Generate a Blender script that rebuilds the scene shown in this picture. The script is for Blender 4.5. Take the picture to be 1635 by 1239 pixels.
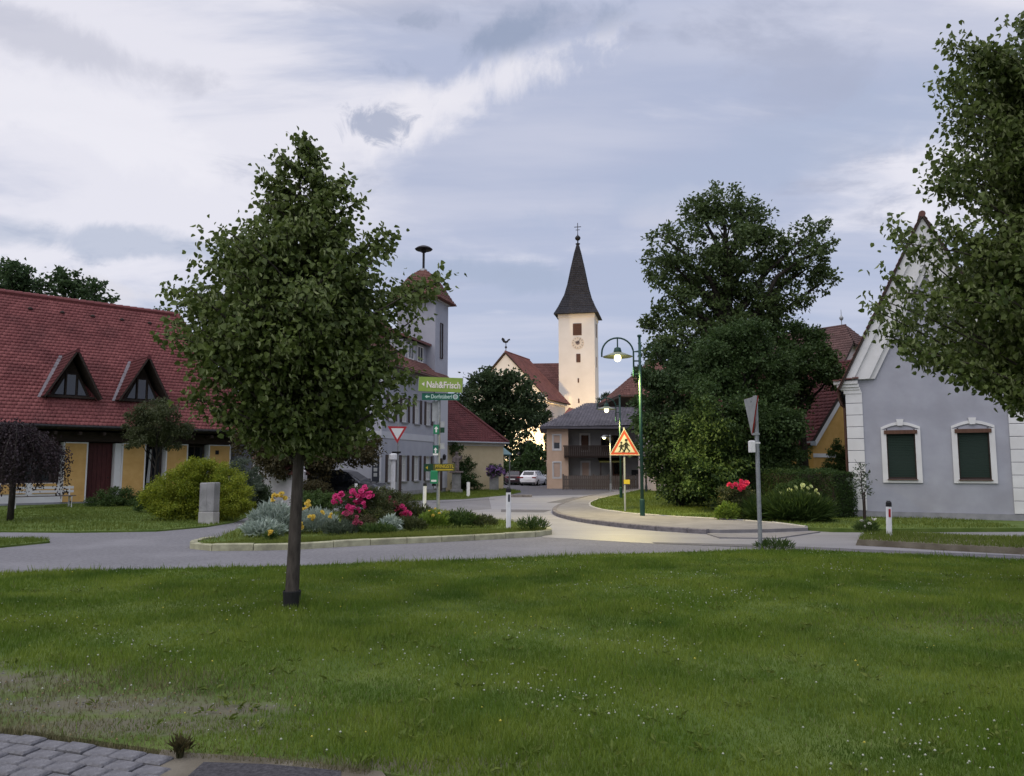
import bpy, math, random
import numpy as np
from mathutils import Vector, Matrix

random.seed(11)
rng = np.random.default_rng(11)
scene = bpy.context.scene
for o in list(bpy.data.objects):
    bpy.data.objects.remove(o)
PI = math.pi
R = math.radians

# ------------------------------------------------------------------ camera
cam_data = bpy.data.cameras.new('camera')
cam_data.sensor_width = 36.0
cam_data.lens = 26.69
cam_data.clip_start = 0.1
cam_data.clip_end = 3000
camera = bpy.data.objects.new('camera', cam_data)
camera.location = (0, 0, 1.65)
camera.rotation_euler = (R(90 + 5.91), 0, 0)
scene.collection.objects.link(camera)
scene.camera = camera
scene.render.resolution_x = 1024
scene.render.resolution_y = 776

# ------------------------------------------------------------------ exposure
vs = scene.view_settings
vs.view_transform = 'Standard'
vs.look = 'None'
vs.gamma = 1.0
vs.use_curve_mapping = False
vs.exposure = 0.22

# ------------------------------------------------------------------ sky
SUN_EL, SUN_AZ = 52.0, 205.0          # high soft light from behind the camera, left of it
world = bpy.data.worlds.new('World')
scene.world = world
world.use_nodes = True
wt = world.node_tree
wt.nodes.clear()
def wn(kind, **kw):
    n = wt.nodes.new(kind)
    for k, v in kw.items():
        setattr(n, k, v)
    return n
def wl(a, b):
    wt.links.new(a, b)
def wmath(op, a, b=None, clamp=False):
    n = wn('ShaderNodeMath', operation=op, use_clamp=clamp)
    for i, v in enumerate((a, b)):
        if v is None: continue
        if isinstance(v, (int, float)): n.inputs[i].default_value = v
        else: wl(v, n.inputs[i])
    return n.outputs[0]
def wmix(f, a, b):
    n = wn('ShaderNodeMix', data_type='RGBA')
    if isinstance(f, (int, float)): n.inputs[0].default_value = f
    else: wl(f, n.inputs[0])
    for i, v in ((6, a), (7, b)):
        if isinstance(v, tuple): n.inputs[i].default_value = (*v, 1)
        else: wl(v, n.inputs[i])
    return n.outputs[2]
def wramp(v, lo, hi):
    n = wn('ShaderNodeMapRange', interpolation_type='SMOOTHSTEP')
    wl(v, n.inputs[0]); n.inputs[1].default_value = lo; n.inputs[2].default_value = hi
    return n.outputs[0]
def wnoise(vec, scale, detail, rough, off, dist=0.0, sx=1.0, sy=1.0):
    m = wn('ShaderNodeMapping')
    m.inputs['Location'].default_value = off
    m.inputs['Scale'].default_value = (sx, sy, 1)
    wl(vec, m.inputs[0])
    n = wn('ShaderNodeTexNoise')
    n.inputs['Scale'].default_value = scale
    n.inputs['Detail'].default_value = detail
    n.inputs['Roughness'].default_value = rough
    n.inputs['Distortion'].default_value = dist
    wl(m.outputs[0], n.inputs['Vector'])
    return n.outputs[0]
tc = wn('ShaderNodeTexCoord')
sep = wn('ShaderNodeSeparateXYZ'); wl(tc.outputs['Generated'], sep.inputs[0])
zc = wmath('MAXIMUM', sep.outputs[2], 0.0)
den = wmath('ADD', zc, 0.16)
comb = wn('ShaderNodeCombineXYZ')
wl(wmath('DIVIDE', sep.outputs[0], den), comb.inputs[0])
wl(wmath('DIVIDE', sep.outputs[1], den), comb.inputs[1])
cp = comb.outputs[0]                                  # a flat cloud deck seen from below
big = wnoise(cp, 0.75, 4, 0.5, (3.1, 1.7, 0), 0.3, 0.6, 1.0)
mid = wnoise(cp, 1.5, 8, 0.58, (7.3, 2.2, 0), 0.4, 0.55, 1.2)
fine = wnoise(cp, 2.6, 10, 0.6, (1.3, 9.4, 0), 0.5, 0.8, 1.0)
low = wnoise(cp, 1.25, 6, 0.55, (15.2, 4.9, 0), 0.2, 0.35, 1.4)
leftness = wramp(sep.outputs[0], 0.35, -0.6)
highness = wramp(sep.outputs[2], 0.05, 0.45)
base = wmix(wramp(sep.outputs[2], 0.0, 0.4), (0.405, 0.46, 0.61), (0.40, 0.445, 0.595))
veil = wmath('ADD', wmath('MULTIPLY', wramp(low, 0.40, 0.62), 0.7), wmath('MULTIPLY', leftness, 0.25), True)
c1 = wmix(veil, base, (0.565, 0.58, 0.69))
bright_in = wmath('ADD', wmath('ADD', wmath('MULTIPLY', mid, 0.6), wmath('MULTIPLY', big, 0.4)),
                  wmath('MULTIPLY', wmath('MULTIPLY', leftness, highness), 0.20))
c2 = wmix(wramp(bright_in, 0.515, 0.64), c1, (0.74, 0.73, 0.80))
shade = wmath('MULTIPLY', wramp(fine, 0.52, 0.66), wramp(big, 0.36, 0.60))
c3 = wmix(wmath('MULTIPLY', shade, 0.80), c2, (0.37, 0.40, 0.52))
cloud_noise = wnoise(tc.outputs['Generated'], 9.0, 7, 0.62, (3.0, 1.0, 2.0), 0.4)
small_noise = wnoise(tc.outputs['Generated'], 22.0, 7, 0.65, (5.0, 1.5, 2.0), 0.8)
def cloud(az, el, w, h, tilt, col, amount, below):
    """one ragged cloud lying in a given direction"""
    mp_ = wn('ShaderNodeMapping', vector_type='POINT'); wl(tc.outputs['Generated'], mp_.inputs[0])
    mp_.inputs['Rotation'].default_value = (0, 0, R(az))
    mq = wn('ShaderNodeMapping', vector_type='POINT'); wl(mp_.outputs[0], mq.inputs[0]); mq.inputs['Rotation'].default_value = (R(-el), 0, 0)
    mz = wn('ShaderNodeMapping', vector_type='POINT'); wl(mq.outputs[0], mz.inputs[0]); mz.inputs['Rotation'].default_value = (0, R(tilt), 0)
    sp_ = wn('ShaderNodeSeparateXYZ'); wl(mz.outputs[0], sp_.inputs[0])
    cx_ = wmath('DIVIDE', sp_.outputs[0], w); cz_ = wmath('DIVIDE', sp_.outputs[2], h)
    d_ = wmath('SQRT', wmath('ADD', wmath('MULTIPLY', cx_, cx_), wmath('MULTIPLY', cz_, cz_)))
    nn = cloud_noise if w > 0.1 else small_noise
    v_ = wmath('ADD', wmath('SUBTRACT', 1.0, d_), wmath('MULTIPLY', wmath('SUBTRACT', nn, 0.5), 3.0))
    front = wmath('GREATER_THAN', sp_.outputs[1], 0.2)
    return wmix(wmath('MULTIPLY', wmath('MULTIPLY', wramp(v_, 0.05, 0.75), amount), front), below, col)
c3 = cloud(-3.5, 27.2, 0.22, 0.045, 24, (0.80, 0.78, 0.83), 0.85, c3)
c3 = cloud(-31, 22, 0.20, 0.055, -4, (0.80, 0.785, 0.84), 0.8, c3)
c3 = cloud(-33, 26.5, 0.22, 0.030, -3, (0.47, 0.48, 0.57), 0.6, c3)
c3 = cloud(0.5, 31.0, 0.17, 0.036, 14, (0.285, 0.335, 0.46), 0.9, c3)
c3 = cloud(-10.3, 24.8, 0.062, 0.030, 14, (0.36, 0.395, 0.515), 0.85, c3)
c3 = cloud(-7.5, 31.5, 0.045, 0.012, 10, (0.34, 0.38, 0.50), 0.8, c3)
c3 = cloud(-22, 15.0, 0.60, 0.022, 1, (0.345, 0.405, 0.535), 0.6, c3)
c3 = cloud(-32, 11.5, 0.26, 0.016, 1, (0.66, 0.645, 0.70), 0.7, c3)
c3 = cloud(13, 18.8, 0.11, 0.028, 14, (0.57, 0.58, 0.68), 0.7, c3)
c3 = cloud(24, 22, 0.35, 0.06, 6, (0.40, 0.455, 0.60), 0.6, c3)
nish = wn('ShaderNodeTexSky', sky_type='NISHITA', sun_disc=False)
nish.sun_elevation = R(SUN_EL); nish.sun_rotation = R(SUN_AZ)
nb = wn('ShaderNodeVectorMath', operation='SCALE'); wl(nish.outputs[0], nb.inputs[0]); nb.inputs['Scale'].default_value = 0.08
c4 = wmix(0.90, nb.outputs[0], c3)
lift = wmath('ADD', wmath('MULTIPLY', wramp(sep.outputs[2], 0.5, 1.0), 0.9), 1.0)   # an overcast sky is brighter overhead
c5 = wn('ShaderNodeVectorMath', operation='SCALE'); wl(c4, c5.inputs[0]); wl(lift, c5.inputs['Scale'])
bg = wn('ShaderNodeBackground'); bg.inputs['Strength'].default_value = 1.0
wl(c5.outputs[0], bg.inputs['Color'])
wo = wn('ShaderNodeOutputWorld'); wl(bg.outputs[0], wo.inputs['Surface'])

# ------------------------------------------------------------------ sun behind the overcast
sun_data = bpy.data.lights.new('sun', 'SUN')
sun_data.energy = 1.0
sun_data.angle = R(70)
sun_data.color = (1.0, 0.96, 0.93)
sun = bpy.data.objects.new('sun', sun_data)
sun.rotation_euler = (R(90 - SUN_EL), 0, R(-28))
scene.collection.objects.link(sun)

# ------------------------------------------------------------------ helpers
COL = scene.collection
def tag(o, label=None, cat=None, group=None, kind=None):
    if label: o['label'] = label
    if cat: o['category'] = cat
    if group: o['group'] = group
    if kind: o['kind'] = kind
    return o
def thing(name, label, cat, loc=(0, 0, 0), rz=0.0, group=None):
    o = bpy.data.objects.new(name, None)
    o.empty_display_size = 0.2
    o.location = loc
    o.rotation_euler = (0, 0, rz)
    COL.objects.link(o)
    return tag(o, label, cat, group)
def copy_tree(o, parent=None):
    c = o.copy(); COL.objects.link(c); c.parent = parent
    for ch in o.children:
        copy_tree(ch, c)
    return c

class MB:
    """collects faces; build() links them as one mesh object"""
    def __init__(s):
        s.v = []; s.f = []
    def add(s, verts, faces):
        b = len(s.v)
        s.v.extend([tuple(v) for v in verts])
        s.f.extend([tuple(i + b for i in f) for f in faces])
        return s
    def box(s, x0, x1, y0, y1, z0, z1, m=None):
        v = [Vector(p) for p in ((x0,y0,z0),(x1,y0,z0),(x1,y1,z0),(x0,y1,z0),(x0,y0,z1),(x1,y0,z1),(x1,y1,z1),(x0,y1,z1))]
        if m is not None: v = [m @ p for p in v]
        return s.add(v, [(0,3,2,1),(4,5,6,7),(0,1,5,4),(1,2,6,5),(2,3,7,6),(3,0,4,7)])
    def cbox(s, x0, x1, y0, y1, z0, z1, c=0.01, m=None):
        """box with chamfered top edges"""
        v = [Vector(p) for p in ((x0,y0,z0),(x1,y0,z0),(x1,y1,z0),(x0,y1,z0),(x0,y0,z1-c),(x1,y0,z1-c),(x1,y1,z1-c),(x0,y1,z1-c),
             (x0+c,y0+c,z1),(x1-c,y0+c,z1),(x1-c,y1-c,z1),(x0+c,y1-c,z1))]
        if m is not None: v = [m @ p for p in v]
        return s.add(v, [(0,3,2,1),(8,9,10,11),(0,1,5,4),(1,2,6,5),(2,3,7,6),(3,0,4,7),(4,5,9,8),(5,6,10,9),(6,7,11,10),(7,4,8,11)])
    def face(s, pts):
        return s.add(pts, [tuple(range(len(pts)))])
    def prism(s, poly, z0, z1):
        n = len(poly)
        v = [(p[0], p[1], z0) for p in poly] + [(p[0], p[1], z1) for p in poly]
        return s.add(v, [tuple(range(n))[::-1], tuple(range(n, 2*n))] + [(i, (i+1) % n, n+(i+1) % n, n+i) for i in range(n)])
    def yprism(s, poly, y0, y1):
        """polygon in xz extruded along y"""
        n = len(poly)
        v = [(p[0], y0, p[1]) for p in poly] + [(p[0], y1, p[1]) for p in poly]
        return s.add(v, [tuple(range(n)), tuple(range(n, 2*n))[::-1]] + [((i+1) % n, i, n+i, n+(i+1) % n) for i in range(n)])
    def tube(s, pts, rad, n=8, caps=True):
        pts = [Vector(p) for p in pts]
        if not isinstance(rad, (list, tuple)): rad = [rad]*len(pts)
        rings = []
        for i, p in enumerate(pts):
            d = (pts[min(i+1, len(pts)-1)] - pts[max(i-1, 0)])
            d = d.normalized() if d.length > 1e-9 else Vector((0,0,1))
            a = d.cross(Vector((0,0,1)))
            if a.length < 0.05: a = d.cross(Vector((0,1,0)))
            a.normalize(); b = d.cross(a)
            rings.append([p + (a*math.cos(2*PI*k/n) + b*math.sin(2*PI*k/n))*rad[i] for k in range(n)])
        v = [q for r in rings for q in r]; f = []
        for i in range(len(rings)-1):
            for k in range(n):
                f.append((i*n+k, i*n+(k+1) % n, (i+1)*n+(k+1) % n, (i+1)*n+k))
        if caps:
            f.append(tuple(range(n))[::-1]); f.append(tuple(range((len(rings)-1)*n, len(rings)*n)))
        return s.add(v, f)
    def lathe(s, prof, n=14, c=(0,0,0), sx=1, sy=1):
        v = []; f = []
        for r, z in prof:
            for k in range(n):
                v.append((c[0]+sx*r*math.cos(2*PI*k/n), c[1]+sy*r*math.sin(2*PI*k/n), c[2]+z))
        m = len(prof)
        for i in range(m-1):
            for k in range(n):
                f.append((i*n+k, i*n+(k+1) % n, (i+1)*n+(k+1) % n, (i+1)*n+k))
        f.append(tuple(range(n))[::-1]); f.append(tuple(range((m-1)*n, m*n)))
        return s.add(v, f)
    def ball(s, c, r, n=8, m=6, sz=1.0):
        return s.lathe([(max(1e-3, r*math.sin(PI*i/m)), -r*sz*math.cos(PI*i/m)) for i in range(m+1)], n, c)
    def build(s, name, mat, parent=None, smooth=False, loc=None, rot=None):
        me = bpy.data.meshes.new(name)
        me.from_pydata(s.v, [], s.f)
        me.materials.append(mat)
        if smooth:
            me.polygons.foreach_set('use_smooth', [True]*len(me.polygons))
        o = bpy.data.objects.new(name, me)
        COL.objects.link(o)
        if parent: o.parent = parent
        if loc: o.location = loc
        if rot: o.rotation_euler = rot
        return o
def share(o, parent, loc=None, rot=None, scale=None, name=None):
    """another object that uses the same mesh"""
    c = bpy.data.objects.new(name or o.name.split('.')[0], o.data)
    COL.objects.link(c); c.parent = parent
    if loc is not None: c.location = loc
    if rot is not None: c.rotation_euler = rot
    if scale is not None: c.scale = scale
    return c
def np_mesh(name, verts, faces_per, mat, parent=None, rnd=None, smooth=False):
    """verts (N,3); faces_per (F,k) int; rnd (F,) in 0..1"""
    me = bpy.data.meshes.new(name)
    F, k = faces_per.shape
    me.vertices.add(len(verts)); me.vertices.foreach_set('co', np.ascontiguousarray(verts, dtype=np.float32).ravel())
    me.loops.add(F*k); me.loops.foreach_set('vertex_index', np.ascontiguousarray(faces_per, dtype=np.int32).ravel())
    me.polygons.add(F)
    me.polygons.foreach_set('loop_start', np.arange(0, F*k, k, dtype=np.int32))
    me.polygons.foreach_set('loop_total', np.full(F, k, dtype=np.int32))
    if smooth: me.polygons.foreach_set('use_smooth', np.ones(F, dtype=bool))
    me.update(calc_edges=True)
    if rnd is not None:
        a = me.attributes.new('rnd', 'FLOAT', 'FACE'); a.data.foreach_set('value', np.ascontiguousarray(rnd, dtype=np.float32))
    me.materials.append(mat)
    o = bpy.data.objects.new(name, me); COL.objects.link(o)
    if parent: o.parent = parent
    return o
def smooth01(x): return x*x*(3-2*x)

# ------------------------------------------------------------------ materials
def mat(name, c1, c2=None, scale=6.0, detail=5, rough=0.8, bump=0.0, bscale=40.0, metal=0.0, spec=0.3, rnd=0.0,
        stain=None, sscale=0.8, samt=0.5, trans=0.0, emit=None, estr=0.0, lo=0.35, hi=0.65, stretch=(1,1,1)):
    m = bpy.data.materials.new(name); m.use_nodes = True
    t = m.node_tree; t.nodes.clear()
    N = t.nodes.new; L = t.links.new
    p = N('ShaderNodeBsdfPrincipled'); out = N('ShaderNodeOutputMaterial')
    p.inputs['Roughness'].default_value = rough; p.inputs['Metallic'].default_value = metal
    p.inputs['Specular IOR Level'].default_value = spec
    tcn = N('ShaderNodeTexCoord'); mp = N('ShaderNodeMapping'); mp.inputs['Scale'].default_value = stretch
    L(tcn.outputs['Object'], mp.inputs[0])
    def noise(s, d=5, r=0.55):
        n = N('ShaderNodeTexNoise'); n.inputs['Scale'].default_value = s; n.inputs['Detail'].default_value = d; n.inputs['Roughness'].default_value = r
        L(mp.outputs[0], n.inputs['Vector']); return n.outputs[0]
    def rng_(v, a, b):
        n = N('ShaderNodeMapRange'); L(v, n.inputs[0]); n.inputs[1].default_value = a; n.inputs[2].default_value = b; return n.outputs[0]
    def mix(f, a, b):
        n = N('ShaderNodeMix'); n.data_type = 'RGBA'
        if isinstance(f, float): n.inputs[0].default_value = f
        else: L(f, n.inputs[0])
        for i, v in ((6, a), (7, b)):
            if isinstance(v, tuple): n.inputs[i].default_value = (*v, 1)
            else: L(v, n.inputs[i])
        return n.outputs[2]
    col = c1
    if c2 is not None:
        f = rng_(noise(scale, detail), lo, hi)
        if rnd > 0:
            at = N('ShaderNodeAttribute'); at.attribute_name = 'rnd'
            mm = N('ShaderNodeMix'); mm.inputs[0].default_value = rnd; L(f, mm.inputs[2]); L(at.outputs['Fac'], mm.inputs[3]); f = mm.outputs[0]
        col = mix(f, c1, c2)
    if stain is not None:
        g = rng_(noise(sscale, 6, 0.6), 0.48, 0.68)
        k = N('ShaderNodeMath'); k.operation = 'MULTIPLY'; L(g, k.inputs[0]); k.inputs[1].default_value = samt
        col = mix(k.outputs[0], col, stain)
    if isinstance(col, tuple): p.inputs['Base Color'].default_value = (*col, 1)
    else: L(col, p.inputs['Base Color'])
    if bump > 0:
        b = N('ShaderNodeBump'); b.inputs['Strength'].default_value = bump; b.inputs['Distance'].default_value = 0.02
        L(noise(bscale, 4, 0.6), b.inputs['Height']); L(b.outputs[0], p.inputs['Normal'])
    if emit is not None:
        p.inputs['Emission Color'].default_value = (*emit, 1); p.inputs['Emission Strength'].default_value = estr
    sh = p.outputs[0]
    if trans > 0:
        tr = N('ShaderNodeBsdfTranslucent')
        if isinstance(col, tuple): tr.inputs[0].default_value = (*col, 1)
        else: L(col, tr.inputs[0])
        ms = N('ShaderNodeMixShader'); ms.inputs[0].default_value = trans
        L(sh, ms.inputs[1]); L(tr.outputs[0], ms.inputs[2]); sh = ms.outputs[0]
    L(sh, out.inputs[0])
    return m
def leafmat(name, a, b, trans=0.35, rough=0.55, scale=1.2, spec=0.3):
    return mat(name, a, b, scale=scale, detail=3, rough=rough, spec=spec, rnd=0.75, trans=trans, lo=0.3, hi=0.7)

M = {}
M['asphalt'] = mat('asphalt', (0.135,0.132,0.14), (0.195,0.19,0.20), scale=14.0, detail=8, rough=0.85, bump=0.5, bscale=140, stain=(0.235,0.23,0.24), sscale=0.5, samt=0.55)
M['asphalt_street'] = mat('asphalt_street', (0.195,0.188,0.20), (0.265,0.258,0.27), scale=1.6, detail=8, rough=0.5, bump=0.25, bscale=70, spec=0.5, stain=(0.14,0.136,0.145), sscale=0.8, samt=0.6, stretch=(0.35,1.8,1))
M['asphalt_dark'] = mat('asphalt_dark', (0.085,0.083,0.092), (0.125,0.12,0.13), scale=5, rough=0.75, bump=0.3, bscale=120)
M['asphalt_rough'] = mat('asphalt_rough', (0.045,0.043,0.048), (0.095,0.09,0.097), scale=45, detail=8, rough=0.9, bump=0.9, bscale=120)
M['asphalt_walk'] = mat('asphalt_walk', (0.155,0.148,0.152), (0.20,0.19,0.195), scale=2.5, rough=0.85, bump=0.3, bscale=120, stain=(0.26,0.25,0.255), sscale=0.6, samt=0.4)
M['kerb_granite'] = mat('kerb_granite', (0.11,0.10,0.105), (0.19,0.175,0.18), scale=9, rough=0.85, bump=0.4, bscale=60)
M['kerb_pale'] = mat('kerb_pale', (0.30,0.29,0.28), (0.38,0.37,0.355), scale=5, rough=0.85, bump=0.3, bscale=60)
M['kerb_lamp_tint'] = mat('kerb_lamp_tint', (0.30,0.29,0.19), (0.42,0.41,0.27), scale=6, rough=0.85, bump=0.5, bscale=45, stain=(0.16,0.155,0.11), sscale=2.2, samt=0.7)  # yellow lamplight on the island kerb is mixed into this stone colour
M['soil'] = mat('soil', (0.10,0.085,0.06), (0.17,0.15,0.115), scale=3, rough=0.95, bump=0.5, bscale=60)
M['earth'] = mat('earth', (0.045,0.06,0.022), (0.075,0.085,0.035), scale=0.5, rough=0.95, bump=0.3, bscale=20)
M['paver'] = mat('paver', (0.125,0.123,0.132), (0.20,0.198,0.21), scale=16, detail=8, rough=0.88, bump=0.7, bscale=60, stain=(0.08,0.075,0.07), sscale=6, samt=0.7)
M['mortar'] = mat('mortar', (0.04,0.038,0.036), (0.07,0.065,0.06), scale=12, rough=0.95)
M['turf'] = mat('turf', (0.060,0.102,0.014), (0.105,0.145,0.030), scale=1.6, rough=0.95, bump=0.6, bscale=45)
M['grass'] = mat('grass', (0.078,0.150,0.010), (0.215,0.270,0.038), scale=0.8, detail=6, rough=0.6, rnd=0.42, trans=0.3, lo=0.36, hi=0.64, stain=(0.042,0.095,0.008), sscale=0.7, samt=0.8)
M['grass_dry'] = mat('grass_dry', (0.095,0.100,0.040), (0.215,0.185,0.100), scale=0.8, rough=0.7, rnd=0.6, trans=0.2)
M['grass_far'] = mat('grass_far', (0.085,0.130,0.016), (0.150,0.185,0.034), scale=0.5, rough=0.7, rnd=0.6, trans=0.25)
M['grass_island'] = mat('grass_island', (0.10,0.145,0.020), (0.185,0.205,0.042), scale=0.9, rough=0.7, rnd=0.6, trans=0.3)
M['pebble'] = mat('pebble', (0.10,0.095,0.085), (0.26,0.25,0.235), rough=0.9, rnd=1.0)
M['litter'] = mat('litter', (0.12,0.08,0.04), (0.26,0.19,0.10), rough=0.9, rnd=1.0)
M['clover'] = mat('clover', (0.26,0.28,0.20), (0.45,0.46,0.38), rough=0.8, rnd=0.6)
M['dandelion'] = mat('dandelion', (0.36,0.32,0.04), (0.5,0.44,0.08), rough=0.8, rnd=0.6)
# walls, roofs
M['plaster_blue'] = mat('plaster_blue', (0.32,0.327,0.375), (0.365,0.372,0.42), scale=1.2, rough=0.9, bump=0.25, bscale=90, stain=(0.42,0.425,0.46), sscale=0.7, samt=0.35)
M['plaster_grey'] = mat('plaster_grey', (0.315,0.32,0.365), (0.365,0.37,0.415), scale=1.4, detail=8, rough=0.92, bump=0.35, bscale=70, stain=(0.275,0.275,0.305), sscale=0.8, samt=0.55)
M['plaster_band'] = mat('plaster_band', (0.46,0.465,0.50), (0.50,0.505,0.54), scale=0.9, rough=0.9)
M['trim_white'] = mat('trim_white', (0.60,0.595,0.59), (0.68,0.675,0.67), scale=3, rough=0.85, bump=0.15, bscale=40, stain=(0.48,0.46,0.44), sscale=1.5, samt=0.45)
M['plaster_yellow'] = mat('plaster_yellow', (0.50,0.30,0.10), (0.58,0.36,0.135), scale=2.5, rough=0.92, bump=0.3, bscale=80)
M['plaster_ochre'] = mat('plaster_ochre', (0.46,0.27,0.075), (0.53,0.32,0.10), scale=2.5, rough=0.92, bump=0.3, bscale=60)
M['plaster_cream'] = mat('plaster_cream', (0.52,0.43,0.27), (0.57,0.48,0.31), scale=2, rough=0.92, bump=0.2, bscale=60)
M['plaster_pink'] = mat('plaster_pink', (0.50,0.42,0.42), (0.56,0.48,0.47), scale=2, rough=0.92)
M['plaster_house'] = mat('plaster_house', (0.56,0.40,0.29), (0.62,0.45,0.335), scale=1.6, rough=0.92, bump=0.25, bscale=50)
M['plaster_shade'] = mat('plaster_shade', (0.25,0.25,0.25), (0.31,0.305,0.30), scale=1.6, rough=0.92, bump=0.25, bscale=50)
M['church_white'] = mat('church_white', (0.66,0.62,0.56), (0.72,0.68,0.62), scale=0.5, rough=0.92, bump=0.1, bscale=20)
M['plinth'] = mat('plinth', (0.22,0.22,0.235), (0.28,0.28,0.295), scale=4, rough=0.9, bump=0.3, bscale=60)
M['garden_wall'] = mat('garden_wall', (0.52,0.50,0.53), (0.58,0.56,0.585), scale=2, rough=0.9, bump=0.2, bscale=40, stain=(0.40,0.38,0.38), sscale=1.2, samt=0.5)
def tilemat(name, a, b): return mat(name, a, b, scale=0.9, detail=6, rough=0.75, rnd=0.6, bump=0.2, bscale=50, stain=tuple(v*0.62+0.006 for v in a), sscale=0.55, samt=0.7)
M['tile_red'] = tilemat('tile_red', (0.150,0.040,0.040), (0.255,0.085,0.080))
M['tile_brown'] = tilemat('tile_brown', (0.135,0.058,0.048), (0.215,0.100,0.080))
M['tile_dark'] = tilemat('tile_dark', (0.13,0.055,0.05), (0.20,0.09,0.08))
M['tile_wine'] = tilemat('tile_wine', (0.085,0.020,0.022), (0.145,0.042,0.042))
M['tile_old'] = tilemat('tile_old', (0.085,0.045,0.042), (0.145,0.080,0.072))
M['tile_church'] = tilemat('tile_church', (0.21,0.075,0.06), (0.29,0.115,0.09))
M['tile_grey'] = tilemat('tile_grey', (0.085,0.080,0.095), (0.15,0.14,0.16))
M['slate'] = tilemat('slate', (0.022,0.023,0.030), (0.045,0.046,0.056))
M['under_roof'] = mat('under_roof', (0.03,0.022,0.018), (0.05,0.036,0.03), rough=0.9)
M['wood_dark'] = mat('wood_dark', (0.022,0.015,0.012), (0.042,0.028,0.022), scale=3, rough=0.8, stretch=(1,1,8), bump=0.2)
M['wood_brown'] = mat('wood_brown', (0.075,0.035,0.022), (0.11,0.055,0.035), scale=3, rough=0.7, stretch=(6,6,1))
M['door_red'] = mat('door_red', (0.055,0.012,0.012), (0.085,0.02,0.02), scale=3, rough=0.6, stretch=(6,6,1))
M['fence_wood'] = mat('fence_wood', (0.075,0.06,0.055), (0.125,0.105,0.098), scale=3, rough=0.85, stretch=(5,5,1), bump=0.3)
M['glass_dark'] = mat('glass_dark', (0.012,0.014,0.018), rough=0.08, spec=0.6)
M['glass_sky'] = mat('glass_sky', (0.03,0.033,0.042), rough=0.08, spec=0.9, metal=0.25)
M['lead'] = mat('lead', (0.15,0.135,0.145), (0.21,0.19,0.205), scale=6, rough=0.6, metal=0.2)
M['curtain'] = mat('curtain', (0.42,0.42,0.42), (0.52,0.52,0.51), scale=4, rough=0.9, stretch=(6,6,1))
M['blind_green'] = mat('blind_green', (0.008,0.020,0.014), (0.014,0.032,0.022), scale=60, rough=0.7, stretch=(1,1,3))
M['blind_beige'] = mat('blind_beige', (0.50,0.36,0.28), (0.54,0.40,0.32), scale=3, rough=0.8)
M['shutter'] = mat('shutter', (0.045,0.032,0.03), (0.075,0.055,0.05), scale=8, rough=0.8)
M['stone'] = mat('stone', (0.20,0.195,0.20), (0.31,0.305,0.305), scale=5, rough=0.92, bump=0.5, bscale=40, stain=(0.09,0.09,0.085), sscale=2.5, samt=0.7)
M['stone_dark'] = mat('stone_dark', (0.13,0.105,0.10), (0.22,0.18,0.17), scale=8, rough=0.92, bump=0.5, bscale=40)
M['clock_face'] = mat('clock_face', (0.60,0.52,0.42), (0.66,0.58,0.48), rough=0.8)
# metal, paint, plastic
M['galv'] = mat('galv', (0.25,0.265,0.275), (0.34,0.355,0.365), scale=14, rough=0.5, metal=0.55)
M['sign_back'] = mat('sign_back', (0.27,0.285,0.295), (0.34,0.355,0.365), scale=6, rough=0.5, metal=0.3)
M['pole_green'] = mat('pole_green', (0.012,0.048,0.036), (0.02,0.062,0.047), scale=5, rough=0.45)
M['pole_dark'] = mat('pole_dark', (0.02,0.03,0.032), (0.03,0.042,0.044), scale=5, rough=0.5)
M['iron'] = mat('iron', (0.015,0.015,0.017), (0.03,0.028,0.028), rough=0.55, metal=0.4)
M['copper'] = mat('copper', (0.075,0.04,0.03), (0.11,0.06,0.045), rough=0.6, metal=0.4)
M['white_plastic'] = mat('white_plastic', (0.70,0.70,0.71), (0.76,0.76,0.77), scale=5, rough=0.55, stain=(0.55,0.54,0.52), sscale=4, samt=0.4)
M['black_plastic'] = mat('black_plastic', (0.012,0.012,0.013), rough=0.5)
M['reflector_red'] = mat('reflector_red', (0.32,0.012,0.016), rough=0.3)
M['reflector_grey'] = mat('reflector_grey', (0.035,0.038,0.05), rough=0.25)
M['sign_red'] = mat('sign_red', (0.42,0.03,0.035), rough=0.45)
M['sign_orange'] = mat('sign_orange', (0.30,0.045,0.024), rough=0.5)
M['sign_white'] = mat('sign_white', (0.72,0.72,0.70), rough=0.45)
M['sign_cream'] = mat('sign_cream', (0.36,0.345,0.29), rough=0.5)
M['sign_lime'] = mat('sign_lime', (0.22,0.32,0.055), (0.26,0.36,0.07), rough=0.5)
M['sign_green'] = mat('sign_green', (0.010,0.10,0.065), (0.014,0.12,0.078), rough=0.5)
M['sign_leaf'] = mat('sign_leaf', (0.02,0.20,0.09), rough=0.5)
M['sign_forest'] = mat('sign_forest', (0.008,0.045,0.02), rough=0.5)
M['sign_gold'] = mat('sign_gold', (0.42,0.32,0.03), rough=0.5)
M['sign_olive'] = mat('sign_olive', (0.09,0.085,0.02), rough=0.5)
M['lettering'] = mat('lettering', (0.78,0.70,0.66), rough=0.6)
M['lettering_pale'] = mat('lettering_pale', (0.50,0.66,0.58), rough=0.6)
M['black_print'] = mat('black_print', (0.01,0.01,0.01), rough=0.6)
M['grey_plate'] = mat('grey_plate', (0.30,0.31,0.32), (0.36,0.37,0.38), rough=0.5)
M['car_white'] = mat('car_white', (0.72,0.72,0.74), rough=0.25, spec=0.6)
M['car_plum'] = mat('car_plum', (0.040,0.022,0.030), rough=0.22, spec=0.6)
M['car_black'] = mat('car_black', (0.012,0.013,0.016), rough=0.18, spec=0.7)
M['tyre'] = mat('tyre', (0.012,0.012,0.012), rough=0.85)
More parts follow.
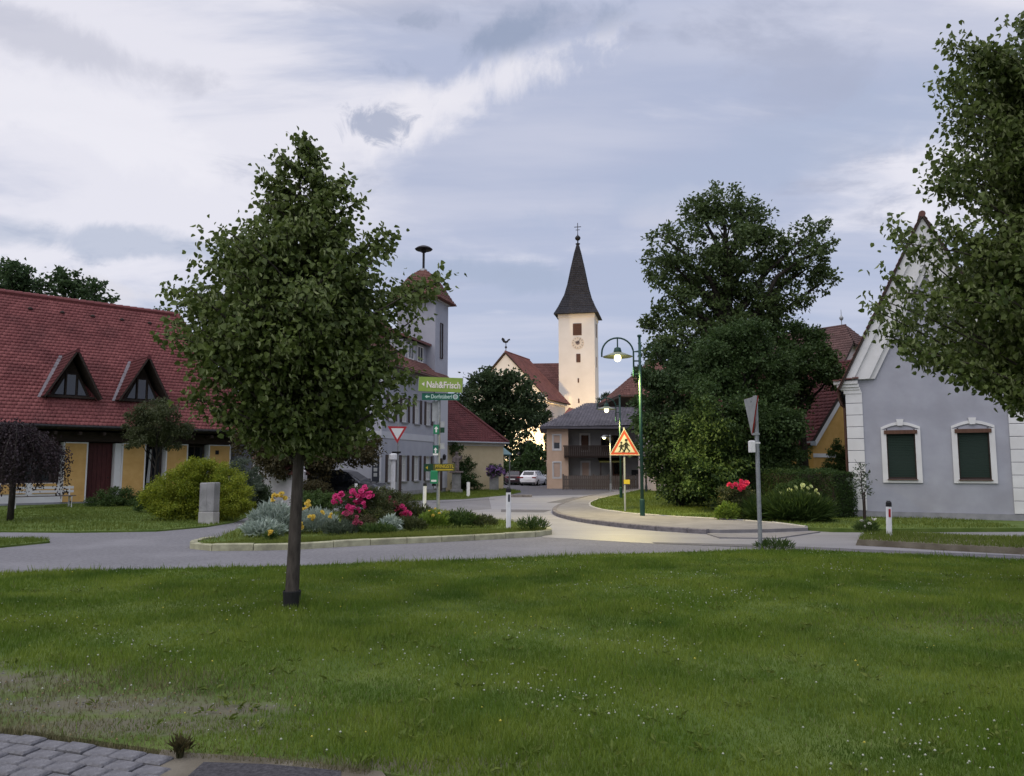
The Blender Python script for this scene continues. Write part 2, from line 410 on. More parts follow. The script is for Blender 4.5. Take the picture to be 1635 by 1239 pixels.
M['rim'] = mat('rim', (0.35,0.35,0.36), rough=0.35, metal=0.7)
M['tail_light'] = mat('tail_light', (0.20,0.012,0.012), rough=0.2)
M['head_light'] = mat('head_light', (0.75,0.76,0.78), rough=0.15, spec=0.8)
M['bulb'] = mat('bulb', (1,0.95,0.8), emit=(1.0,0.86,0.36), estr=6.0)
M['flood_lens'] = mat('flood_lens', (1,0.85,0.5), emit=(1.0,0.72,0.28), estr=14.0)
M['lamp_inner'] = mat('lamp_inner', (0.22,0.24,0.17), rough=0.5)
M['bench_white'] = mat('bench_white', (0.55,0.55,0.53), rough=0.6)
M['bark'] = mat('bark', (0.040,0.033,0.027), (0.085,0.072,0.060), scale=12, rough=0.95, bump=0.9, bscale=35, stretch=(1.5,1.5,0.35))
M['bark_dark'] = mat('bark_dark', (0.02,0.017,0.014), (0.045,0.038,0.03), scale=9, rough=0.95, bump=0.8, bscale=30, stretch=(1.5,1.5,0.35))
M['guard'] = mat('guard', (0.010,0.010,0.010), (0.018,0.018,0.017), rough=0.7)
# foliage
M['linden'] = leafmat('linden', (0.040, 0.068, 0.014), (0.159, 0.206, 0.050))
M['linden_bract'] = leafmat('linden_bract', (0.16,0.20,0.075), (0.30,0.34,0.15), trans=0.35)
M['maple_dark'] = leafmat('maple_dark', (0.024, 0.046, 0.019), (0.065, 0.097, 0.035))
M['walnut'] = leafmat('walnut', (0.039, 0.070, 0.022), (0.119, 0.165, 0.050))
M['hazel'] = leafmat('hazel', (0.030, 0.063, 0.018), (0.084, 0.135, 0.039))
M['ash'] = leafmat('ash', (0.030, 0.060, 0.024), (0.078, 0.123, 0.042))
M['copper_leaf'] = leafmat('copper_leaf', (0.019, 0.014, 0.017), (0.050, 0.031, 0.036))
M['russet_leaf'] = leafmat('russet_leaf', (0.035, 0.037, 0.015), (0.106, 0.083, 0.033))
M['gold_leaf'] = leafmat('gold_leaf', (0.10,0.16,0.012), (0.34,0.36,0.030))
M['olive_leaf'] = leafmat('olive_leaf', (0.040, 0.057, 0.021), (0.092, 0.103, 0.040))
M['grey_leaf'] = leafmat('grey_leaf', (0.060,0.085,0.055), (0.125,0.155,0.105))
M['box_leaf'] = leafmat('box_leaf', (0.024, 0.051, 0.014), (0.061, 0.108, 0.027))
M['silver_leaf'] = leafmat('silver_leaf', (0.27,0.34,0.28), (0.46,0.52,0.45), trans=0.2)
M['spring_leaf'] = leafmat('spring_leaf', (0.10,0.17,0.020), (0.21,0.29,0.050))
M['rose_leaf'] = leafmat('rose_leaf', (0.038, 0.066, 0.022), (0.102, 0.102, 0.041))
M['green_leaf'] = leafmat('green_leaf', (0.035,0.072,0.016), (0.085,0.135,0.034))
M['fir'] = leafmat('fir', (0.014,0.030,0.014), (0.034,0.055,0.024))
M['petal_pink'] = mat('petal_pink', (0.55,0.030,0.16), (0.72,0.075,0.27), scale=25, rough=0.6, trans=0.25)
M['petal_dull'] = mat('petal_dull', (0.26,0.035,0.075), (0.38,0.07,0.12), scale=25, rough=0.6, trans=0.25)
M['petal_red'] = mat('petal_red', (0.58,0.022,0.075), (0.70,0.05,0.13), scale=25, rough=0.6, trans=0.25)
M['petal_yellow'] = mat('petal_yellow', (0.62,0.43,0.05), (0.72,0.56,0.12), scale=25, rough=0.6, trans=0.25)
M['petal_cream'] = mat('petal_cream', (0.50,0.56,0.22), (0.62,0.66,0.34), scale=20, rough=0.7, trans=0.2)
M['petal_violet'] = mat('petal_violet', (0.15,0.07,0.22), (0.32,0.19,0.40), scale=14, rough=0.7, trans=0.2)
M['petal_white'] = mat('petal_white', (0.62,0.62,0.56), rough=0.7)

# ------------------------------------------------------------------ generators: leaves, tiles, grass
def leaf_mesh(name, pos, axis, size, material, parent=None, aspect=0.75, fold=0.18, jitter=0.7, six=False, seed=0, bend=0.0):
    """pos (N,3), axis (N,3) preferred leaf direction, size (N,) leaf length"""
    g = np.random.default_rng(seed + 101)
    N = len(pos)
    d = axis + g.normal(0, jitter, (N, 3)); d /= np.linalg.norm(d, axis=1, keepdims=True) + 1e-9
    q = g.normal(0, 1, (N, 3)); q[:, 2] += 0.5
    s = np.cross(d, q); s /= np.linalg.norm(s, axis=1, keepdims=True) + 1e-9
    n = np.cross(s, d)
    L = size[:, None]; W = L*aspect*0.5; fo = L*fold
    if six:
        P = [pos, pos+d*L*0.22+s*W+n*fo, pos+d*L*0.62+s*W*0.8+n*fo*0.7, pos+d*L-n*L*bend, pos+d*L*0.62-s*W*0.8+n*fo*0.7, pos+d*L*0.22-s*W+n*fo]
        V = np.stack(P, 1).reshape(-1, 3); b = (np.arange(N)*6)[:, None]
        Fc = np.concatenate([b+np.array([[0,1,2,3]]), b+np.array([[0,3,4,5]])], 1).reshape(-1, 4)
    else:
        P = [pos, pos+d*L*0.45+s*W+n*fo, pos+d*L, pos+d*L*0.45-s*W+n*fo]
        V = np.stack(P, 1).reshape(-1, 3); b = (np.arange(N)*4)[:, None]
        Fc = np.concatenate([b+np.array([[0,1,2]]), b+np.array([[0,2,3]])], 1).reshape(-1, 3)
    r = np.repeat(g.random(N), 2)
    return np_mesh(name, V, Fc, material, parent, r)

def blob_points(blobs, per_m2, leaf, seed, sub=0.34, inner=0.45):
    """leaf sites in clumps near the outside of a set of balls"""
    g = np.random.default_rng(seed)
    P = []; A = []
    for (x, y, z, r) in blobs:
        ns = max(5, int(9*(r/ (sub+0.15*r))**1.6))
        u = g.normal(0, 1, (ns, 3)); u /= np.linalg.norm(u, axis=1, keepdims=True)
        far = (g.random((ns, 1)) < 0.22)
        c = np.array([x, y, z]) + u*r*np.where(far, g.uniform(1.0, 1.3, (ns, 1)), inner + (1.0-inner)*g.random((ns, 1))**0.6)*np.array([1, 1, 0.92])
        n = max(30, int(4*PI*r*r*per_m2))
        k = g.integers(0, ns, n)
        e = g.normal(0, 1, (n, 3)) * np.where(far[k], 0.62, 1.0) * (sub*0.30 + 0.085*r) * np.array([1.15, 1.15, 0.75])
        p = c[k] + e
        P.append(p); a = u[k]*0.6 + e*0.5; a[:, 2] -= 0.25; A.append(a)
    return np.concatenate(P), np.concatenate(A)

def limb(mb, a, b, r0, r1, seg=5, wob=0.08, n=5):
    a = Vector(a); b = Vector(b); L = (b-a).length
    pts = []
    for i in range(seg+1):
        t = i/seg
        p = a.lerp(b, t)
        p.z += L*0.10*math.sin(PI*t)
        if 0 < i < seg: p += Vector((random.uniform(-1,1), random.uniform(-1,1), random.uniform(-0.5,0.5)))*wob*L*0.5
        pts.append(p)
    mb.tube(pts, [r0+(r1-r0)*i/seg for i in range(seg+1)], n, caps=False)

def blob_tree(name, label, cat, base, blobs, leafm, per, leaf, seed, trunk_r=0.2, trunk_top=None, bark='bark_dark', group=None,
              aspect=0.6, six=False, sub=0.34, inner=0.45, jitter=0.7, trunk=True, limbs=14, crown_name='crown', cover=1.5):
    t = thing(name, label, cat, base, 0, group)
    if trunk:
        mb = MB(); zt = trunk_top or max(b[2] for b in blobs)*0.7
        cx = sum(b[0] for b in blobs)/len(blobs)
        mb.tube([(0,0,-0.15), (0.02,0,0.15), (cx*0.15,0,zt*0.4), (cx*0.35,0.05,zt*0.75), (cx*0.5,0,zt)],
                [trunk_r*1.35, trunk_r*1.05, trunk_r*0.85, trunk_r*0.6, trunk_r*0.35], 9)
        for i, b in enumerate(sorted(blobs, key=lambda q: -q[3])[:limbs]):
            z0 = min(zt*0.95, max(zt*0.3, b[2]-0.9*math.hypot(b[0], b[1])-0.4))
            f = z0/zt
            limb(mb, (cx*0.5*f, 0, z0), (b[0], b[1], b[2]), trunk_r*0.45, trunk_r*0.10)
            for k in range(3):
                e = Vector((random.uniform(-1,1), random.uniform(-1,1), random.uniform(-0.3,1))).normalized()*b[3]*0.9
                limb(mb, (b[0], b[1], b[2]), (b[0]+e.x, b[1]+e.y, b[2]+e.z), trunk_r*0.13, trunk_r*0.03, 3, 0.1, 4)
        mb.build('trunk', M[bark], t, smooth=True)
    per = max(per, cover/(leaf*leaf*aspect*0.5))
    P, A = blob_points(blobs, per, leaf, seed, sub, inner)
    keep = P[:, 2] > 0.03
    P = P[keep]; A = A[keep]
    g = np.random.default_rng(seed+5)
    leaf_mesh(crown_name, P, A, leaf*(0.65+0.7*g.random(len(P))), M[leafm], t, aspect=aspect, six=six, seed=seed, jitter=jitter)
    return t

def linden(name, label, base, prof, trunk_h, trunk_r, nshoot, nleaf, leaf, seed, top, bracts, lean=0.0, group=None, sprigs=()):
    """young lime tree: ascending shoots from one leader, heart-shaped leaves along each shoot"""
    t = thing(name, label, 'tree', base, 0, group)
    g = np.random.default_rng(seed)
    zs = np.array([p[0] for p in prof]); rs = np.array([p[1] for p in prof]); cs = np.array([p[2] for p in prof])
    mb = MB()
    zt = zs[-1]*0.97
    cl = [(0,0,-0.1), (0,0,0.12), (lean*0.3,0,trunk_h*0.5), (lean*0.7,0.0,trunk_h), (lean,0.02,(trunk_h+zt)/2), (cs[-1]*0.9,0,zt)]
    mb.tube(cl, [trunk_r*1.25, trunk_r*1.02, trunk_r*0.9, trunk_r*0.78, trunk_r*0.42, 0.012], 12)
    P = []; A = []; S = []; BP = []; BA = []
    w = np.interp(np.linspace(zs[0], zs[-1], 200), zs, rs)**1.35 + 0.05
    zc = np.linspace(zs[0], zs[-1], 200)
    for i in range(nshoot):
        z1 = g.choice(zc, p=w/w.sum()) + g.uniform(-0.06, 0.06)
        th = g.uniform(0, 2*PI)
        f = 1.0 - 0.62*g.random()**1.9
        lobe = 1 + 0.07*math.sin(3*th + z1*2.1) + 0.06*math.sin(5*th - z1*3.7)
        r = np.interp(z1, zs, rs)*0.87*f*lobe*g.uniform(0.78, 1.0 + (0.26 if g.random() < 0.3 else 0.08))
        cx = np.interp(z1, zs, cs)
        tip = Vector((cx + r*math.cos(th), r*math.sin(th), z1 + 0.10*r))
        if i < len(sprigs): tip = Vector(sprigs[i]); z1 = tip.z; r = abs(tip.x); th = math.atan2(tip.y, tip.x)
        z0 = max(trunk_h*0.93 + g.uniform(0, 0.25), z1 - r*g.uniform(0.35, 0.85))
        z0 = min(z0, zt*0.97)
        x0 = lean*min(1, z0/trunk_h)
        a = Vector((x0, 0, z0)); L = (tip-a).length
        if L < 0.05: continue
        side = Vector((-math.sin(th), math.cos(th), 0))*g.uniform(-0.12, 0.12)*L
        pts = []
        for k in range(5):
            u = k/4
            p = a.lerp(tip, u) + side*math.sin(PI*u); p.z += (-0.10 if z1 < z0+0.3 else 0.05)*L*math.sin(PI*u)
            pts.append(p)
        mb.tube(pts, [0.006+0.016*min(1, L)*(1-u/4.0) for u in range(5)], 4, caps=False)
        n = int(nleaf*(0.35+0.65*min(1.3, L))*g.uniform(0.7, 1.3)*(1.5 if i < len(sprigs) else 1))
        u = 0.30 + 0.72*g.random(n)**0.75
        q = np.array([[*p] for p in pts])
        xi = np.clip(u*4, 0, 3.999); k0 = xi.astype(int); fr = (xi-k0)[:, None]
        pp = q[k0]*(1-fr)+q[k0+1]*fr
        over = np.clip(u-1, 0, 1)[:, None]
        pp = pp + (q[4]-q[3])*over*4
        sp = (0.045 + 0.055*min(1.2, L))*(0.8 if i < len(sprigs) else 1)
        pp += g.normal(0, 1, (n, 3))*sp*np.array([1, 1, 0.85])
        dv = (tip-a).normalized()
        ax = np.tile(np.array([dv.x*0.8+0.25, dv.y*0.8, -0.55]), (n, 1))
        P.append(pp); A.append(ax); S.append(leaf*(0.6+0.65*g.random(n)))
        m = int(n*bracts)
        if m:
            j = g.integers(0, n, m)
            BP.append(pp[j]+g.normal(0, 0.03, (m, 3))); BA.append(np.tile(np.array([0.35, 0, -1.0]), (m, 1)))
    mb.build('trunk', M['bark'], t, smooth=True)
    P = np.concatenate(P); A = np.concatenate(A); S = np.concatenate(S)
    leaf_mesh('crown', P, A, S, M['linden'], t, aspect=0.86, fold=0.16, jitter=0.55, six=True, seed=seed, bend=0.15)
    if BP:
        BP = np.concatenate(BP); BA = np.concatenate(BA)
        leaf_mesh('blossom_bracts', BP, BA, leaf*(0.8+0.5*g.random(len(BP))), M['linden_bract'], t, aspect=0.30, fold=0.10, jitter=0.35, six=True, seed=seed+1, bend=0.3)
    return t

def tile_field(name, O, U, V, L, ufun, material, parent, tw=0.18, tl=0.18, th=0.028, seed=1):
    """plain tiles in staggered courses on the slope O + u*U + v*V; ufun(v) -> (u0, u1); real overlapping pieces"""
    g = np.random.default_rng(seed)
    O = np.array(O, float); U = np.array(U, float); U /= np.linalg.norm(U); V = np.array(V, float); V /= np.linalg.norm(V)
    Nn = np.cross(U, V)
    if Nn[2] < 0: Nn = -Nn
    uu = []; vv = []; ww = []
    row = 0; v = 0.0
    while v < L-0.02:
        u0, u1 = ufun(v+tl*0.5)
        if u1-u0 > tw*0.5:
            n = int((u1-u0)/tw)+2
            us = u0 + (np.arange(n)-0.5*(row % 2))*tw
            ue = np.minimum(us+tw*0.965, u1); us = np.maximum(us, u0)
            ok = ue-us > 0.03
            uu.append(us[ok]); ww.append((ue-us)[ok]); vv.append(np.full(ok.sum(), v))
        v += tl; row += 1
    u = np.concatenate(uu); w = np.concatenate(ww); v = np.concatenate(vv); N = len(u)
    u = u[:, None]; w = w[:, None]; v = v[:, None] + g.normal(0, tl*0.03, (N, 1))
    h = th*(1+g.normal(0, 0.16, (N, 1))); sk = g.normal(0, 0.004, (N, 1))
    vt = np.minimum(v+tl*1.12, L)
    def pt(a, b, c): return O + a*U + b*V + c*Nn
    lip = tl*0.10
    P = [pt(u, v+lip, h), pt(u+w*0.5, v, h*1.08), pt(u+w, v+lip, h+sk), pt(u+w, vt, 0.004+0*h), pt(u, vt, 0.004+0*h),
         pt(u, v+lip, 0*h), pt(u+w*0.5, v, 0*h), pt(u+w, v+lip, 0*h)]
    Vt = np.stack(P, 1).reshape(-1, 3); b = (np.arange(N)*8)[:, None]
    quads = np.concatenate([b+np.array([[0,1,3,4]]), b+np.array([[1,2,3,3]]), b+np.array([[5,6,1,0]]), b+np.array([[6,7,2,1]]), b+np.array([[0,4,5,5]]), b+np.array([[2,7,3,3]])], 1).reshape(-1, 4)
    tris = np.concatenate([quads[:, [0,1,2]], quads[:, [0,2,3]]], 0)
    keep = (tris[:, 0] != tris[:, 1]) & (tris[:, 1] != tris[:, 2]) & (tris[:, 0] != tris[:, 2])
    r = np.tile(np.repeat(g.random(N), 6), 2)[keep]
    o = np_mesh(name, Vt, tris[keep], material, parent, r)
    o['kind'] = 'stuff'
    return o

def in_poly(px, py, poly):
    ins = np.zeros(len(px), bool); n = len(poly)
    for i in range(n):
        x1, y1 = poly[i]; x2, y2 = poly[(i+1) % n]
        c = ((y1 > py) != (y2 > py))
        with np.errstate(divide='ignore', invalid='ignore'):
            xi = (x2-x1)*(py-y1)/(y2-y1+1e-12)+x1
        ins ^= c & (px < xi)
    return ins
def grow(name, poly, n, h, w, material, z, seed, label=None, dens=None, near=True, parent=None):
    g = np.random.default_rng(seed)
    xs = [p[0] for p in poly]; ys = [p[1] for p in poly]
    y0, y1 = min(ys), max(ys)
    m = n*4
    y = (max(y0, 3.6)*(y1/max(y0, 3.6))**g.random(m)) if near else g.uniform(y0, y1, m)
    x = g.uniform(min(xs), max(xs), m)
    ok = in_poly(x, y, poly)
    if near: ok &= (np.abs(x) < y*0.72+0.6)
    if dens is not None: ok &= g.random(m) < dens(x, y)
    x = x[ok][:n]; y = y[ok][:n]; N = len(x)
    hh = h*(0.5+0.9*g.random(N))*(0.75+0.35*np.sin(x*1.7+1.3*np.sin(y*1.1))*np.sin(y*2.3))
    ww = w*(0.6+0.8*g.random(N))*(np.maximum(1, y/6.0) if near else 1)
    a = g.uniform(0, 2*PI, N); ln = hh*g.uniform(0.1, 0.75, N); b = g.uniform(0, 2*PI, N)
    p0 = np.stack([x-np.cos(a)*ww/2, y-np.sin(a)*ww/2, np.full(N, z-0.005)], 1)
    p1 = np.stack([x+np.cos(a)*ww/2, y+np.sin(a)*ww/2, np.full(N, z-0.005)], 1)
    p2 = np.stack([x+np.cos(b)*ln, y+np.sin(b)*ln, z+hh], 1)
    V = np.stack([p0, p1, p2], 1).reshape(-1, 3)
    Fc = np.arange(N*3).reshape(-1, 3)
    o = np_mesh(name, V, Fc, material, parent, g.random(N))
    tag(o, label, 'grass' if label else None, kind='stuff')
    return o

# ------------------------------------------------------------------ ground, roads, lawns
def sheet(name, poly, z, material, thick=None, kind='structure'):
    mb = MB()
    if thick: mb.prism(poly, z-thick, z)
    else: mb.face([(p[0], p[1], z) for p in poly])
    o = mb.build(name, material); tag(o, kind=kind); return o
def arc(pts, it=2):
    """round off an open polyline"""
    for _ in range(it):
        q = [pts[0]]
        for i in range(len(pts)-1):
            a, b = pts[i], pts[i+1]
            q += [(0.75*a[0]+0.25*b[0], 0.75*a[1]+0.25*b[1]), (0.25*a[0]+0.75*b[0], 0.25*a[1]+0.75*b[1])]
        q.append(pts[-1]); pts = q
    return pts

sheet('ground', [(-900,-300), (900,-300), (900,1400), (-900,1400)], -0.05, M['earth'])
sheet('road', [(-70,2.0), (70,1.0), (70,30), (40,62), (30,90), (-8,90), (-12,62), (-70,62)], 0.0, M['asphalt'])

LAWN_EDGE = [(-14,9.4), (-11.2,10.6), (-8.97, 11.46), (-7.84, 11.85), (-5.64, 12.27), (-3.27, 12.73), (-0.74, 13.47), (1.77, 14.31), (3.37, 14.71), (4.85, 15.03), (5.84, 14.92), (7.34, 14.31), (8.86, 13.38), (10.06,12.65), (14,10.2)]
LAWN_NEAR = [(14,-0.6), (6,2.3), (1.5,3.55), (-0.76, 4.25), (-1.35, 4.41), (-1.83, 4.49), (-1.98, 4.54), (-2.45, 4.7), (-2.81, 4.81), (-3.18, 4.92), (-4.6,5.45), (-14,8.6)]
LAWN = arc(LAWN_EDGE, 2) + LAWN_NEAR
LZ = 0.03
LAWN_OBJ = sheet('lawn', LAWN, LZ, M['turf'], 0.05)
mt = M['turf'].copy(); mt.name = 'worn_turf'; LAWN_OBJ.data.materials[0] = mt
tt = mt.node_tree; pb = [n for n in tt.nodes if n.type == 'BSDF_PRINCIPLED'][0]; oldc = pb.inputs['Base Color'].links[0].from_socket
tcw = tt.nodes.new('ShaderNodeTexCoord'); fac = None
def nmath(op, a, b):
    n = tt.nodes.new('ShaderNodeMath'); n.operation = op
    for i, v in enumerate((a, b)):
        if isinstance(v, (int, float)): n.inputs[i].default_value = v
        else: tt.links.new(v, n.inputs[i])
    return n.outputs[0]
nz = tt.nodes.new('ShaderNodeTexNoise'); nz.inputs['Scale'].default_value = 6.5; nz.inputs['Detail'].default_value = 12; nz.inputs['Roughness'].default_value = 0.72; tt.links.new(tcw.outputs['Object'], nz.inputs['Vector'])
WORN = ((-3.95,5.95,0.75,0.42), (-2.85,5.38,1.05,0.30), (-1.95,5.28,0.55,0.22), (-4.8,6.3,0.8,0.5), (-2.4,4.95,1.2,0.22), (-0.6,4.35,0.9,0.14))
for (cx, cy, rx, ry) in WORN:
    mpn = tt.nodes.new('ShaderNodeMapping'); mpn.inputs['Location'].default_value = (-cx/rx, -cy/ry, 0); mpn.inputs['Scale'].default_value = (1/rx, 1/ry, 0); tt.links.new(tcw.outputs['Object'], mpn.inputs[0])
    ln = tt.nodes.new('ShaderNodeVectorMath'); ln.operation = 'LENGTH'; tt.links.new(mpn.outputs[0], ln.inputs[0])
    v = nmath('SUBTRACT', 1.1, ln.outputs['Value']); fac = v if fac is None else nmath('MAXIMUM', fac, v)
fac = nmath('ADD', nmath('MULTIPLY', fac, 0.8), nmath('MULTIPLY', nmath('SUBTRACT', nz.outputs[0], 0.5), 1.9))
mr = tt.nodes.new('ShaderNodeMapRange'); tt.links.new(fac, mr.inputs[0]); mr.inputs[1].default_value = 0.0; mr.inputs[2].default_value = 0.62
mxn = tt.nodes.new('ShaderNodeMix'); mxn.data_type = 'RGBA'; tt.links.new(mr.outputs[0], mxn.inputs[0]); tt.links.new(oldc, mxn.inputs[6]); mxn.inputs[7].default_value = (0.120, 0.112, 0.074, 1)
tt.links.new(mxn.outputs[2], pb.inputs['Base Color'])

STREET_FRONT = [(0.74, 18.06), (3.0, 16.6), (4.92, 15.84), (6.74, 15.03), (9.22, 13.83)]
sheet('street', STREET_FRONT + [(24,8.5), (24,24), (9,24), (9,64), (-1,66), (-1.2,40), (-0.8,30), (-2.2,27.5), (0.2,22)], 0.004, M['asphalt_street'])
sheet('repair_strip', [(3.05, 16.88), (5.08, 16.34), (6.94, 15.48), (9.54, 14.31), (24,8.9), (24,8.6), (9.16, 13.74), (6.69, 14.92), (4.92, 15.84), (3.07, 16.6)], 0.008, M['asphalt_dark'])
sheet('patch', [(1.56, 35.02), (2.59, 35.02), (4.79, 40.6), (3.3, 41.42)], 0.008, M['asphalt_dark'])
sheet('patch', [(-0.4, 27.86), (1.14, 27.67), (1.54, 29.25), (-0.42, 29.68)], 0.008, M['asphalt_dark'])
sheet('yard', [(-0.09, 42.72), (4.52, 45.09), (7.0,51), (6.5,66), (-3,70), (-2.0,50)], 0.008, M['asphalt_dark'])
sheet('crack_seal', [(-3.61, 34.66), (-0.87, 38.6), (-0.88, 39.04), (-3.67, 35.26)], 0.006, M['asphalt_dark'])

# right pavement with its granite kerb
KERB = arc([(8.49, 53.36), (5.25, 45.09), (2.94, 36.92), (1.72, 30.8), (1.4, 27.48), (1.48, 25.12), (2.07, 22.63), (3.06, 20.59), (3.87, 19.61), (4.77, 18.89)], 2)
INNER = arc([(10.64, 57.92), (6.73, 45.09), (4.38, 37.6), (3.28, 32.77), (3.05, 28.64), (3.83, 25.76), (4.79, 24.23), (6.2, 22.88), (7.19, 21.67), (7.61, 19.79)], 2)
PZ = 0.11
def offset(line, d):
    o = []
    for i, p in enumerate(line):
        a = line[max(i-1, 0)]; b = line[min(i+1, len(line)-1)]
        dx, dy = b[0]-a[0], b[1]-a[1]; l = math.hypot(dx, dy) or 1
        o.append((p[0]-dy/l*d, p[1]+dx/l*d))
    return o
KIN = offset(KERB, 0.16)
sheet('pavement', KIN + [(5.11, 18.89), (6.32, 19.06), (7.5, 19.51)] + INNER[::-1], PZ, M['asphalt_walk'], 0.10)
sheet('pavement_ramp', [(4.75, 18.8), (4.77, 17.75), (6.04, 17.6), (7.74, 19.33), (7.54, 19.61), (6.35, 19.15), (5.13, 18.97)], 0.03, M['asphalt_walk'], 0.025)
def kerb_row(name, label, line, width, z0, z1, seg, material, side=1, group=None, cat='kerb'):
    t = thing(name, label, cat, (line[0][0], line[0][1], 0))
    ox, oy = line[0]
    cum = [0]
    for a, b in zip(line, line[1:]): cum.append(cum[-1]+math.hypot(b[0]-a[0], b[1]-a[1]))
    def at(s):
        for i in range(len(line)-1):
            if s <= cum[i+1] or i == len(line)-2:
                f = (s-cum[i])/max(1e-6, cum[i+1]-cum[i]); a, b = line[i], line[i+1]
                l = math.hypot(b[0]-a[0], b[1]-a[1])
                return Vector((a[0]+(b[0]-a[0])*f-ox, a[1]+(b[1]-a[1])*f-oy)), Vector((-(b[1]-a[1])/l, (b[0]-a[0])/l))*side
    s = 0; T = cum[-1]
    while s < T-0.05:
        sl = seg(s/T) if callable(seg) else seg
        e = min(T, s+sl)
        (a, na), (b, nb) = at(s+0.008), at(e-0.008)
        m_ = at((s+e)/2)[0]
        dz = random.uniform(-0.008, 0.008); c = 0.018
        A0, B0 = a, b; A1, B1 = a+na*width, b+nb*width
        mb = MB()
        p = [(A0.x,A0.y,z0), (B0.x,B0.y,z0), (B1.x,B1.y,z0), (A1.x,A1.y,z0),
             (A0.x,A0.y,z1+dz-c), (B0.x,B0.y,z1+dz-c), (B1.x,B1.y,z1+dz), (A1.x,A1.y,z1+dz)]
        A0c, B0c = a+na*c, b+nb*c
        p += [(A0c.x,A0c.y,z1+dz), (B0c.x,B0c.y,z1+dz)]
        mb.add(p, [(0,3,2,1), (0,1,5,4), (4,5,9,8), (8,9,6,7), (2,3,7,6), (1,2,6,9,5), (3,0,4,8,7)])
        mb.build('kerb_stone', material, t)
        s = e
    return t
kerb_row('pavement_kerb', 'dark granite kerb curving along the grey pavement on the right of the street', KERB, 0.155, 0.0, PZ+0.012, 0.9, M['kerb_granite'], 1)
IN_EDGE = offset(INNER, -0.09)
kerb_row('lawn_edging', 'thin pale concrete edging between the grey pavement and the small lawn', IN_EDGE, 0.085, 0.02, PZ+0.02, 1.0, M['kerb_pale'], 1)

# lawns beyond the road
RLAWN = INNER + [(8.1, 19.42), (9.16, 19.33), (12.98, 19.51), (18,19.4), (30,19), (40,45), (14,60)]
sheet('lawn', RLAWN, 0.10, M['turf'], 0.12)
LLAWN = [(-40,20.5), (-17.65, 19.42), (-12.92, 19.42), (-10.92, 19.24), (-9.05, 19.61), (-8.34, 21.01), (-8.21, 22.63), (-8.65, 25.12), (-9.84, 30.34), (-9.4,35.5), (-14,42), (-40,42)]
sheet('lawn', LLAWN, 0.04, M['turf'], 0.06)
WEDGE = [(-16,17.9), (-11.64, 17.52), (-10.93, 17.52), (-10.34, 17.16), (-10.03, 16.74), (-10.24, 16.21), (-10.43, 15.72), (-16,15.2)]
sheet('lawn', WEDGE, 0.04, M['turf'], 0.06)
VERGE = [(-12,37.0), (-8,37.2), (-4.79, 37.26), (-2.47, 39.04), (-0.27, 44.11), (0.58, 48.88), (-0.4,54), (-4.6,53.5), (-3.9,47.6), (-6.65,38.6), (-12,40.4)]
sheet('lawn', VERGE, 0.05, M['turf'], 0.06)
# verge bank on the right with its earth edge
BANK = [(7.22, 16.21), (7.89, 17.45), (8.84, 18.06), (11.21, 16.88), (15,16.0), (15,13.4), (9.62, 14.51), (8.45, 15.25), (7.75, 15.84)]
mb = MB(); n = len(BANK); cxb = sum(p[0] for p in BANK)/n; cyb = sum(p[1] for p in BANK)/n
v = [(p[0], p[1], 0.0) for p in BANK] + [(p[0]*0.985+cxb*0.015, p[1]*0.97+cyb*0.03, 0.12) for p in BANK]
mb.add(v, [tuple(range(n, 2*n))] + [(i, (i+1) % n, n+(i+1) % n, n+i) for i in range(n)])
tag(mb.build('verge', M['soil']), kind='structure')
BANK_TOP = [(p[0]*0.98+cxb*0.02, p[1]*0.96+cyb*0.04) for p in BANK]

# traffic island
ISF = arc([(-6.61, 16.88), (-6.73, 16.21), (-6.54, 15.6), (-6.21, 15.14), (-5.15, 15.2), (-4.21, 15.37), (-3.36, 16.09), (-1.61, 16.88), (-0.08, 17.75), (0.75, 18.22), (1.01, 18.71), (0.97, 19.79)], 2)
ISL_IN = offset(ISF, 0.15)
ISL = ISL_IN + [(0.5,20.6), (-1.3,24.8), (-2.3,27.2), (-5.0,28.3), (-7.2,24.3), (-7.3, 21.67)]
sheet('island_bed', ISL, 0.10, M['turf'], 0.10)
kerb_row('island_kerb', 'weathered pale kerb stones round the flower island, yellow lamplight put into their colour', ISF, 0.145, 0.0, 0.13,
         lambda f: 0.22 if (f > 0.93 or f < 0.10) else (0.42 if f > 0.86 else 0.80), M['kerb_lamp_tint'], 1)

# block paving in the near left corner
pav = sheet('driveway', [(-14,8.6), (-4.6,5.42), (-3.22, 4.97), (-2.84, 4.86), (-2.48, 4.76), (-2.0, 4.58), (-1.9,4.1), (-2.4,2.6), (-14,2.6)], 0.006, M['mortar'])
ang = math.atan2(4.47-4.87, -1.91+3.15)
pw, pl = 0.185, 0.122
stone = MB()
stone.cbox(-pw/2+0.007, pw/2-0.007, -pl/2+0.006, pl/2-0.006, 0.0, 0.052, 0.010)
st0 = stone.build('paver', M['paver'])
first = True
ca, sa = math.cos(ang), math.sin(ang)
for r_ in range(0, 13):
    for c_ in range(-17, 8):
        u = c_*pw + (0.5*pw if r_ % 2 else 0) + random.uniform(-0.004, 0.004)
        v_ = -r_*pl - pl*0.55
        x = -2.13 + u*ca - v_*sa; y = 4.50 + u*sa + v_*ca
        if y < 3.9 or x > -1.95 + 0.25*(4.5-y) or abs(x) > y*0.80+0.5: continue
        if first: o = st0; first = False
        else:
            o = bpy.data.objects.new('paver', st0.data); COL.objects.link(o)
        o.parent = pav
        o.location = (x, y, 0.0 + random.uniform(-0.010, 0.006)); o.rotation_euler = (random.uniform(-0.012,0.012), random.uniform(-0.012,0.012), ang+random.uniform(-0.015,0.015))
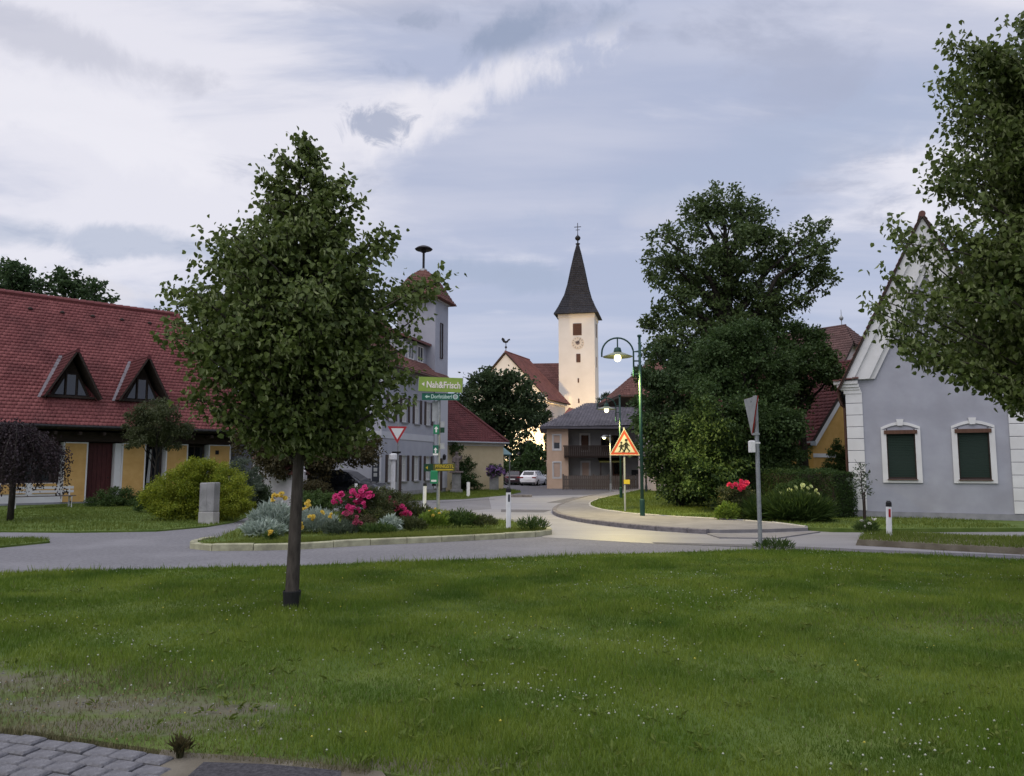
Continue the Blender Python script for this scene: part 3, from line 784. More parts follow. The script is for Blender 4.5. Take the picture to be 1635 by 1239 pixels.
sheet('dirt_strip', [(-2.01, 4.55), (-1.84, 4.5), (-1.35, 4.42), (-0.69, 4.23), (-0.4,3.6), (-1.7,3.6), (-1.95,4.3)], 0.036, M['soil'])
sheet('driveway', [(-1.69, 4.35), (-1.32, 4.32), (-0.91, 4.23), (-0.75,3.5), (-1.72,3.5)], 0.040, M['asphalt_rough'])

# grass
def dryness(x, y):
    a = np.exp(-(((x+3.2)/1.75)**2 + ((y-5.5)/0.80)**2)**1.3)
    b = 0.6*np.exp(-((x-5.3)/1.4)**2 - ((y-8.1)/0.6)**2)
    edge = np.exp(-((y-(4.47-0.34*(x+1.9)))/0.22)**2)*(x < 0.3)*0.8
    n = 0.5+0.5*np.sin(x*5.1+2*np.sin(y*4.3))*np.sin(y*6.7+1.7*np.sin(x*3.1))
    return np.clip((a*1.0+b+edge)*(0.75+0.5*n), 0, 1)
def bare(x, y):
    a = np.zeros_like(x)
    for (cx, cy, rx, ry) in WORN[:4]:
        a = np.maximum(a, np.exp(-(((x-cx)/rx)**2+((y-cy)/ry)**2)*1.3))
    return 0.88*a*(0.45+0.65*(np.sin(x*9.3+2.2*np.sin(y*11))*np.sin(y*15+1.7*np.sin(x*8)) > -0.25))
grow('lawn_grass', LAWN, 430000, 0.060, 0.0055, M['grass'], LZ, 1, 'dense mown green grass of the big foreground lawn', dens=lambda x, y: np.clip(1.0-0.95*dryness(x, y)-bare(x, y), 0.03, 1))
grow('dry_grass', LAWN, 150000, 0.050, 0.0065, M['grass_dry'], LZ, 2, 'thin yellowish worn grass near the paving in the front left corner', dens=lambda x, y: np.clip(dryness(x, y)*0.9-0.75*bare(x, y)+0.035, 0.0, 1))
grow('tall_grass', [(p[0], p[1]) for p in LAWN], 5000, 0.13, 0.007, M['grass'], LZ, 3, 'scattered taller grass tufts standing out of the foreground lawn',
     dens=lambda x, y: (np.sin(x*2.3+y*1.1)*np.sin(y*3.1-x) > 0.55)*0.9)
grow('lawn_fringe', LAWN_NEAR[3:-2] + [(p[0]+0.02, p[1]-0.07) for p in LAWN_NEAR[3:-2]][::-1], 6000, 0.06, 0.006, M['grass_dry'], LZ-0.01, 14, 'dry grass fringe overhanging the edge of the paving', near=False)
ed = arc(LAWN_EDGE, 2)
grow('lawn_fringe', ed + offset(ed, -0.25)[::-1], 9000, 0.12, 0.016, M['grass'], LZ, 4, 'ragged grass fringe where the foreground lawn meets the road', near=False)
grow('lawn_grass', RLAWN[:len(INNER)] + [(8.1, 19.42), (13.04, 19.61), (14,24), (11,26.5), (9.5,28), (12,45)], 45000, 0.08, 0.022, M['grass_far'], 0.10, 5, 'green grass of the small lawn behind the curved pavement', near=False)
grow('lawn_grass', [p for p in LLAWN if p[0] > -19] + [(-19,34), (-19,19.5)], 45000, 0.08, 0.022, M['grass_far'], 0.04, 6, 'green grass in front of the red roofed house', near=False)
grow('lawn_grass', WEDGE, 9000, 0.07, 0.018, M['grass_far'], 0.04, 7, 'narrow wedge of grass between the roads at the left edge', near=False)
grow('verge_grass', VERGE, 16000, 0.16, 0.03, M['grass_far'], 0.05, 8, 'unmown grass strip at the foot of the pale blue building', near=False)
grow('verge_grass', BANK_TOP, 16000, 0.11, 0.014, M['grass_far'], 0.12, 9, 'grass on the low earth bank beside the street on the right', near=False)
grow('island_grass', ISL_IN[12:-4] + offset(ISF, 1.1)[12:-4][::-1], 42000, 0.085, 0.012, M['grass_island'], 0.10, 10, 'short yellowish grass along the front kerb of the flower island', near=False)
grow('island_grass', ISL, 16000, 0.13, 0.014, M['grass_island'], 0.10, 11, 'longer grass between the plants of the flower island', near=False)
g_ = np.random.default_rng(88); wp = []; wa = []
for _ in range(260):
    y_ = 4.2*(13.5/4.2)**g_.random(); x_ = g_.uniform(-1, 1)*y_*0.72
    if not in_poly(np.array([x_]), np.array([y_]), LAWN)[0]: continue
    for _k in range(g_.integers(5, 12)):
        a_ = g_.uniform(0, 2*PI); wp.append((x_+0.05*math.cos(a_)*g_.random(), y_+0.05*math.sin(a_)*g_.random(), LZ+0.02)); wa.append((math.cos(a_), math.sin(a_), 0.45))
wp = np.array(wp); o_ = leaf_mesh('broadleaf_weeds', wp, np.array(wa), 0.055*(0.5+0.8*g_.random(len(wp))), M['grass_far'], None, aspect=0.35, jitter=0.25, seed=88)
tag(o_, 'flat rosettes of broad leaved weeds among the lawn grass', 'weeds', kind='stuff')
def specks(name, n, r, material, seed, dens, label, lift=None):
    g = np.random.default_rng(seed); m = n*30
    y = 3.9*(15.0/3.9)**g.random(m); x = g.uniform(-11, 11, m)
    ok = in_poly(x, y, LAWN) & (np.abs(x) < y*0.72+0.4) & (g.random(m) < dens(x, y))
    x = x[ok][:n]; y = y[ok][:n]; N = len(x); rr = r*(0.6+0.8*g.random(N)); zz = LZ+0.03+0.05*g.random(N) if lift is None else np.full(N, LZ+lift)
    o_ = np.array([[1,0,0],[0,1,0],[-1,0,0],[0,-1,0],[0,0,0.9],[0,0,-0.6]])
    V = (np.stack([x, y, zz], 1)[:, None, :] + o_[None]*rr[:, None, None]).reshape(-1, 3)
    f_ = np.array([[0,1,4],[1,2,4],[2,3,4],[3,0,4],[1,0,5],[2,1,5],[3,2,5],[0,3,5]])
    Fc = ((np.arange(N)*6)[:, None, None]+f_[None]).reshape(-1, 3)
    tag(np_mesh(name, V, Fc, material, None, np.repeat(g.random(N), 8)), label, 'flowers' if lift is None else 'litter', kind='stuff')
pat = lambda x, y: np.clip(0.05+1.2*(np.sin(x*1.3+2.1*np.sin(y*0.9))*np.sin(y*1.9+1.1*np.sin(x*1.7)) - 0.35), 0.04, 1)
specks('clover_flowers', 1000, 0.0075, M['clover'], 21, pat, 'white clover heads scattered through the foreground lawn')
specks('pebbles', 1500, 0.008, M['pebble'], 23, lambda x, y: np.clip(bare(x, y)*1.3-0.2, 0, 1), 'small stones lying in the worn patches of the lawn', 0.0)
specks('dead_leaves', 200, 0.008, M['litter'], 24, lambda x, y: np.clip(dryness(x, y)-0.15, 0, 1), 'dry leaf litter in the worn front left corner of the lawn', 0.012)
specks('dandelion_flowers', 60, 0.009, M['dandelion'], 22, lambda x, y: 0.2+0*x, 'few yellow flower heads dotted through the foreground lawn')

# ------------------------------------------------------------------ buildings
def window(parent, name, x0, x1, z0, z1, y, frame=0.06, fm='trim_white', pm='glass_dark', bars=1, depth=0.05, cross=0.0):
    """frame proud of the wall plane y (outside is -y), pane set back"""
    mb = MB()
    mb.box(x0, x0+frame, y-depth, y+0.02, z0, z1).box(x1-frame, x1, y-depth, y+0.02, z0, z1)
    mb.box(x0+frame, x1-frame, y-depth, y+0.02, z1-frame, z1).box(x0+frame, x1-frame, y-depth, y+0.02, z0, z0+frame)
    for b in range(bars):
        xc = x0+(x1-x0)*(b+1)/(bars+1); mb.box(xc-frame*0.35, xc+frame*0.35, y-depth*0.8, y+0.02, z0+frame, z1-frame)
    if cross:
        zc = z0+(z1-z0)*cross; mb.box(x0+frame, x1-frame, y-depth*0.7, y+0.02, zc-frame*0.3, zc+frame*0.3)
    w = mb.build(name, M[fm], parent)
    MB().box(x0+frame*0.5, x1-frame*0.5, y-0.012, y+0.01, z0+frame*0.5, z1-frame*0.5).build('pane', M[pm], w)
    return w

def wall_with_holes(mb, x0, x1, z0, z1, y0, y1, holes):
    """front wall slab in xz with rectangular openings, built from blocks that meet end to end"""
    xs = sorted(set([x0, x1]+[h[0] for h in holes]+[h[1] for h in holes]))
    for a, b in zip(xs, xs[1:]):
        hs = sorted([(h[2], h[3]) for h in holes if h[0] <= a+1e-6 and h[1] >= b-1e-6])
        z = z0
        for (p, q) in hs:
            if p > z+1e-6: mb.box(a, b, y0, y1, z, p)
            z = q
        if z < z1-1e-6: mb.box(a, b, y0, y1, z, z1)
    return mb

def gable_house(t, W, Ln, ze, zr, wallm, tilem, over=0.3, front=0.15, tw=0.22, tl=0.2, seed=1, hip=0.0, roofm='under_roof', verge='trim_white', vergew=0.0, half_hip=0.0):
    """gable front on y=0 (faces -y), x 0..W, ridge along +y"""
    mb = MB()
    zh = zr-half_hip*(zr-ze)
    xh0 = W/2*(1-half_hip) ; xh1 = W-xh0
    poly = [(0,0), (W,0), (W,ze)] + ([(xh1,zh), (xh0,zh)] if half_hip else [(W/2,zr)]) + [(0,ze)]
    mb.yprism(poly, 0, Ln)
    mb.build('wall', M[wallm], t)
    run = W/2; rise = zr-ze; sl = math.hypot(run, rise)
    ux = run/sl; uz = rise/sl
    th = 0.10
    L = sl+over
    for s, nm in ((-1, 'roof'), (1, 'roof')):
        ex = W/2+s*(run+over*ux); ez = ze-over*uz
        nx, nz = s*uz, ux
        A = Vector((ex, -front, ez)); B = Vector((ex, Ln+front, ez)); Rr = Vector((W/2, 0, zr))
        rf = -front + (half_hip*run*0.9 if half_hip else 0)
        C = Vector((W/2, Ln+front, zr)); D = Vector((W/2, rf, zr)); 
        up = Vector((nx, 0, nz))*0.04
        mbr = MB(); k = [A, B, C, D]
        if half_hip:
            hx = W/2+s*run*half_hip; hz = zr-rise*half_hip
            k = [A, B, C, D, Vector((hx, -front, hz))]
        n = len(k)
        lo = [p+up*0.1 for p in k]; hi = [p+up+Vector((nx,0,nz))*th for p in k]
        if s > 0: lo, hi = lo[::-1], hi[::-1]
        mbr.add([*lo, *hi], [tuple(range(n)), tuple(range(2*n-1, n-1, -1))] + [((i+1) % n, i, n+i, n+(i+1) % n) for i in range(n)])
        r = mbr.build(nm, M[roofm], t)
        off = up+Vector((nx,0,nz))*(th+0.002)
        O = A+off
        hh = half_hip*sl
        def uf(v, hh=hh, L=L):
            u0 = 0.0
            if half_hip and v > L-hh: u0 = (v-(L-hh))/hh*half_hip*run*0.9
            return (u0, Ln+2*front)
        tile_field('tiles', O, (0,1,0), (-s*ux, 0, uz), L, uf, M[tilem], r, tw, tl, 0.03, seed+(s > 0))
    if half_hip:
        hx0, hx1 = W/2-run*half_hip, W/2+run*half_hip; hz = zr-rise*half_hip; by = -front+half_hip*run*0.9
        mbr = MB(); p = [Vector((hx0,-front-0.1,hz-0.05)), Vector((hx1,-front-0.1,hz-0.05)), Vector((W/2,by,zr+0.12))]
        q = [v-Vector((0,-0.02,0.12)) for v in p]
        mbr.add(p+q, [(0,1,2), (5,4,3), (0,3,4,1), (1,4,5,2), (2,5,3,0)])
        r = mbr.build('hip', M[roofm], t)
        V = Vector((0, by+front+0.1, zr+0.17-hz)); Lh = V.length
        tile_field('tiles', p[0]+Vector((0,-0.01,0.03)), (1,0,0), V, Lh, lambda v: (v/Lh*(hx1-hx0)/2, (hx1-hx0)*(1-v/Lh/2)), M[tilem], r, tw, tl, 0.03, seed+7)
    mb = MB(); mb.tube([(W/2, -front+(half_hip*run*0.9 if half_hip else 0), zr+0.14), (W/2, Ln+front, zr+0.14)], 0.10, 8)
    mb.build('ridge', M[tilem], t)
    if vergew:
        mb = MB()
        for s in (-1, 1):
            e = Vector((W/2+s*(run+0.1*ux), 0, ze-0.1*uz)); a = Vector((W/2, 0, zr))
            d = Vector((s*uz, 0, ux))
            pts = [e+d*0.02, a+Vector((0,0,0.02/ux)), a-Vector((0,0,vergew/ux)), e-d*vergew]
            if s < 0: pts = pts[::-1]
            mb.add([p+Vector((0,-front*0.9,0)) for p in pts]+[p+Vector((0,0.0,0)) for p in pts], [(0,1,2,3),(7,6,5,4),(0,4,5,1),(1,5,6,2),(2,6,7,3),(3,7,4,0)])
        mb.build('verge_board', M[verge], t)

# ---- long farmhouse on the left
LH = thing('farmhouse', 'long low house with big red tiled roof, two pointed dormers and yellow wall panels', 'house', (-19.4, 33.3, 0), math.atan2(0.683, 0.73))
ZE, ZR, YE, YR = 3.42, 9.74, -0.9, 4.2
XL, XR, XRID = -16.0, 8.3, 5.75
sl = Vector((0, YR-YE, ZR-ZE)); SL = sl.length; sd = sl.normalized(); sn = Vector((0, -sd.z, sd.y))
mb = MB()
mb.add([(XL,YE,ZE), (XR,YE,ZE), (XRID,YR,ZR), (XL,YR,ZR), (XL,YR*2-YE,ZE), (XR,YR*2-YE,ZE),
        (XL,YE,ZE-0.16), (XR,YE,ZE-0.16), (XL,YR*2-YE,ZE-0.16), (XR,YR*2-YE,ZE-0.16)],
       [(0,1,2,3), (3,2,5,4), (1,5,2), (0,3,4,8,6), (0,6,7,1), (1,7,9,5), (5,9,8,4), (6,8,9,7)])
roof = mb.build('roof', M['under_roof'], LH)
hipx = XR-XRID
tile_field('tiles', Vector((XL,YE,ZE))+sn*0.005, (1,0,0), sd, SL, lambda v: (0, XR-XL-hipx*v/SL), M['tile_red'], roof, 0.18, 0.20, 0.032, 3)
hs = Vector((-hipx, 0, ZR-ZE)); HL = hs.length; hu = YR*2-2*YE
tile_field('tiles', Vector((XR,YE,ZE)), (0,1,0), hs, HL, lambda v: (hu/2*v/HL, hu*(1-v/HL/2)), M['tile_red'], roof, 0.18, 0.20, 0.032, 4)
ridge_tile = MB(); ridge_tile.tube([(0,0,0), (0.36,0,0.01)], [0.115, 0.135], 8)
rt0 = ridge_tile.build('ridge_tile', M['tile_red'], roof); rt0.location = (XRID-0.35, YR, ZR+0.05)
for i in range(1, 56): share(rt0, roof, (XRID-0.35-0.34*i, YR, ZR+0.05))
hipt = Vector((XRID-XR, YR-YE, ZR-ZE)); q = hipt.to_track_quat('X', 'Z').to_euler()
for i in range(int(hipt.length/0.34)):
    p = Vector((XR,YE,ZE))+hipt.normalized()*(0.34*i); share(rt0, roof, p+Vector((0,0,0.05)), q)
vent = MB(); vent.lathe([(0.11,0.0),(0.11,0.05),(0.06,0.10),(0.01,0.12)], 8)
v0 = None
for i in range(9):
    p = Vector((4.2-1.33*i, 0, 0)) + Vector((0,YE,ZE))+sd*(SL-0.95)+sn*0.02
    if v0 is None: v0 = vent.build('roof_vent', M['wood_dark'], roof); v0.location = p
    else: share(v0, roof, p)
MB().tube([(XL,YE-0.07,ZE-0.06), (XR+0.05,YE-0.07,ZE-0.06)], 0.075, 8).build('gutter', M['iron'], LH)
PAN = [(-0.18, 0.78), (2.18, 3.21), (4.11, 5.13), (6.13, 7.23)]
ZT = 2.72
mb = MB(); mb.box(XL+0.6, 7.4, 0.62, 0.9, 0, 3.2); mb.box(7.2, 7.4, 0.9, YR*2-YE-0.9, 0, 3.2); mb.box(XL+0.6, 7.2, YR*2-YE-1.1, YR*2-YE-0.9, 0, 3.2)
mb.build('wall', M['wood_dark'], LH)
mb = MB(); mb.box(XL+0.6, 7.4, -0.02, 0.62, ZT+0.04, 3.18); mb.build('wood_beam', M['wood_dark'], LH)
rb = None
for i in range(24):
    p = (-15.0+i*0.95, -0.82, 3.02)
    if rb is None: rb = MB().box(0, 0.11, 0, 0.78, 0, 0.14).build('rafter_end', M['wood_dark'], LH); rb.location = p
    else: share(rb, LH, p)
for (a, b) in PAN:
    w = MB().box(a+0.055, b-0.055, 0.0, 0.60, 0.12, ZT-0.05).build('wall_panel', M['plaster_yellow'], LH)
    MB().box(a, a+0.055, -0.012, 0.612, 0.12, ZT).box(b-0.055, b, -0.012, 0.612, 0.12, ZT).box(a+0.055, b-0.055, -0.012, 0.612, ZT-0.05, ZT).build('border', M['trim_white'], w)
mb = MB(); mb.box(-9, PAN[0][0]-0.003, 0.05, 0.60, 0.12, 0.95); mb.build('wall_panel', M['trim_white'], LH)
w = MB().box(-2.4, -1.5, 0.02, 0.05, 0.5, 0.93).box(-1.25, -0.35, 0.02, 0.05, 0.5, 0.93).build('wall_panel', M['plaster_yellow'], LH)
MB().box(-9, 7.4, 0.02, 0.66, 0, 0.118).build('plinth', M['plinth'], LH)
dr = MB().box(0.88, 1.91-0.01, 0.46, 0.54, 0.12, ZT-0.01).build('door', M['door_red'], LH)
for i in range(5):
    x = 0.88+0.03+i*0.19
    MB().box(x, x+0.17, 0.44, 0.459, 0.16, ZT-0.06).build('door_board', M['door_red'], dr)
MB().ball((1.76, 0.43, 1.15), 0.03).build('handle', M['iron'], dr)
MB().box(1.91, 2.18-0.003, 0.06, 0.60, 0.12, ZT-0.02).build('door_reveal', M['trim_white'], LH)
window(LH, 'window', 3.24, 4.08, 0.5, ZT-0.05, 0.56, 0.07, 'shutter', 'glass_dark', 1)
MB().add([(3.42,0.42,0.9),(3.56,0.42,0.9),(3.60,0.42,2.45),(3.53,0.42,2.45)]+[(3.42,0.45,0.9),(3.56,0.45,0.9),(3.60,0.45,2.45),(3.53,0.45,2.45)], [(0,1,2,3),(7,6,5,4),(0,4,5,1),(1,5,6,2),(2,6,7,3),(3,7,4,0)]).build('curtain', M['curtain'], LH)
window(LH, 'window', 5.16, 6.1, 0.5, ZT-0.05, 0.56, 0.07, 'shutter', 'glass_dark', 1)
window(LH, 'window', -1.9, -0.5, 0.97, ZT-0.05, 0.56, 0.07, 'shutter', 'glass_dark', 1)
MB().box(6.45, 6.62, -0.035, -0.002, 2.25, 2.45).build('wall_lamp', M['iron'], LH)
def dormer(t0, label):
    yb, zb = 0.12, ZE+(0.12-YE)*(ZR-ZE)/(YR-YE)+0.06
    h, hw = 1.86, 0.98
    zt = zb+h; yr = YE+(zt-ZE)*(YR-YE)/(ZR-ZE)
    mb = MB()
    # triangular front, recessed
    mb.yprism([(t0-hw*0.80, zb), (t0+hw*0.80, zb), (t0, zt-0.22)], yb+0.02, yb+0.12)
    mb.box(t0-hw*0.95, t0+hw*0.95, yb-0.25, yb+0.12, zb-0.10, zb-0.002)
    d = mb.build('dormer', M['wood_dark'], LH); d['label'] = label
    for s in (-1, 1):
        A = Vector((t0+s*(hw+0.10), yb-0.62, zb-0.14)); B = Vector((t0, yb-0.85, zt)); C = Vector((t0, yr, zt)); D = Vector((t0+s*(hw+0.10), YE+(zb-0.14-ZE)*(YR-YE)/(ZR-ZE)+0.02, zb-0.14))
        nn = (B-A).cross(Vector((0,1,0)))*(1 if s < 0 else -1); nn.normalize()
        if nn.z < 0: nn = -nn
        k = [A, B, C, D]; hi = [p+nn*0.07 for p in k]
        if s > 0: k, hi = k[::-1], hi[::-1]
        MB().add(k+hi, [(3,2,1,0), (4,5,6,7), (0,1,5,4), (1,2,6,5), (2,3,7,6), (3,0,4,7)]).build('dormer_roof', M['under_roof'], d)
        Lr = (B-A).length; y0 = A.y; y1 = D.y; y2 = C.y
        tile_field('tiles', A+nn*0.073, (0,1,0), (B-A)-Vector((0,B.y-A.y,0)), Lr, lambda v: ((B.y-A.y)*v/Lr, (y1-y0)+(y2-y1)*v/Lr), M['tile_wine'], d, 0.17, 0.19, 0.026, 11+s)
    a = Vector((t0-hw-0.14, YE+(zb-0.14-ZE)*(YR-YE)/(ZR-ZE), zb-0.14)); b = Vector((t0-0.02, yr+0.1, zt+0.1))
    w = sn*0.05
    MB().add([a+w+Vector((-0.16,0,0)), a+w, b+w, b+w+Vector((-0.16,0,0)), a+Vector((-0.16,0,0)), a, b, b+Vector((-0.16,0,0))], [(0,1,2,3), (0,4,5,1), (3,7,4,0), (1,5,6,2)]).build('valley_flashing', M['lead'], d)
    MB().tube([(t0, yb-0.87, zt+0.08), (t0, yr+0.1, zt+0.08)], 0.09, 8).build('dormer_ridge', M['tile_wine'], d)
    y = yb-0.004
    MB().box(t0-0.17, t0+0.17, y-0.03, y+0.02, zb+0.06, zb+0.95).build('pane', M['glass_sky'], d)
    MB().box(t0-0.24, t0-0.172, y-0.06, y+0.02, zb+0.002, zb+1.02).box(t0+0.172, t0+0.24, y-0.06, y+0.02, zb+0.002, zb+1.02).box(t0-0.172, t0+0.172, y-0.06, y+0.02, zb+0.955, zb+1.02).build('pane_frame', M['wood_dark'], d)
    for s in (-1, 1):
        P = [(t0+s*0.28, zb+0.06), (t0+s*0.62, zb+0.06), (t0+s*0.28, zb+0.78)]
        if s < 0: P = [P[1], P[0], P[2]]
        MB().yprism(P, y-0.02, y+0.02).build('pane', M['glass_sky'], d)
dormer(-0.02, 'dormer nearer the left edge'); dormer(2.92, 'dormer with bright panes nearer the tree')

# ---- grey gabled house on the right
RH = thing('gabled_house', 'small pale grey house with steep gable, white mouldings and two dark shuttered windows', 'house', (10.6, 24.0, 0), math.atan2(-0.423, 0.906))
W, ZE2, ZR2 = 4.78, 4.12, 9.05
mb = MB()
holes = [(1.09, 1.88, 1.27, 2.80), (2.99, 3.81, 1.27, 2.80)]
wall_with_holes(mb, 0, W, 0.28, ZE2, 0.0, 0.32, holes)
mb.yprism([(0,ZE2), (W,ZE2), (W/2,ZR2)], 0.0, 0.32)
mb.box(0, 0.3, 0.32, 9, 0.28, ZE2); mb.box(W-0.3, W, 0.32, 9, 0.28, ZE2)
mb.build('wall', M['plaster_grey'], RH)
MB().box(-0.04, W+0.04, -0.035, 9, 0, 0.278).build('plinth', M['plinth'], RH)
for x0 in (-0.012, W-0.462):
    for i in range(10):
        z0 = 0.30+i*0.372
        MB().cbox(x0, x0+0.474, -0.045, 0.3, z0, z0+0.352, 0.012).build('quoin', M['trim_white'], RH)
for i, (x0, x1, z0, z1) in enumerate(holes):
    xc = (x0+x1)/2; a = 0.145
    mb = MB()
    mb.box(x0-a, x0, -0.05, 0.06, z0-0.11, z1-0.02); mb.box(x1, x1+a, -0.05, 0.06, z0-0.11, z1-0.02)
    mb.box(x0, x1, -0.05, 0.06, z0-0.11, z0-0.03)
    n = 10; lo = []; hi = []
    for k in range(n+1):
        f = k/n; x = x0-a+(x1-x0+2*a)*f; c = math.sin(PI*f)
        hi.append((x, z1+0.06+0.16*c)); lo.append((x, z1-0.02+0.15*c if 0 < k < n else z1-0.02))
    for k in range(n):
        mb.yprism([lo[k], lo[k+1], hi[k+1], hi[k]], -0.05, 0.06)
    sw = mb.build('window_surround', M['trim_white'], RH)
    MB().yprism([(xc-0.07,z1+0.10), (xc+0.07,z1+0.10), (xc+0.10,z1+0.30), (xc-0.10,z1+0.30)], -0.085, 0.0).build('keystone', M['trim_white'], sw)
    mb = MB(); lo2 = [(x0-0.02+(x1-x0+0.04)*k/8, z1-0.03+0.13*math.sin(PI*k/8)) for k in range(9)]
    mb.yprism([(x0,z1-0.04), (x1,z1-0.04)]+lo2[::-1][1:-1], -0.012, 0.05); mb.build('arch_infill', M['plaster_grey'], sw)
    MB().box(x0-0.06, x1+0.06, -0.09, 0.05, z1-0.15, z1-0.035).build('shutter_box', M['wood_brown'], sw)
    mb = MB()
    nsl = 26; zz = z1-0.155; dz = (zz-z0-0.06)/nsl
    for k in range(nsl):
        mb.box(x0+0.035, x1-0.035, 0.035, 0.05, z0+0.06+k*dz+0.004, z0+0.06+(k+1)*dz-0.003)
    bl = mb.build('blind', M['blind_green'], sw); bl['kind'] = 'stuff'
    MB().box(x0+0.002, x0+0.034, 0.0, 0.08, z0, z1-0.152).box(x1-0.034, x1-0.002, 0.0, 0.08, z0, z1-0.152).box(x0+0.034, x1-0.034, 0.0, 0.08, z0, z0+0.055).build('frame', M['wood_dark'], sw)
    MB().box(x0+0.01, x1-0.01, 0.09, 0.12, z0, z1).build('pane', M['glass_dark'], sw)
    MB().box(x0-0.02, x1+0.02, -0.10, 0.03, z0-0.03, z0-0.003).build('sill', M['wood_brown'], sw)
run = W/2; rise = ZR2-ZE2; slr = math.hypot(run, rise); ux, uz = run/slr, rise/slr
# stepped mouldings up both slopes
for (off0, off1, py, nm) in ((0.02, -0.20, -0.22, 'verge_moulding'), (-0.20, -0.50, -0.14, 'verge_moulding'), (-0.50, -0.60, -0.19, 'verge_moulding'), (-0.60, -0.74, -0.08, 'verge_moulding')):
    mb = MB()
    for s in (-1, 1):
        d = Vector((s*uz, 0, ux)); e = Vector((W/2+s*(run+0.26), 0, ZE2-0.26*uz/ux+0.20)); a = Vector((W/2, 0, ZR2+0.20))
        def on(off, top):
            return (a+Vector((0,0,off/ux))) if top else (e+Vector((0,0,off/ux)))
        zmin = ZE2+0.262
        def low(off):
            zt_ = ZR2+0.20+off/ux
            return Vector((W/2+s*(zt_-zmin)*ux/uz, 0, zmin))
        p = [low(off1), on(off1, 1), on(off0, 1), low(off0)]
        if s > 0: p = p[::-1]
        q = [Vector((v.x, py, max(v.z, zmin))) for v in p]; r2 = [Vector((v.x, 0.30, max(v.z, zmin))) for v in p]
        mb.add(q+r2, [(3,2,1,0), (4,5,6,7), (0,1,5,4), (1,2,6,5), (2,3,7,6), (3,0,4,7)])
    mb.build(nm, M['trim_white'], RH)
for s in (-1, 1):
    e = Vector((W/2+s*(run+0.16), -0.30, ZE2-0.16*uz/ux+0.26)); a = Vector((W/2, -0.30, ZR2+0.26)); nn = Vector((s*uz,0,ux))
    k = [e, a, a+Vector((0,9.3,0)), e+Vector((0,9.3,0))]; hi = [p+nn*0.06 for p in k]
    if s > 0: k, hi = k[::-1], hi[::-1]
    r = MB().add(k+hi, [(3,2,1,0), (4,5,6,7), (0,1,5,4), (1,2,6,5), (2,3,7,6), (3,0,4,7)]).build('roof', M['under_roof'], RH)
    tile_field('tiles', e+nn*0.062, (0,1,0), a-e, (a-e).length, lambda v: (-0.02, 9.3), M['tile_brown'], r, 0.18, 0.19, 0.03, 31+s)
MB().tube([(W/2,-0.30,ZR2+0.36),(W/2,9,ZR2+0.36)], 0.10, 8).build('ridge', M['tile_brown'], RH)
for x0, x1, s in ((-0.34, 0.42, -1), (W-0.42, W+0.34, 1)):
    mb = MB()
    mb.box(x0 if s < 0 else x0+0.06, x1-0.06 if s < 0 else x1, -0.20, 0.4, ZE2+0.12, ZE2+0.22)
    mb.box(x0+0.09 if s < 0 else x0+0.03, x1-0.03 if s < 0 else x1-0.09, -0.15, 0.4, ZE2+0.02, ZE2+0.118)
    mb.box(x0+0.20 if s < 0 else x0, x1 if s < 0 else x1-0.20, -0.10, 0.4, ZE2-0.06, ZE2+0.018)
    mb.box(x0+0.28 if s < 0 else x0-0.02, x1+0.02 if s < 0 else x1-0.28, -0.07, 0.4, ZE2-0.18, ZE2-0.062)
    c = mb.build('cornice', M['trim_white'], RH)
    k = MB()
    for j in range(4):
        xx = x0-0.02+j*0.19
        k.box(xx, xx+0.18, -0.28, 0.06, ZE2+0.222+(0.02*j if s < 0 else 0.02*(3-j)), ZE2+0.26+(0.02*j if s < 0 else 0.02*(3-j)))
    k.build('cornice_tiles', M['tile_brown'], c)
MB().tube([(-0.21,0.45,ZE2-0.12), (-0.21,9,ZE2-0.12)], 0.06, 8).build('gutter', M['copper'], RH)
MB().tube([(-0.21,0.47,ZE2-0.14), (-0.21,0.45,ZE2-0.30), (-0.14,0.42,ZE2-0.50), (-0.06,0.42,ZE2-0.62), (-0.06,0.42,0.1)], 0.045, 8).build('downpipe', M['copper'], RH)
MB().box(W/2-0.10, W/2+0.10, -0.012, 0.05, ZR2-1.6, ZR2-1.35).build('gable_vent', M['glass_dark'], RH)

# ---- ochre house with red roof behind the hedge
OH = thing('ochre_house', 'ochre house with dark red roof and white verge behind the hedge', 'house', (13.05, 33.0, 0), R(28))
gable_house(OH, 6.4, 9, 2.75, 6.35, 'plaster_ochre', 'tile_wine', over=0.35, front=0.12, tw=0.24, tl=0.22, seed=41, vergew=0.20)
MB().box(-0.02, 6.42, -0.03, -0.002, 2.05, 2.22).build('wall_band', M['trim_white'], OH)
MB().box(-0.30, 0.02, -0.14, 0.3, 2.56, 2.74).build('gutter_box', M['galv'], OH)

# ---- brown roofed house further back on the right
BH = thing('brown_roofed_house', 'pinkish house with old brown half hipped roof and a finial, behind the ochre house', 'house', (19.35, 46.0, 0), R(38))
gable_house(BH, 7.6, 11, 6.6, 10.69, 'plaster_pink', 'tile_old', over=0.4, front=0.35, tw=0.26, tl=0.24, seed=47, half_hip=0.34)
MB().lathe([(0.03,0),(0.03,0.35),(0.12,0.45),(0.14,0.55),(0.05,0.68),(0.025,0.75),(0.015,1.1)], 8, (3.8, 1.1, 10.69+0.15)).build('finial', M['galv'], BH)

# ---- tall pale blue municipal building with hose tower
MU = thing('municipal_building', 'tall pale blue building with dark shutters and a square tower at its end', 'building', (-6.65, 38.5, 0), math.atan2(0.956, 0.292))
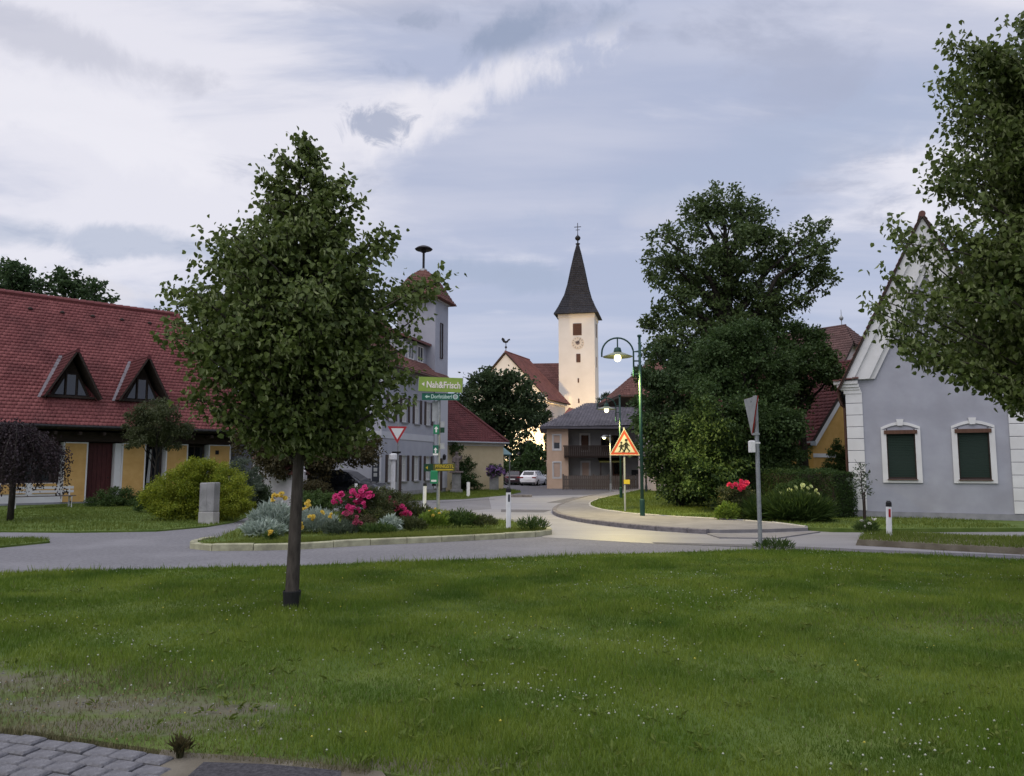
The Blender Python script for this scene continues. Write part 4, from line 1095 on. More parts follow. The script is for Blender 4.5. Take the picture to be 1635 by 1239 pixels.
# local x runs along the street front (away from us), local +y to the left, outside of the street front is -y
LM, DM, ZEM, ZRM = 8.85, 9.0, 7.15, 10.9
mb = MB()
WX = [1.2, 2.81, 4.45, 6.07]
holes = [(x-0.36, x+0.36, 0.88, 2.24) for x in WX] + [(x-0.36, x+0.36, 4.05, 5.38) for x in WX]
wall_with_holes(mb, 0, LM, 0, ZEM, 0.0, 0.35, holes)
mb.build('wall', M['plaster_blue'], MU)
mb = MB()
mb.add([(0,0.35,0), (0,DM,0), (0,DM,ZEM), (0,DM/2,ZRM), (0,0,ZEM), (0,0.35,ZEM)]+[(0.35,0.35,0), (0.35,DM,0), (0.35,DM,ZEM), (0.35,DM/2,ZRM), (0.35,0,ZEM), (0.35,0.35,ZEM)],
       [(0,1,2,3,4,5)[::-1], (6,7,8,9,10,11), (0,1,7,6), (1,2,8,7), (2,3,9,8), (3,4,10,9)])
mb.box(0.35, LM, DM-0.35, DM, 0, ZEM).box(LM-0.3, LM, 0.35, DM-0.35, 0, ZEM)
mb.build('gable_wall', M['plaster_blue'], MU)
MB().box(-0.025, LM-0.003, -0.025, -0.002, 3.10, 3.45).box(-0.025, -0.002, -0.002, DM, 3.10, 3.45).build('string_course', M['plaster_band'], MU)
MB().box(-0.03, 6.84, -0.03, -0.003, 0, 0.35).box(-0.03, -0.003, -0.003, DM, 0, 0.35).build('plinth', M['plinth'], MU)
for (x0, x1, z0, z1) in holes:
    w = window(MU, 'window', x0, x1, z0, z1, 0.12, 0.05, 'trim_white', 'curtain', 1, cross=0.65)
    for s in (-1, 1):
        a = x0-0.27 if s < 0 else x1+0.02
        sh = MB().box(a, a+0.25, -0.032, -0.006, z0-0.02, z1+0.02)
        for k in range(9):
            zz = z0+0.06+k*(z1-z0-0.12)/9
            sh.box(a+0.03, a+0.22, -0.040, -0.033, zz, zz+0.09)
        sh.build('shutter', M['shutter'], w)
    MB().box(x0-0.05, x1+0.05, -0.07, 0.05, z0-0.07, z0-0.003).build('sill', M['plinth'], w)
run = DM/2; rise = ZRM-ZEM; slr = math.hypot(run, rise); uy, uz = run/slr, rise/slr
for s in (-1, 1):
    e = Vector((-0.25, DM/2+s*(run+0.45), ZEM-0.45*rise/run)); a = Vector((-0.25, DM/2, ZRM)); nn = Vector((0, s*uz, uy))
    k = [e, a, a+Vector((LM+0.2,0,0)), e+Vector((LM+0.2,0,0))]; hi = [p+nn*0.12 for p in k]
    if s < 0: k, hi = k[::-1], hi[::-1]
    r = MB().add(k+hi, [(3,2,1,0), (4,5,6,7), (0,1,5,4), (1,2,6,5), (2,3,7,6), (3,0,4,7)]).build('roof', M['under_roof'], MU)
    tile_field('tiles', e+nn*0.123, (1,0,0), a-e, (a-e).length, lambda v: (0, LM+0.2), M['tile_brown'], r, 0.22, 0.22, 0.03, 51+s)
MB().tube([(-0.25, -0.52, ZEM-0.36), (LM-2.2, -0.52, ZEM-0.36)], 0.07, 8).build('gutter', M['copper'], MU)
# shed dormer with two windows
dx0, dx1 = 4.0, 6.9; dz0 = ZEM+0.55*rise/run
d = MB().box(dx0, dx1, 0.55, 2.6, dz0-0.2, dz0+1.25).build('dormer', M['plaster_blue'], MU)
MB().add([(dx0-0.25,0.20,dz0+1.22), (dx1+0.25,0.20,dz0+1.22), (dx1+0.25,3.3,dz0+2.35), (dx0-0.25,3.3,dz0+2.35), (dx0-0.25,0.20,dz0+1.36), (dx1+0.25,0.20,dz0+1.36), (dx1+0.25,3.3,dz0+2.5), (dx0-0.25,3.3,dz0+2.5)],
         [(3,2,1,0), (4,5,6,7), (0,1,5,4), (1,2,6,5), (2,3,7,6), (3,0,4,7)]).build('dormer_roof', M['tile_dark'], d)
for x in (4.6, 5.9):
    window(MU, 'window', x-0.38, x+0.42, dz0+0.15, dz0+1.10, 0.54, 0.06, 'trim_white', 'glass_dark', 1)
# tower
TX0, TX1, TY1 = 6.85, 8.9, 2.5
ZTW = 11.85
tw = MB().box(TX0, TX1, -0.04, TY1, 6.6, ZTW).build('tower', M['plaster_blue'], MU)
MB().box(TX0, TX1-0.003, -0.075, -0.041, 0.36, 6.6).build('tower_pilaster', M['plaster_band'], MU)
MB().box(TX0-0.10, TX1+0.10, -0.14, TY1+0.10, ZTW-0.18, ZTW-0.003).build('tower_cornice', M['plaster_band'], tw)
w = window(MU, 'window', TX0+0.75, TX0+1.15, 8.2, 10.4, -0.045, 0.05, 'shutter', 'glass_dark', 0, cross=0.5)
cx, cy = (TX0+TX1)/2, (TY1-0.04)/2
lv = [(1.52, -0.10), (1.30, 0.22), (0.95, 0.85), (0.55, 1.55), (0.16, 1.98), (0.05, 2.02)]
v = []; f = []
for h, z in lv:
    for sx, sy in ((-1,-1),(1,-1),(1,1),(-1,1)): v.append((cx+sx*h, cy+sy*(h+0.15 if h > 0.2 else h), ZTW+z))
for i in range(len(lv)-1):
    for k in range(4): f.append((i*4+k, i*4+(k+1) % 4, (i+1)*4+(k+1) % 4, (i+1)*4+k))
f.append((3,2,1,0)); f.append(tuple(range(len(v)-4, len(v))))
mb = MB(); mb.add(v, f); tr_ = mb.build('tower_roof', M['tile_brown'], MU)
for (h0, z0), (h1, z1) in zip(lv[:4], lv[1:5]):
    for (U, c0) in (((1,0,0), (-1,-1)), ((0,1,0), (-1,1))):
        U = Vector(U)
        for sgn in (-1, 1):
            e0 = h0+(0.15 if U.x else 0.0)
            if U.x:
                O = Vector((cx-h0, cy+sgn*(h0+0.15), ZTW+z0)); V_ = Vector((0, -sgn*((h0+0.15)-(h1+0.15 if h1 > 0.2 else h1)), z1-z0)); wd0, wd1 = 2*h0, 2*h1
            else:
                O = Vector((cx+sgn*h0, cy-(h0+0.15), ZTW+z0)); V_ = Vector((-sgn*(h0-h1), 0, z1-z0)); wd0, wd1 = 2*(h0+0.15), 2*(h1+0.15 if h1 > 0.2 else h1)
            LL = V_.length
            if LL < 0.25: continue
            tile_field('tiles', O, U, V_, LL, lambda v, a=wd0, b=wd1, LL=LL: ((a-b)/2*v/LL, a-(a-b)/2*v/LL), M['tile_brown'], tr_, 0.16, 0.17, 0.025, 61)
SI = thing('siren', 'dark mushroom shaped siren on a mast on the tower roof', 'siren', (0,0,0))
SI.location = MU.matrix_basis @ Vector((cx, cy, ZTW+1.98))
MB().tube([(0,0,0), (0,0,1.25)], 0.075, 8).build('mast', M['iron'], SI)
MB().lathe([(0.05,1.12),(0.15,1.15),(0.20,1.28),(0.50,1.30),(0.56,1.36),(0.40,1.48),(0.20,1.56),(0.02,1.58)], 18).build('hood', M['iron'], SI, smooth=False)
MB().lathe([(0.26,-0.06),(0.22,0.06),(0.10,0.12)], 10).build('collar', M['galv'], SI)
wl_ = MB().lathe([(0.06,0.0),(0.10,0.06),(0.10,0.22),(0.13,0.24),(0.02,0.36)], 8, (8.2,-0.16,2.05)).box(8.18, 8.22, -0.16, -0.04, 2.35, 2.38).build('lantern', M['iron'], MU)
MB().box(7.4, 8.05, -0.10, -0.076, 0.2, 2.15).build('door', M['shutter'], MU)
MB().tube([(-0.09,-0.06,0.1), (-0.09,-0.06,6.9)], 0.05, 8).build('downpipe', M['plaster_band'], MU)
MB().box(-0.07, -0.031, 0.05, 0.42, 0.9, 2.25).build('notice_board', M['reflector_grey'], MU)
for k in range(4): MB().box(-0.082, -0.0705, 0.12, 0.32, 1.15+0.26*k, 1.33+0.26*k).build('notice', M['grey_plate'], MU)

# ---- cream cottage with red hipped roof
CO = thing('cream_cottage', 'low cream house with a dark red hipped roof beside the pale blue building', 'house', (-5.2, 48.6, 0), math.atan2(3.9, 2.74)-R(14))
LC, DC, ZC, ZCR = 6.1, 7.0, 3.35, 6.6
MB().box(0, LC, 0, DC, 0, ZC).build('wall', M['plaster_cream'], CO)
MB().box(-0.03, LC+0.03, -0.03, DC, ZC-0.32, ZC-0.02).build('wall_band', M['trim_white'], CO)
hp = 2.2; ov = 0.25
A_ = Vector((-3,-ov,ZC-0.1)); B_ = Vector((LC+ov,-ov,ZC-0.1)); C_ = Vector((LC+ov,DC+ov,ZC-0.1)); D_ = Vector((-3,DC+ov,ZC-0.1)); E_ = Vector((-3,DC/2,ZCR)); F_ = Vector((LC-hp,DC/2,ZCR))
r = MB().add([A_,B_,C_,D_,E_,F_], [(0,1,5,4), (1,2,5), (2,3,4,5), (3,0,4), (3,2,1,0)]).build('roof', M['under_roof'], CO)
V1 = E_-A_; L1 = V1.length
tile_field('tiles', A_, (1,0,0), V1, L1, lambda v: (0, LC+ov+3-(hp+ov)*v/L1), M['tile_wine'], r, 0.24, 0.22, 0.03, 71)
V2 = F_-(B_+C_)/2; L2 = V2.length; wd = DC+2*ov
tile_field('tiles', B_, (0,1,0), V2, L2, lambda v: (wd/2*v/L2, wd*(1-v/L2/2)), M['tile_wine'], r, 0.24, 0.22, 0.03, 72)
MB().tube([E_+Vector((0,0,0.05)), F_+Vector((0,0,0.05)), B_+Vector((0,0,0.08))], 0.10, 8).build('ridge', M['tile_wine'], CO)
MB().tube([(-3,-ov-0.06,ZC-0.1), (LC+ov,-ov-0.06,ZC-0.1)], 0.06, 8).build('gutter', M['galv'], CO)
AW = thing('awning', 'small grey green canopy on a thin post beside the cream house', 'awning', (-1.14, 54.5, 0), R(40))
MB().add([(-0.5,-0.9,2.45),(0.75,-0.9,2.45),(0.75,0.6,3.25),(-0.5,0.6,3.25),(-0.5,-0.9,2.52),(0.75,-0.9,2.52),(0.75,0.6,3.32),(-0.5,0.6,3.32)], [(3,2,1,0),(4,5,6,7),(0,1,5,4),(1,2,6,5),(2,3,7,6),(3,0,4,7)]).build('canopy', mat('canopy_sheet', (0.09,0.16,0.165), rough=0.5), AW)
MB().tube([(0.6,-0.8,0),(0.6,-0.8,2.45)], 0.04, 8).build('post', M['galv'], AW)
MB().tube([(-0.4,-0.8,0),(-0.4,-0.8,2.45)], 0.04, 8).build('post', M['galv'], AW)

# ---- parish church
CH = thing('church', 'floodlit white church with a red roofed nave and tall dark pointed spire', 'church', (9.2, 107.0, 0), R(-12))
TW, TZ = 5.15, 23.4
mb = MB(); h = TW/2
mb.box(-h, h, 0, TW, 0, TZ)
tower = mb.build('tower', M['church_white'], CH)
def opening(x0, x1, z0, z1, name='louvre_window', m='wood_brown', parent=CH):
    w = MB().box(x0, x1, -0.05, -0.002, z0, z1).build(name, M[m], parent)
    if x1-x0 > 0.7:
        for k in range(5):
            zz = z0+(z1-z0)*(k+0.15)/5; MB().box(x0+0.06, (x0+x1)/2-0.03, -0.09, -0.051, zz, zz+0.22).box((x0+x1)/2+0.03, x1-0.06, -0.09, -0.051, zz, zz+0.22).build('slat', M['wood_brown'], w)
opening(-0.50, 0.75, 20.3, 22.0); opening(-0.05, 0.55, 16.4, 17.6); opening(0.12, 0.32, 13.5, 14.1); opening(0.15, 0.35, 10.6, 11.2)
mb = MB(); mb.box(h+0.002, h+0.05, 1.9, 2.8, 20.3, 22.2); mb.build('louvre_window', M['wood_brown'], CH)
mb = MB(); mb.box(h+0.002, h+0.05, 2.2, 2.5, 15.9, 17.4); mb.build('louvre_window', M['wood_brown'], CH)
ck = MB(); ck.lathe([(0.88,0), (0.88,0.05), (0.01,0.06)], 28); ckf = ck.build('clock_face', M['clock_face'], CH, loc=(0.18,-0.003,19.2), rot=(R(90),0,0))
mb = MB(); mb.lathe([(0.30,0.061),(0.28,0.09),(0.01,0.095)], 14)
mb.build('clock_rosette', M['stone_dark'], ckf)
mb = MB()
for k in range(12):
    a = k*PI/6; mb.box(-0.03, 0.03, 0.62, 0.80, 0.061, 0.08, Matrix.Rotation(a, 4, 'Z'))
mb.build('clock_marks', M['stone_dark'], ckf)
mb = MB(); mb.box(-0.03,0.03,-0.05,0.42,0.10,0.115, Matrix.Rotation(R(70),4,'Z')); mb.box(-0.025,0.025,-0.05,0.66,0.12,0.135, Matrix.Rotation(R(-35),4,'Z')); mb.build('clock_hands', M['iron'], ckf)
MB().box(-h-0.08, h+0.08, -0.08, TW+0.08, TZ-0.45, TZ-0.003).build('tower_cornice', M['church_white'], tower)
lv = [(h+0.62, 0.0), (h+0.05, 1.1), (h-0.75, 3.0), (h-1.15, 4.6), (h-1.62, 7.2), (h-2.1, 9.6), (0.16, 10.9)]
v = []; f = []
for hh, z in lv:
    for sx, sy in ((-1,-1),(1,-1),(1,1),(-1,1)): v.append((sx*hh, TW/2+sy*hh, TZ+z))
for i in range(len(lv)-1):
    for k in range(4): f.append((i*4+k, i*4+(k+1) % 4, (i+1)*4+(k+1) % 4, (i+1)*4+k))
f.append((3,2,1,0)); f.append(tuple(range(len(v)-4, len(v))))
spire = MB().add(v, f).build('spire', M['slate'], CH)
for (h0, z0), (h1, z1) in zip(lv, lv[1:]):
    for U, sgn in (((1,0,0),-1), ((0,1,0),1), ((0,1,0),-1)):
        if U[0]: O = Vector((-h0, TW/2-h0, TZ+z0)); V_ = Vector((0, h0-h1, z1-z0))
        else: O = Vector((sgn*h0, TW/2-h0, TZ+z0)); V_ = Vector((-sgn*(h0-h1), 0, z1-z0))
        LL = V_.length
        tile_field('spire_shingles', O, U, V_, LL, lambda v, a=2*h0, b=2*h1, LL=LL: ((a-b)/2*v/LL, a-(a-b)/2*v/LL), M['slate'], spire, 0.3, 0.3, 0.03, 81)
MB().yprism([(-0.3,TZ+1.6),(0.3,TZ+1.6),(0.0,TZ+2.3)], 0.0, 0.1).build('spire_hatch', M['wood_dark'], CH, loc=(h-0.35,TW/2,0), rot=(0,0,R(90)))
tp = TZ+10.9
MB().lathe([(0.17,-0.05),(0.34,0.08),(0.34,0.16),(0.10,0.24),(0.09,0.6),(0.30,0.72),(0.42,0.95),(0.40,1.1),(0.22,1.32),(0.08,1.42),(0.05,1.7)], 12, (0,TW/2,tp)).build('finial', M['iron'], CH)
MB().box(-0.045,0.045,TW/2-0.04,TW/2+0.04,tp+1.7,tp+3.3).box(-0.5,0.5,TW/2-0.035,TW/2+0.035,tp+2.65,tp+2.74).box(-0.3,0.3,TW/2-0.03,TW/2+0.03,tp+2.2,tp+2.28).build('cross', M['iron'], CH)
# nave, its gable turned a little left
NV = thing('church_nave', 'church nave with pale gable and steep red roof left of the tower', 'church', (-0.85, 100.2, 0), R(-23), None)
def nave(parent):
    Wn, Ze, Zr, Ln = 11.2, 10.7, 16.7, 7.8
    mb = MB(); mb.yprism([(-Wn/2,0),(Wn/2,0),(Wn/2,Ze),(0,Zr-0.15),(-Wn/2,Ze)], 0, Ln); nw = mb.build('wall', M['church_white'], parent)
    run, rise = Wn/2, Zr-Ze; sl_ = math.hypot(run, rise)
    for s in (-1, 1):
        k = 0.5/run
        e = Vector((s*(run+0.5), -0.25, Ze-rise*k)); a = Vector((0, -0.25, Zr)); nn = Vector((s*rise/sl_, 0, run/sl_))
        q = [e, a, a+Vector((0,Ln+1,0)), e+Vector((0,Ln+1,0))]; hi = [p+nn*0.15 for p in q]
        if s > 0: q, hi = q[::-1], hi[::-1]
        r = MB().add(q+hi, [(3,2,1,0), (4,5,6,7), (0,1,5,4), (1,2,6,5), (2,3,7,6), (3,0,4,7)]).build('roof', M['under_roof'], parent)
        tile_field('tiles', e+nn*0.153, (0,1,0), a-e, (a-e).length, lambda v: (0, Ln+1), M['tile_church'], r, 0.34, 0.32, 0.03, 91+s)
    mb = MB()
    for s in (-1, 1):
        mb.box(*((run-1.0, run+0.35) if s > 0 else (-run-0.35, -run+1.0)), -0.35, 0.0, Ze-0.75, Ze-0.1)
    mb.box(run+0.001, run+0.3, 0.0, Ln, Ze-0.75, Ze-0.25)
    mb.build('cornice', M['church_white'], parent)
    MB().tube([(run+0.15,-0.42,Ze-0.5),(run+0.05,-0.3,Ze-1.2),(run+0.05,-0.25,0.2)], 0.09, 8).build('downpipe', M['copper'], parent)
    for y in (2.2, 5.2):
        pts = [(y-0.55,5.6),(y+0.55,5.6),(y+0.55,8.0)]+[(y+0.55*math.cos(PI*k/8), 8.0+0.55*math.sin(PI*k/8)) for k in range(1,8)]+[(y-0.55,8.0)]
        n = len(pts); xx = run+0.004
        MB().add([(xx,p[0],p[1]) for p in pts]+[(xx+0.06,p[0],p[1]) for p in pts], [tuple(range(n))[::-1], tuple(range(n,2*n))]+[(i,(i+1)%n,n+(i+1)%n,n+i) for i in range(n)]).build('arched_window', M['stone'], parent)
    MB().tube([(0,-0.1,Zr+0.2),(0,Ln+0.7,Zr+0.2)], 0.15, 8).build('ridge', M['tile_church'], parent)
    pts = [(-0.5,0.35),(-0.35,0.15),(-0.05,0.05),(0.25,0.12),(0.42,0.38),(0.62,0.42),(0.55,0.62),(0.30,0.55),(0.12,0.35),(-0.12,0.38),(-0.25,0.7),(-0.52,0.85),(-0.66,0.62)]
    mb = MB(); mb.tube([(0,0,0),(0,0,1.1)], 0.05, 6); mb.ball((0,0,0.55), 0.17); mb.yprism([(x,z+1.05) for x, z in pts[::-1]], -0.03, 0.03)
    mb.build('weathercock', M['iron'], parent, loc=(0,0.1,Zr+0.25))
nave(NV)
CR = thing('church_choir', 'darker red roof of the church choir between nave and tower', 'church', (4.3, 108.2, 0), R(-5))
mb = MB(); mb.box(-2.5, 4.2, 0, 7, 0, 10.6); mb.build('wall', M['church_white'], CR)
k = [Vector((-3.2,-0.4,10.4)), Vector((4.2,-0.4,10.4)), Vector((4.2,3.5,16.9)), Vector((-2.4,3.5,16.9)), Vector((4.2,7.4,10.4)), Vector((-3.2,7.4,10.4))]
r = MB().add(k, [(0,1,2,3), (3,2,4,5), (0,3,5), (1,4,2), (0,5,4,1)]).build('roof', M['tile_dark'], CR)
V_ = k[2]-k[1]; tile_field('tiles', k[0], (1,0,0), V_, V_.length, lambda v: (0.8*v/V_.length, 7.4), M['tile_dark'], r, 0.34, 0.32, 0.03, 96)
SA = thing('sacristy', 'small red pitched annex at the foot of the church behind the grey house', 'building', (6.74, 96, 0), R(-20))
mb = MB(); mb.yprism([(-2.2,0),(2.2,0),(2.2,6.2),(0,6.4),(-2.2,6.2)], 0, 5); mb.build('wall', M['church_white'], SA)
k = [Vector((-2.2,-0.3,5.9)), Vector((2.9,-0.3,5.9)), Vector((0.2,1.2,9.2)), Vector((0.2,5,9.2)), Vector((2.9,5,5.9)), Vector((-2.2,5,5.9))]
r = MB().add(k, [(0,1,2), (1,4,3,2), (5,0,2,3), (0,5,4,1), (4,5,3)]).build('roof', M['tile_church'], SA)
for e_ in (NV, CR, SA):                      # nave, choir and sacristy are parts of the one church
    m_ = CH.matrix_basis.inverted() @ e_.matrix_basis
    for ch in list(e_.children):
        ch.parent = CH; ch.matrix_basis = m_ @ ch.matrix_basis
        if ch.name.split('.')[0] in ('wall', 'roof'): ch.name = {NV: 'nave_', CR: 'choir_', SA: 'sacristy_'}[e_] + ch.name.split('.')[0]
    bpy.data.objects.remove(e_)
def flood(loc, target, power, label, size=R(70), blend=0.5):
    t = thing('floodlight', label, 'floodlight', loc)
    d = (Vector(target)-Vector(loc)); rz = math.atan2(d.y, d.x)-PI/2; t.rotation_euler = (0,0,rz)
    el = math.atan2(d.z, math.hypot(d.x, d.y))
    MB().tube([(0,0,0),(0,0,0.35)], 0.04, 6).build('stand', M['iron'], t)
    hd = MB().box(-0.22,0.22,-0.12,0.10,-0.16,0.16).build('housing', M['iron'], t, loc=(0,0,0.5), rot=(el,0,0))
    MB().box(-0.19,0.19,0.101,0.115,-0.13,0.13).build('lens', M['flood_lens'], hd)
    L = bpy.data.lights.new('flood_light', 'SPOT'); L.energy = power; L.color = (1.0, 0.68, 0.32); L.spot_size = size; L.spot_blend = blend; L.shadow_soft_size = 0.15
    lo = bpy.data.objects.new('flood_light', L); COL.objects.link(lo); lo.parent = t
    lo.location = (0, 0.16*math.cos(el), 0.5+0.16*math.sin(el)); lo.rotation_euler = (R(90)+el, 0, 0)
flood((13.8, 93.0, 0), (9.6, 107, 14.5), 11500, 'floodlight on the ground in front of the church tower', R(62), 0.6)
flood((3.2, 92.5, 0), (0.5, 100, 10.0), 9500, 'floodlight on the ground in front of the church gable', R(90), 0.6)
flood((0.9, 96.8, 0), (1.4, 100, 3.0), 2000, 'floodlight close to the church wall behind the big dark tree', R(120), 0.5)

# ---- dark shed in front of the church
SH = thing('shed', 'small dark gabled shed below the church beside the big dark tree', 'shed', (1.86, 77, 0), R(6))
mb = MB(); mb.yprism([(-0.95,0),(0.95,0),(0.95,3.0),(0,4.15),(-0.95,3.0)], 0, 3); mb.build('wall', M['wood_dark'], SH)
for s in (-1, 1):
    q = [Vector((s*1.15,-0.2,2.86)), Vector((0,-0.2,4.26)), Vector((0,3.2,4.26)), Vector((s*1.15,3.2,2.86))]; hi = [p+Vector((s*0.04,0,0.07)) for p in q]
    if s > 0: q, hi = q[::-1], hi[::-1]
    MB().add(q+hi, [(3,2,1,0), (4,5,6,7), (0,1,5,4), (1,2,6,5), (2,3,7,6), (3,0,4,7)]).build('roof', M['tile_grey'], SH)

# ---- two storey house with balcony
GH = thing('balcony_house', 'two storey house with grey roof, dark wooden balcony and a peach side wing', 'house', (2.62, 57.4, 0), R(-3))
mb = MB(); wall_with_holes(mb, 0, 1.62, 0.0, 4.55, 0, 0.3, [(0.50,1.02,0.85,1.95), (0.50,1.02,2.95,4.0)]); mb.box(0,0.3,0.3,7,0,4.55); mb.box(1.32,1.62,0.3,1.6,0,4.55); mb.build('wing_wall', M['plaster_house'], GH)
mb = MB(); wall_with_holes(mb, 1.62, 8.3, 0.0, 4.55, 1.3, 1.6, [(2.65,3.25,0.85,2.0), (2.60,3.25,2.85,4.1), (4.15,5.6,2.75,4.05), (5.0,5.8,0.1,2.1)]); mb.box(8.0,8.3,1.6,7,0,4.55)
mb.add([(8.0,1.3,4.55),(8.3,1.3,4.55),(8.3,4.2,6.9),(8.0,4.2,6.9),(8.0,7,4.55),(8.3,7,4.55)], [(0,1,2,3),(3,2,5,4),(1,5,2),(0,3,4)])
mb.build('wall', M['plaster_shade'], GH)
w = window(GH, 'window', 0.50, 1.02, 2.95, 4.0, 0.12, 0.05, 'trim_white', 'glass_dark', 0); MB().box(0.54,0.98,0.02,0.06,3.45,3.96).build('blind', M['blind_beige'], w)
w = window(GH, 'window', 0.50, 1.02, 0.85, 1.95, 0.12, 0.05, 'trim_white', 'glass_dark', 0); MB().box(0.54,0.98,0.02,0.06,0.9,1.91).build('blind', M['blind_beige'], w)
for (x0,x1,z0,z1) in ((0.50,1.02,0.85,1.95), (0.50,1.02,2.95,4.0)):
    MB().box(x0-0.09,x0-0.002,-0.025,0.0,z0-0.1,z1+0.1).box(x1+0.002,x1+0.09,-0.025,0.0,z0-0.1,z1+0.1).box(x0,x1,-0.025,0.0,z1+0.002,z1+0.1).box(x0,x1,-0.025,0.0,z0-0.1,z0-0.002).build('window_surround', M['trim_white'], GH)
w = window(GH, 'window', 2.65, 3.25, 0.85, 2.0, 1.42, 0.05, 'trim_white', 'glass_dark', 0); MB().box(2.70,3.20,1.30,1.34,0.9,1.95).build('blind', M['blind_beige'], w)
w = window(GH, 'window', 2.60, 3.25, 2.85, 4.1, 1.42, 0.05, 'trim_white', 'glass_dark', 0); MB().box(2.65,3.20,1.30,1.34,2.9,4.05).build('blind', M['wood_brown'], w)
window(GH, 'window', 4.15, 5.6, 2.75, 4.05, 1.42, 0.06, 'wood_brown', 'glass_dark', 2)
dr = MB().box(5.0,5.8,1.42,1.5,0.1,2.1).build('door', M['wood_brown'], GH); MB().box(5.15,5.65,1.40,1.419,1.1,1.95).build('pane', M['glass_dark'], dr)
for x0, x1, z0, z1 in ((2.65,3.25,0.85,2.0), (2.60,3.25,2.85,4.1)):
    MB().box(x0-0.09,x0-0.002,1.275,1.299,z0-0.1,z1+0.1).box(x1+0.002,x1+0.09,1.275,1.299,z0-0.1,z1+0.1).box(x0,x1,1.275,1.299,z1+0.002,z1+0.1).box(x0,x1,1.275,1.299,z0-0.1,z0-0.002).build('window_surround', M['trim_white'], GH)
bal = MB().box(1.30,7.6,-0.5,1.29,2.32,2.47).build('balcony', M['wood_dark'], GH)
bb = None
for i in range(44):
    x = 1.30+i*0.1432
    if bb is None: bb = MB().box(0,0.125,0,0.03,0,0.72).build('balcony_board', M['wood_dark'], bal); bb.location = (x,-0.53,2.40)
    else: share(bb, bal, (x,-0.53+random.uniform(-0.004,0.004),2.40))
MB().box(1.22,7.68,-0.58,-0.46,3.13,3.22).build('handrail', M['wood_dark'], bal)
# roof: eaves in front, hipped on the left, gable on the right
ze, zr = 4.62, 6.95
P = [Vector((-0.55,-0.55,ze)), Vector((7.0,-0.55,ze-0.02)), Vector((8.75,0.7,ze+0.85)), Vector((8.75,4.2,zr+0.1)), Vector((3.2,4.2,zr-0.35)), Vector((-0.55,7.6,ze)), Vector((8.75,7.6,ze))]
lo = [p-Vector((0,0,0.14)) for p in P]
r = MB().add(P+lo, [(0,1,2,3,4), (0,4,5), (3,6,5,4), (2,6,3), (7,8,1,0), (8,9,2,1), (7,0,5,12), (12,13,9,8,7)]).build('roof', M['tile_grey'], GH)
V_ = Vector((0,4.75,zr-0.2-ze)); Lg = V_.length
tile_field('tiles', P[0]+Vector((0,0,0.01)), (1,0,0.012), V_, Lg*0.985, lambda v: (3.75*v/Lg, 7.5+min(1.8, 1.75*v/(0.28*Lg)) if v < 0.28*Lg else 9.3), M['tile_grey'], r, 0.24, 0.24, 0.03, 101)
MB().box(7.55,8.1,3.6,4.2,6.6,7.75).box(7.5,8.15,3.55,4.25,7.752,7.85).build('chimney', M['plinth'], GH)
cn = MB().add([(3.9,-0.6,1.95),(5.7,-0.6,1.95),(5.7,1.28,2.28),(3.9,1.28,2.28),(3.9,-0.6,2.02),(5.7,-0.6,2.02),(5.7,1.28,2.35),(3.9,1.28,2.35)], [(3,2,1,0),(4,5,6,7),(0,1,5,4),(1,2,6,5),(2,3,7,6),(3,0,4,7)]).build('porch_roof', M['sign_olive'], GH)
MB().tube([(4.0,-0.5,0),(4.0,-0.5,1.96)], 0.045, 6).build('porch_post', M['wood_dark'], GH); MB().tube([(5.6,-0.5,0),(5.6,-0.5,1.96)], 0.045, 6).build('porch_post', M['wood_dark'], GH)
MB().box(6.45,6.95,1.26,1.299,0.95,1.4).build('letter_box', M['iron'], GH)
MB().tube([(7.0,-0.5,4.5),(7.25,0.9,4.4),(7.25,1.2,4.1),(7.25,1.2,0.1)], 0.05, 6).build('downpipe', M['iron'], GH)
FE = thing('picket_fence', 'weathered grey wooden board fence in front of the balcony house', 'fence', (3.72, 54.6, 0), R(-4))
MB().box(-0.05,5.1,0.03,0.08,0.22,0.30).box(-0.05,5.1,0.03,0.08,0.70,0.78).build('rail', M['fence_wood'], FE)
fb = None
for i in range(36):
    x = i*0.141; h = 1.0+random.uniform(-0.035,0.035)
    if 15 <= i <= 21: h = 1.02
    m_ = MB().box(0,0.118,0,0.028,0.05,h) if fb is None else None
    if fb is None: fb = m_.build('board', M['fence_wood'], FE); fb.location = (x,0,0)
    else: share(fb, FE, (x, random.uniform(-0.006,0.006), random.uniform(-0.03,0.03)), (0, random.uniform(-0.015,0.015), 0))
for x in (-0.12, 2.05, 3.1, 5.12): MB().box(x,x+0.11,0.0,0.11,0,1.12).build('fence_post', M['fence_wood'], FE)
WH = thing('white_house', 'pale house with windows glimpsed behind the green lamp post', 'house', (11.26, 72, 0), R(-6))
gable_house(WH, 6.5, 8, 5.0, 8.2, 'plaster_pink', 'tile_grey', over=0.3, front=0.3, tw=0.3, tl=0.28, seed=111)
for x in (0.8, 2.0):
    for z in (0.9, 3.2): window(WH, 'window', x-0.35, x+0.35, z, z+1.2, 0.0, 0.07, 'trim_white', 'glass_dark', 1)
EH = thing('eaves_house', 'house whose brown tiled eaves corner juts out left of the big tree', 'house', (7.12, 47, 0), R(4))
mb = MB(); mb.box(2.1, 8, 1.0, 6, 0, 6.15); mb.build('wall', M['plaster_pink'], EH)
k = [Vector((-0.6,-0.6,6.0)), Vector((8.5,-0.6,6.0)), Vector((8.5,3,8.6)), Vector((2.2,3,8.6)), Vector((-0.6,6.6,6.0)), Vector((8.5,6.6,6.0))]
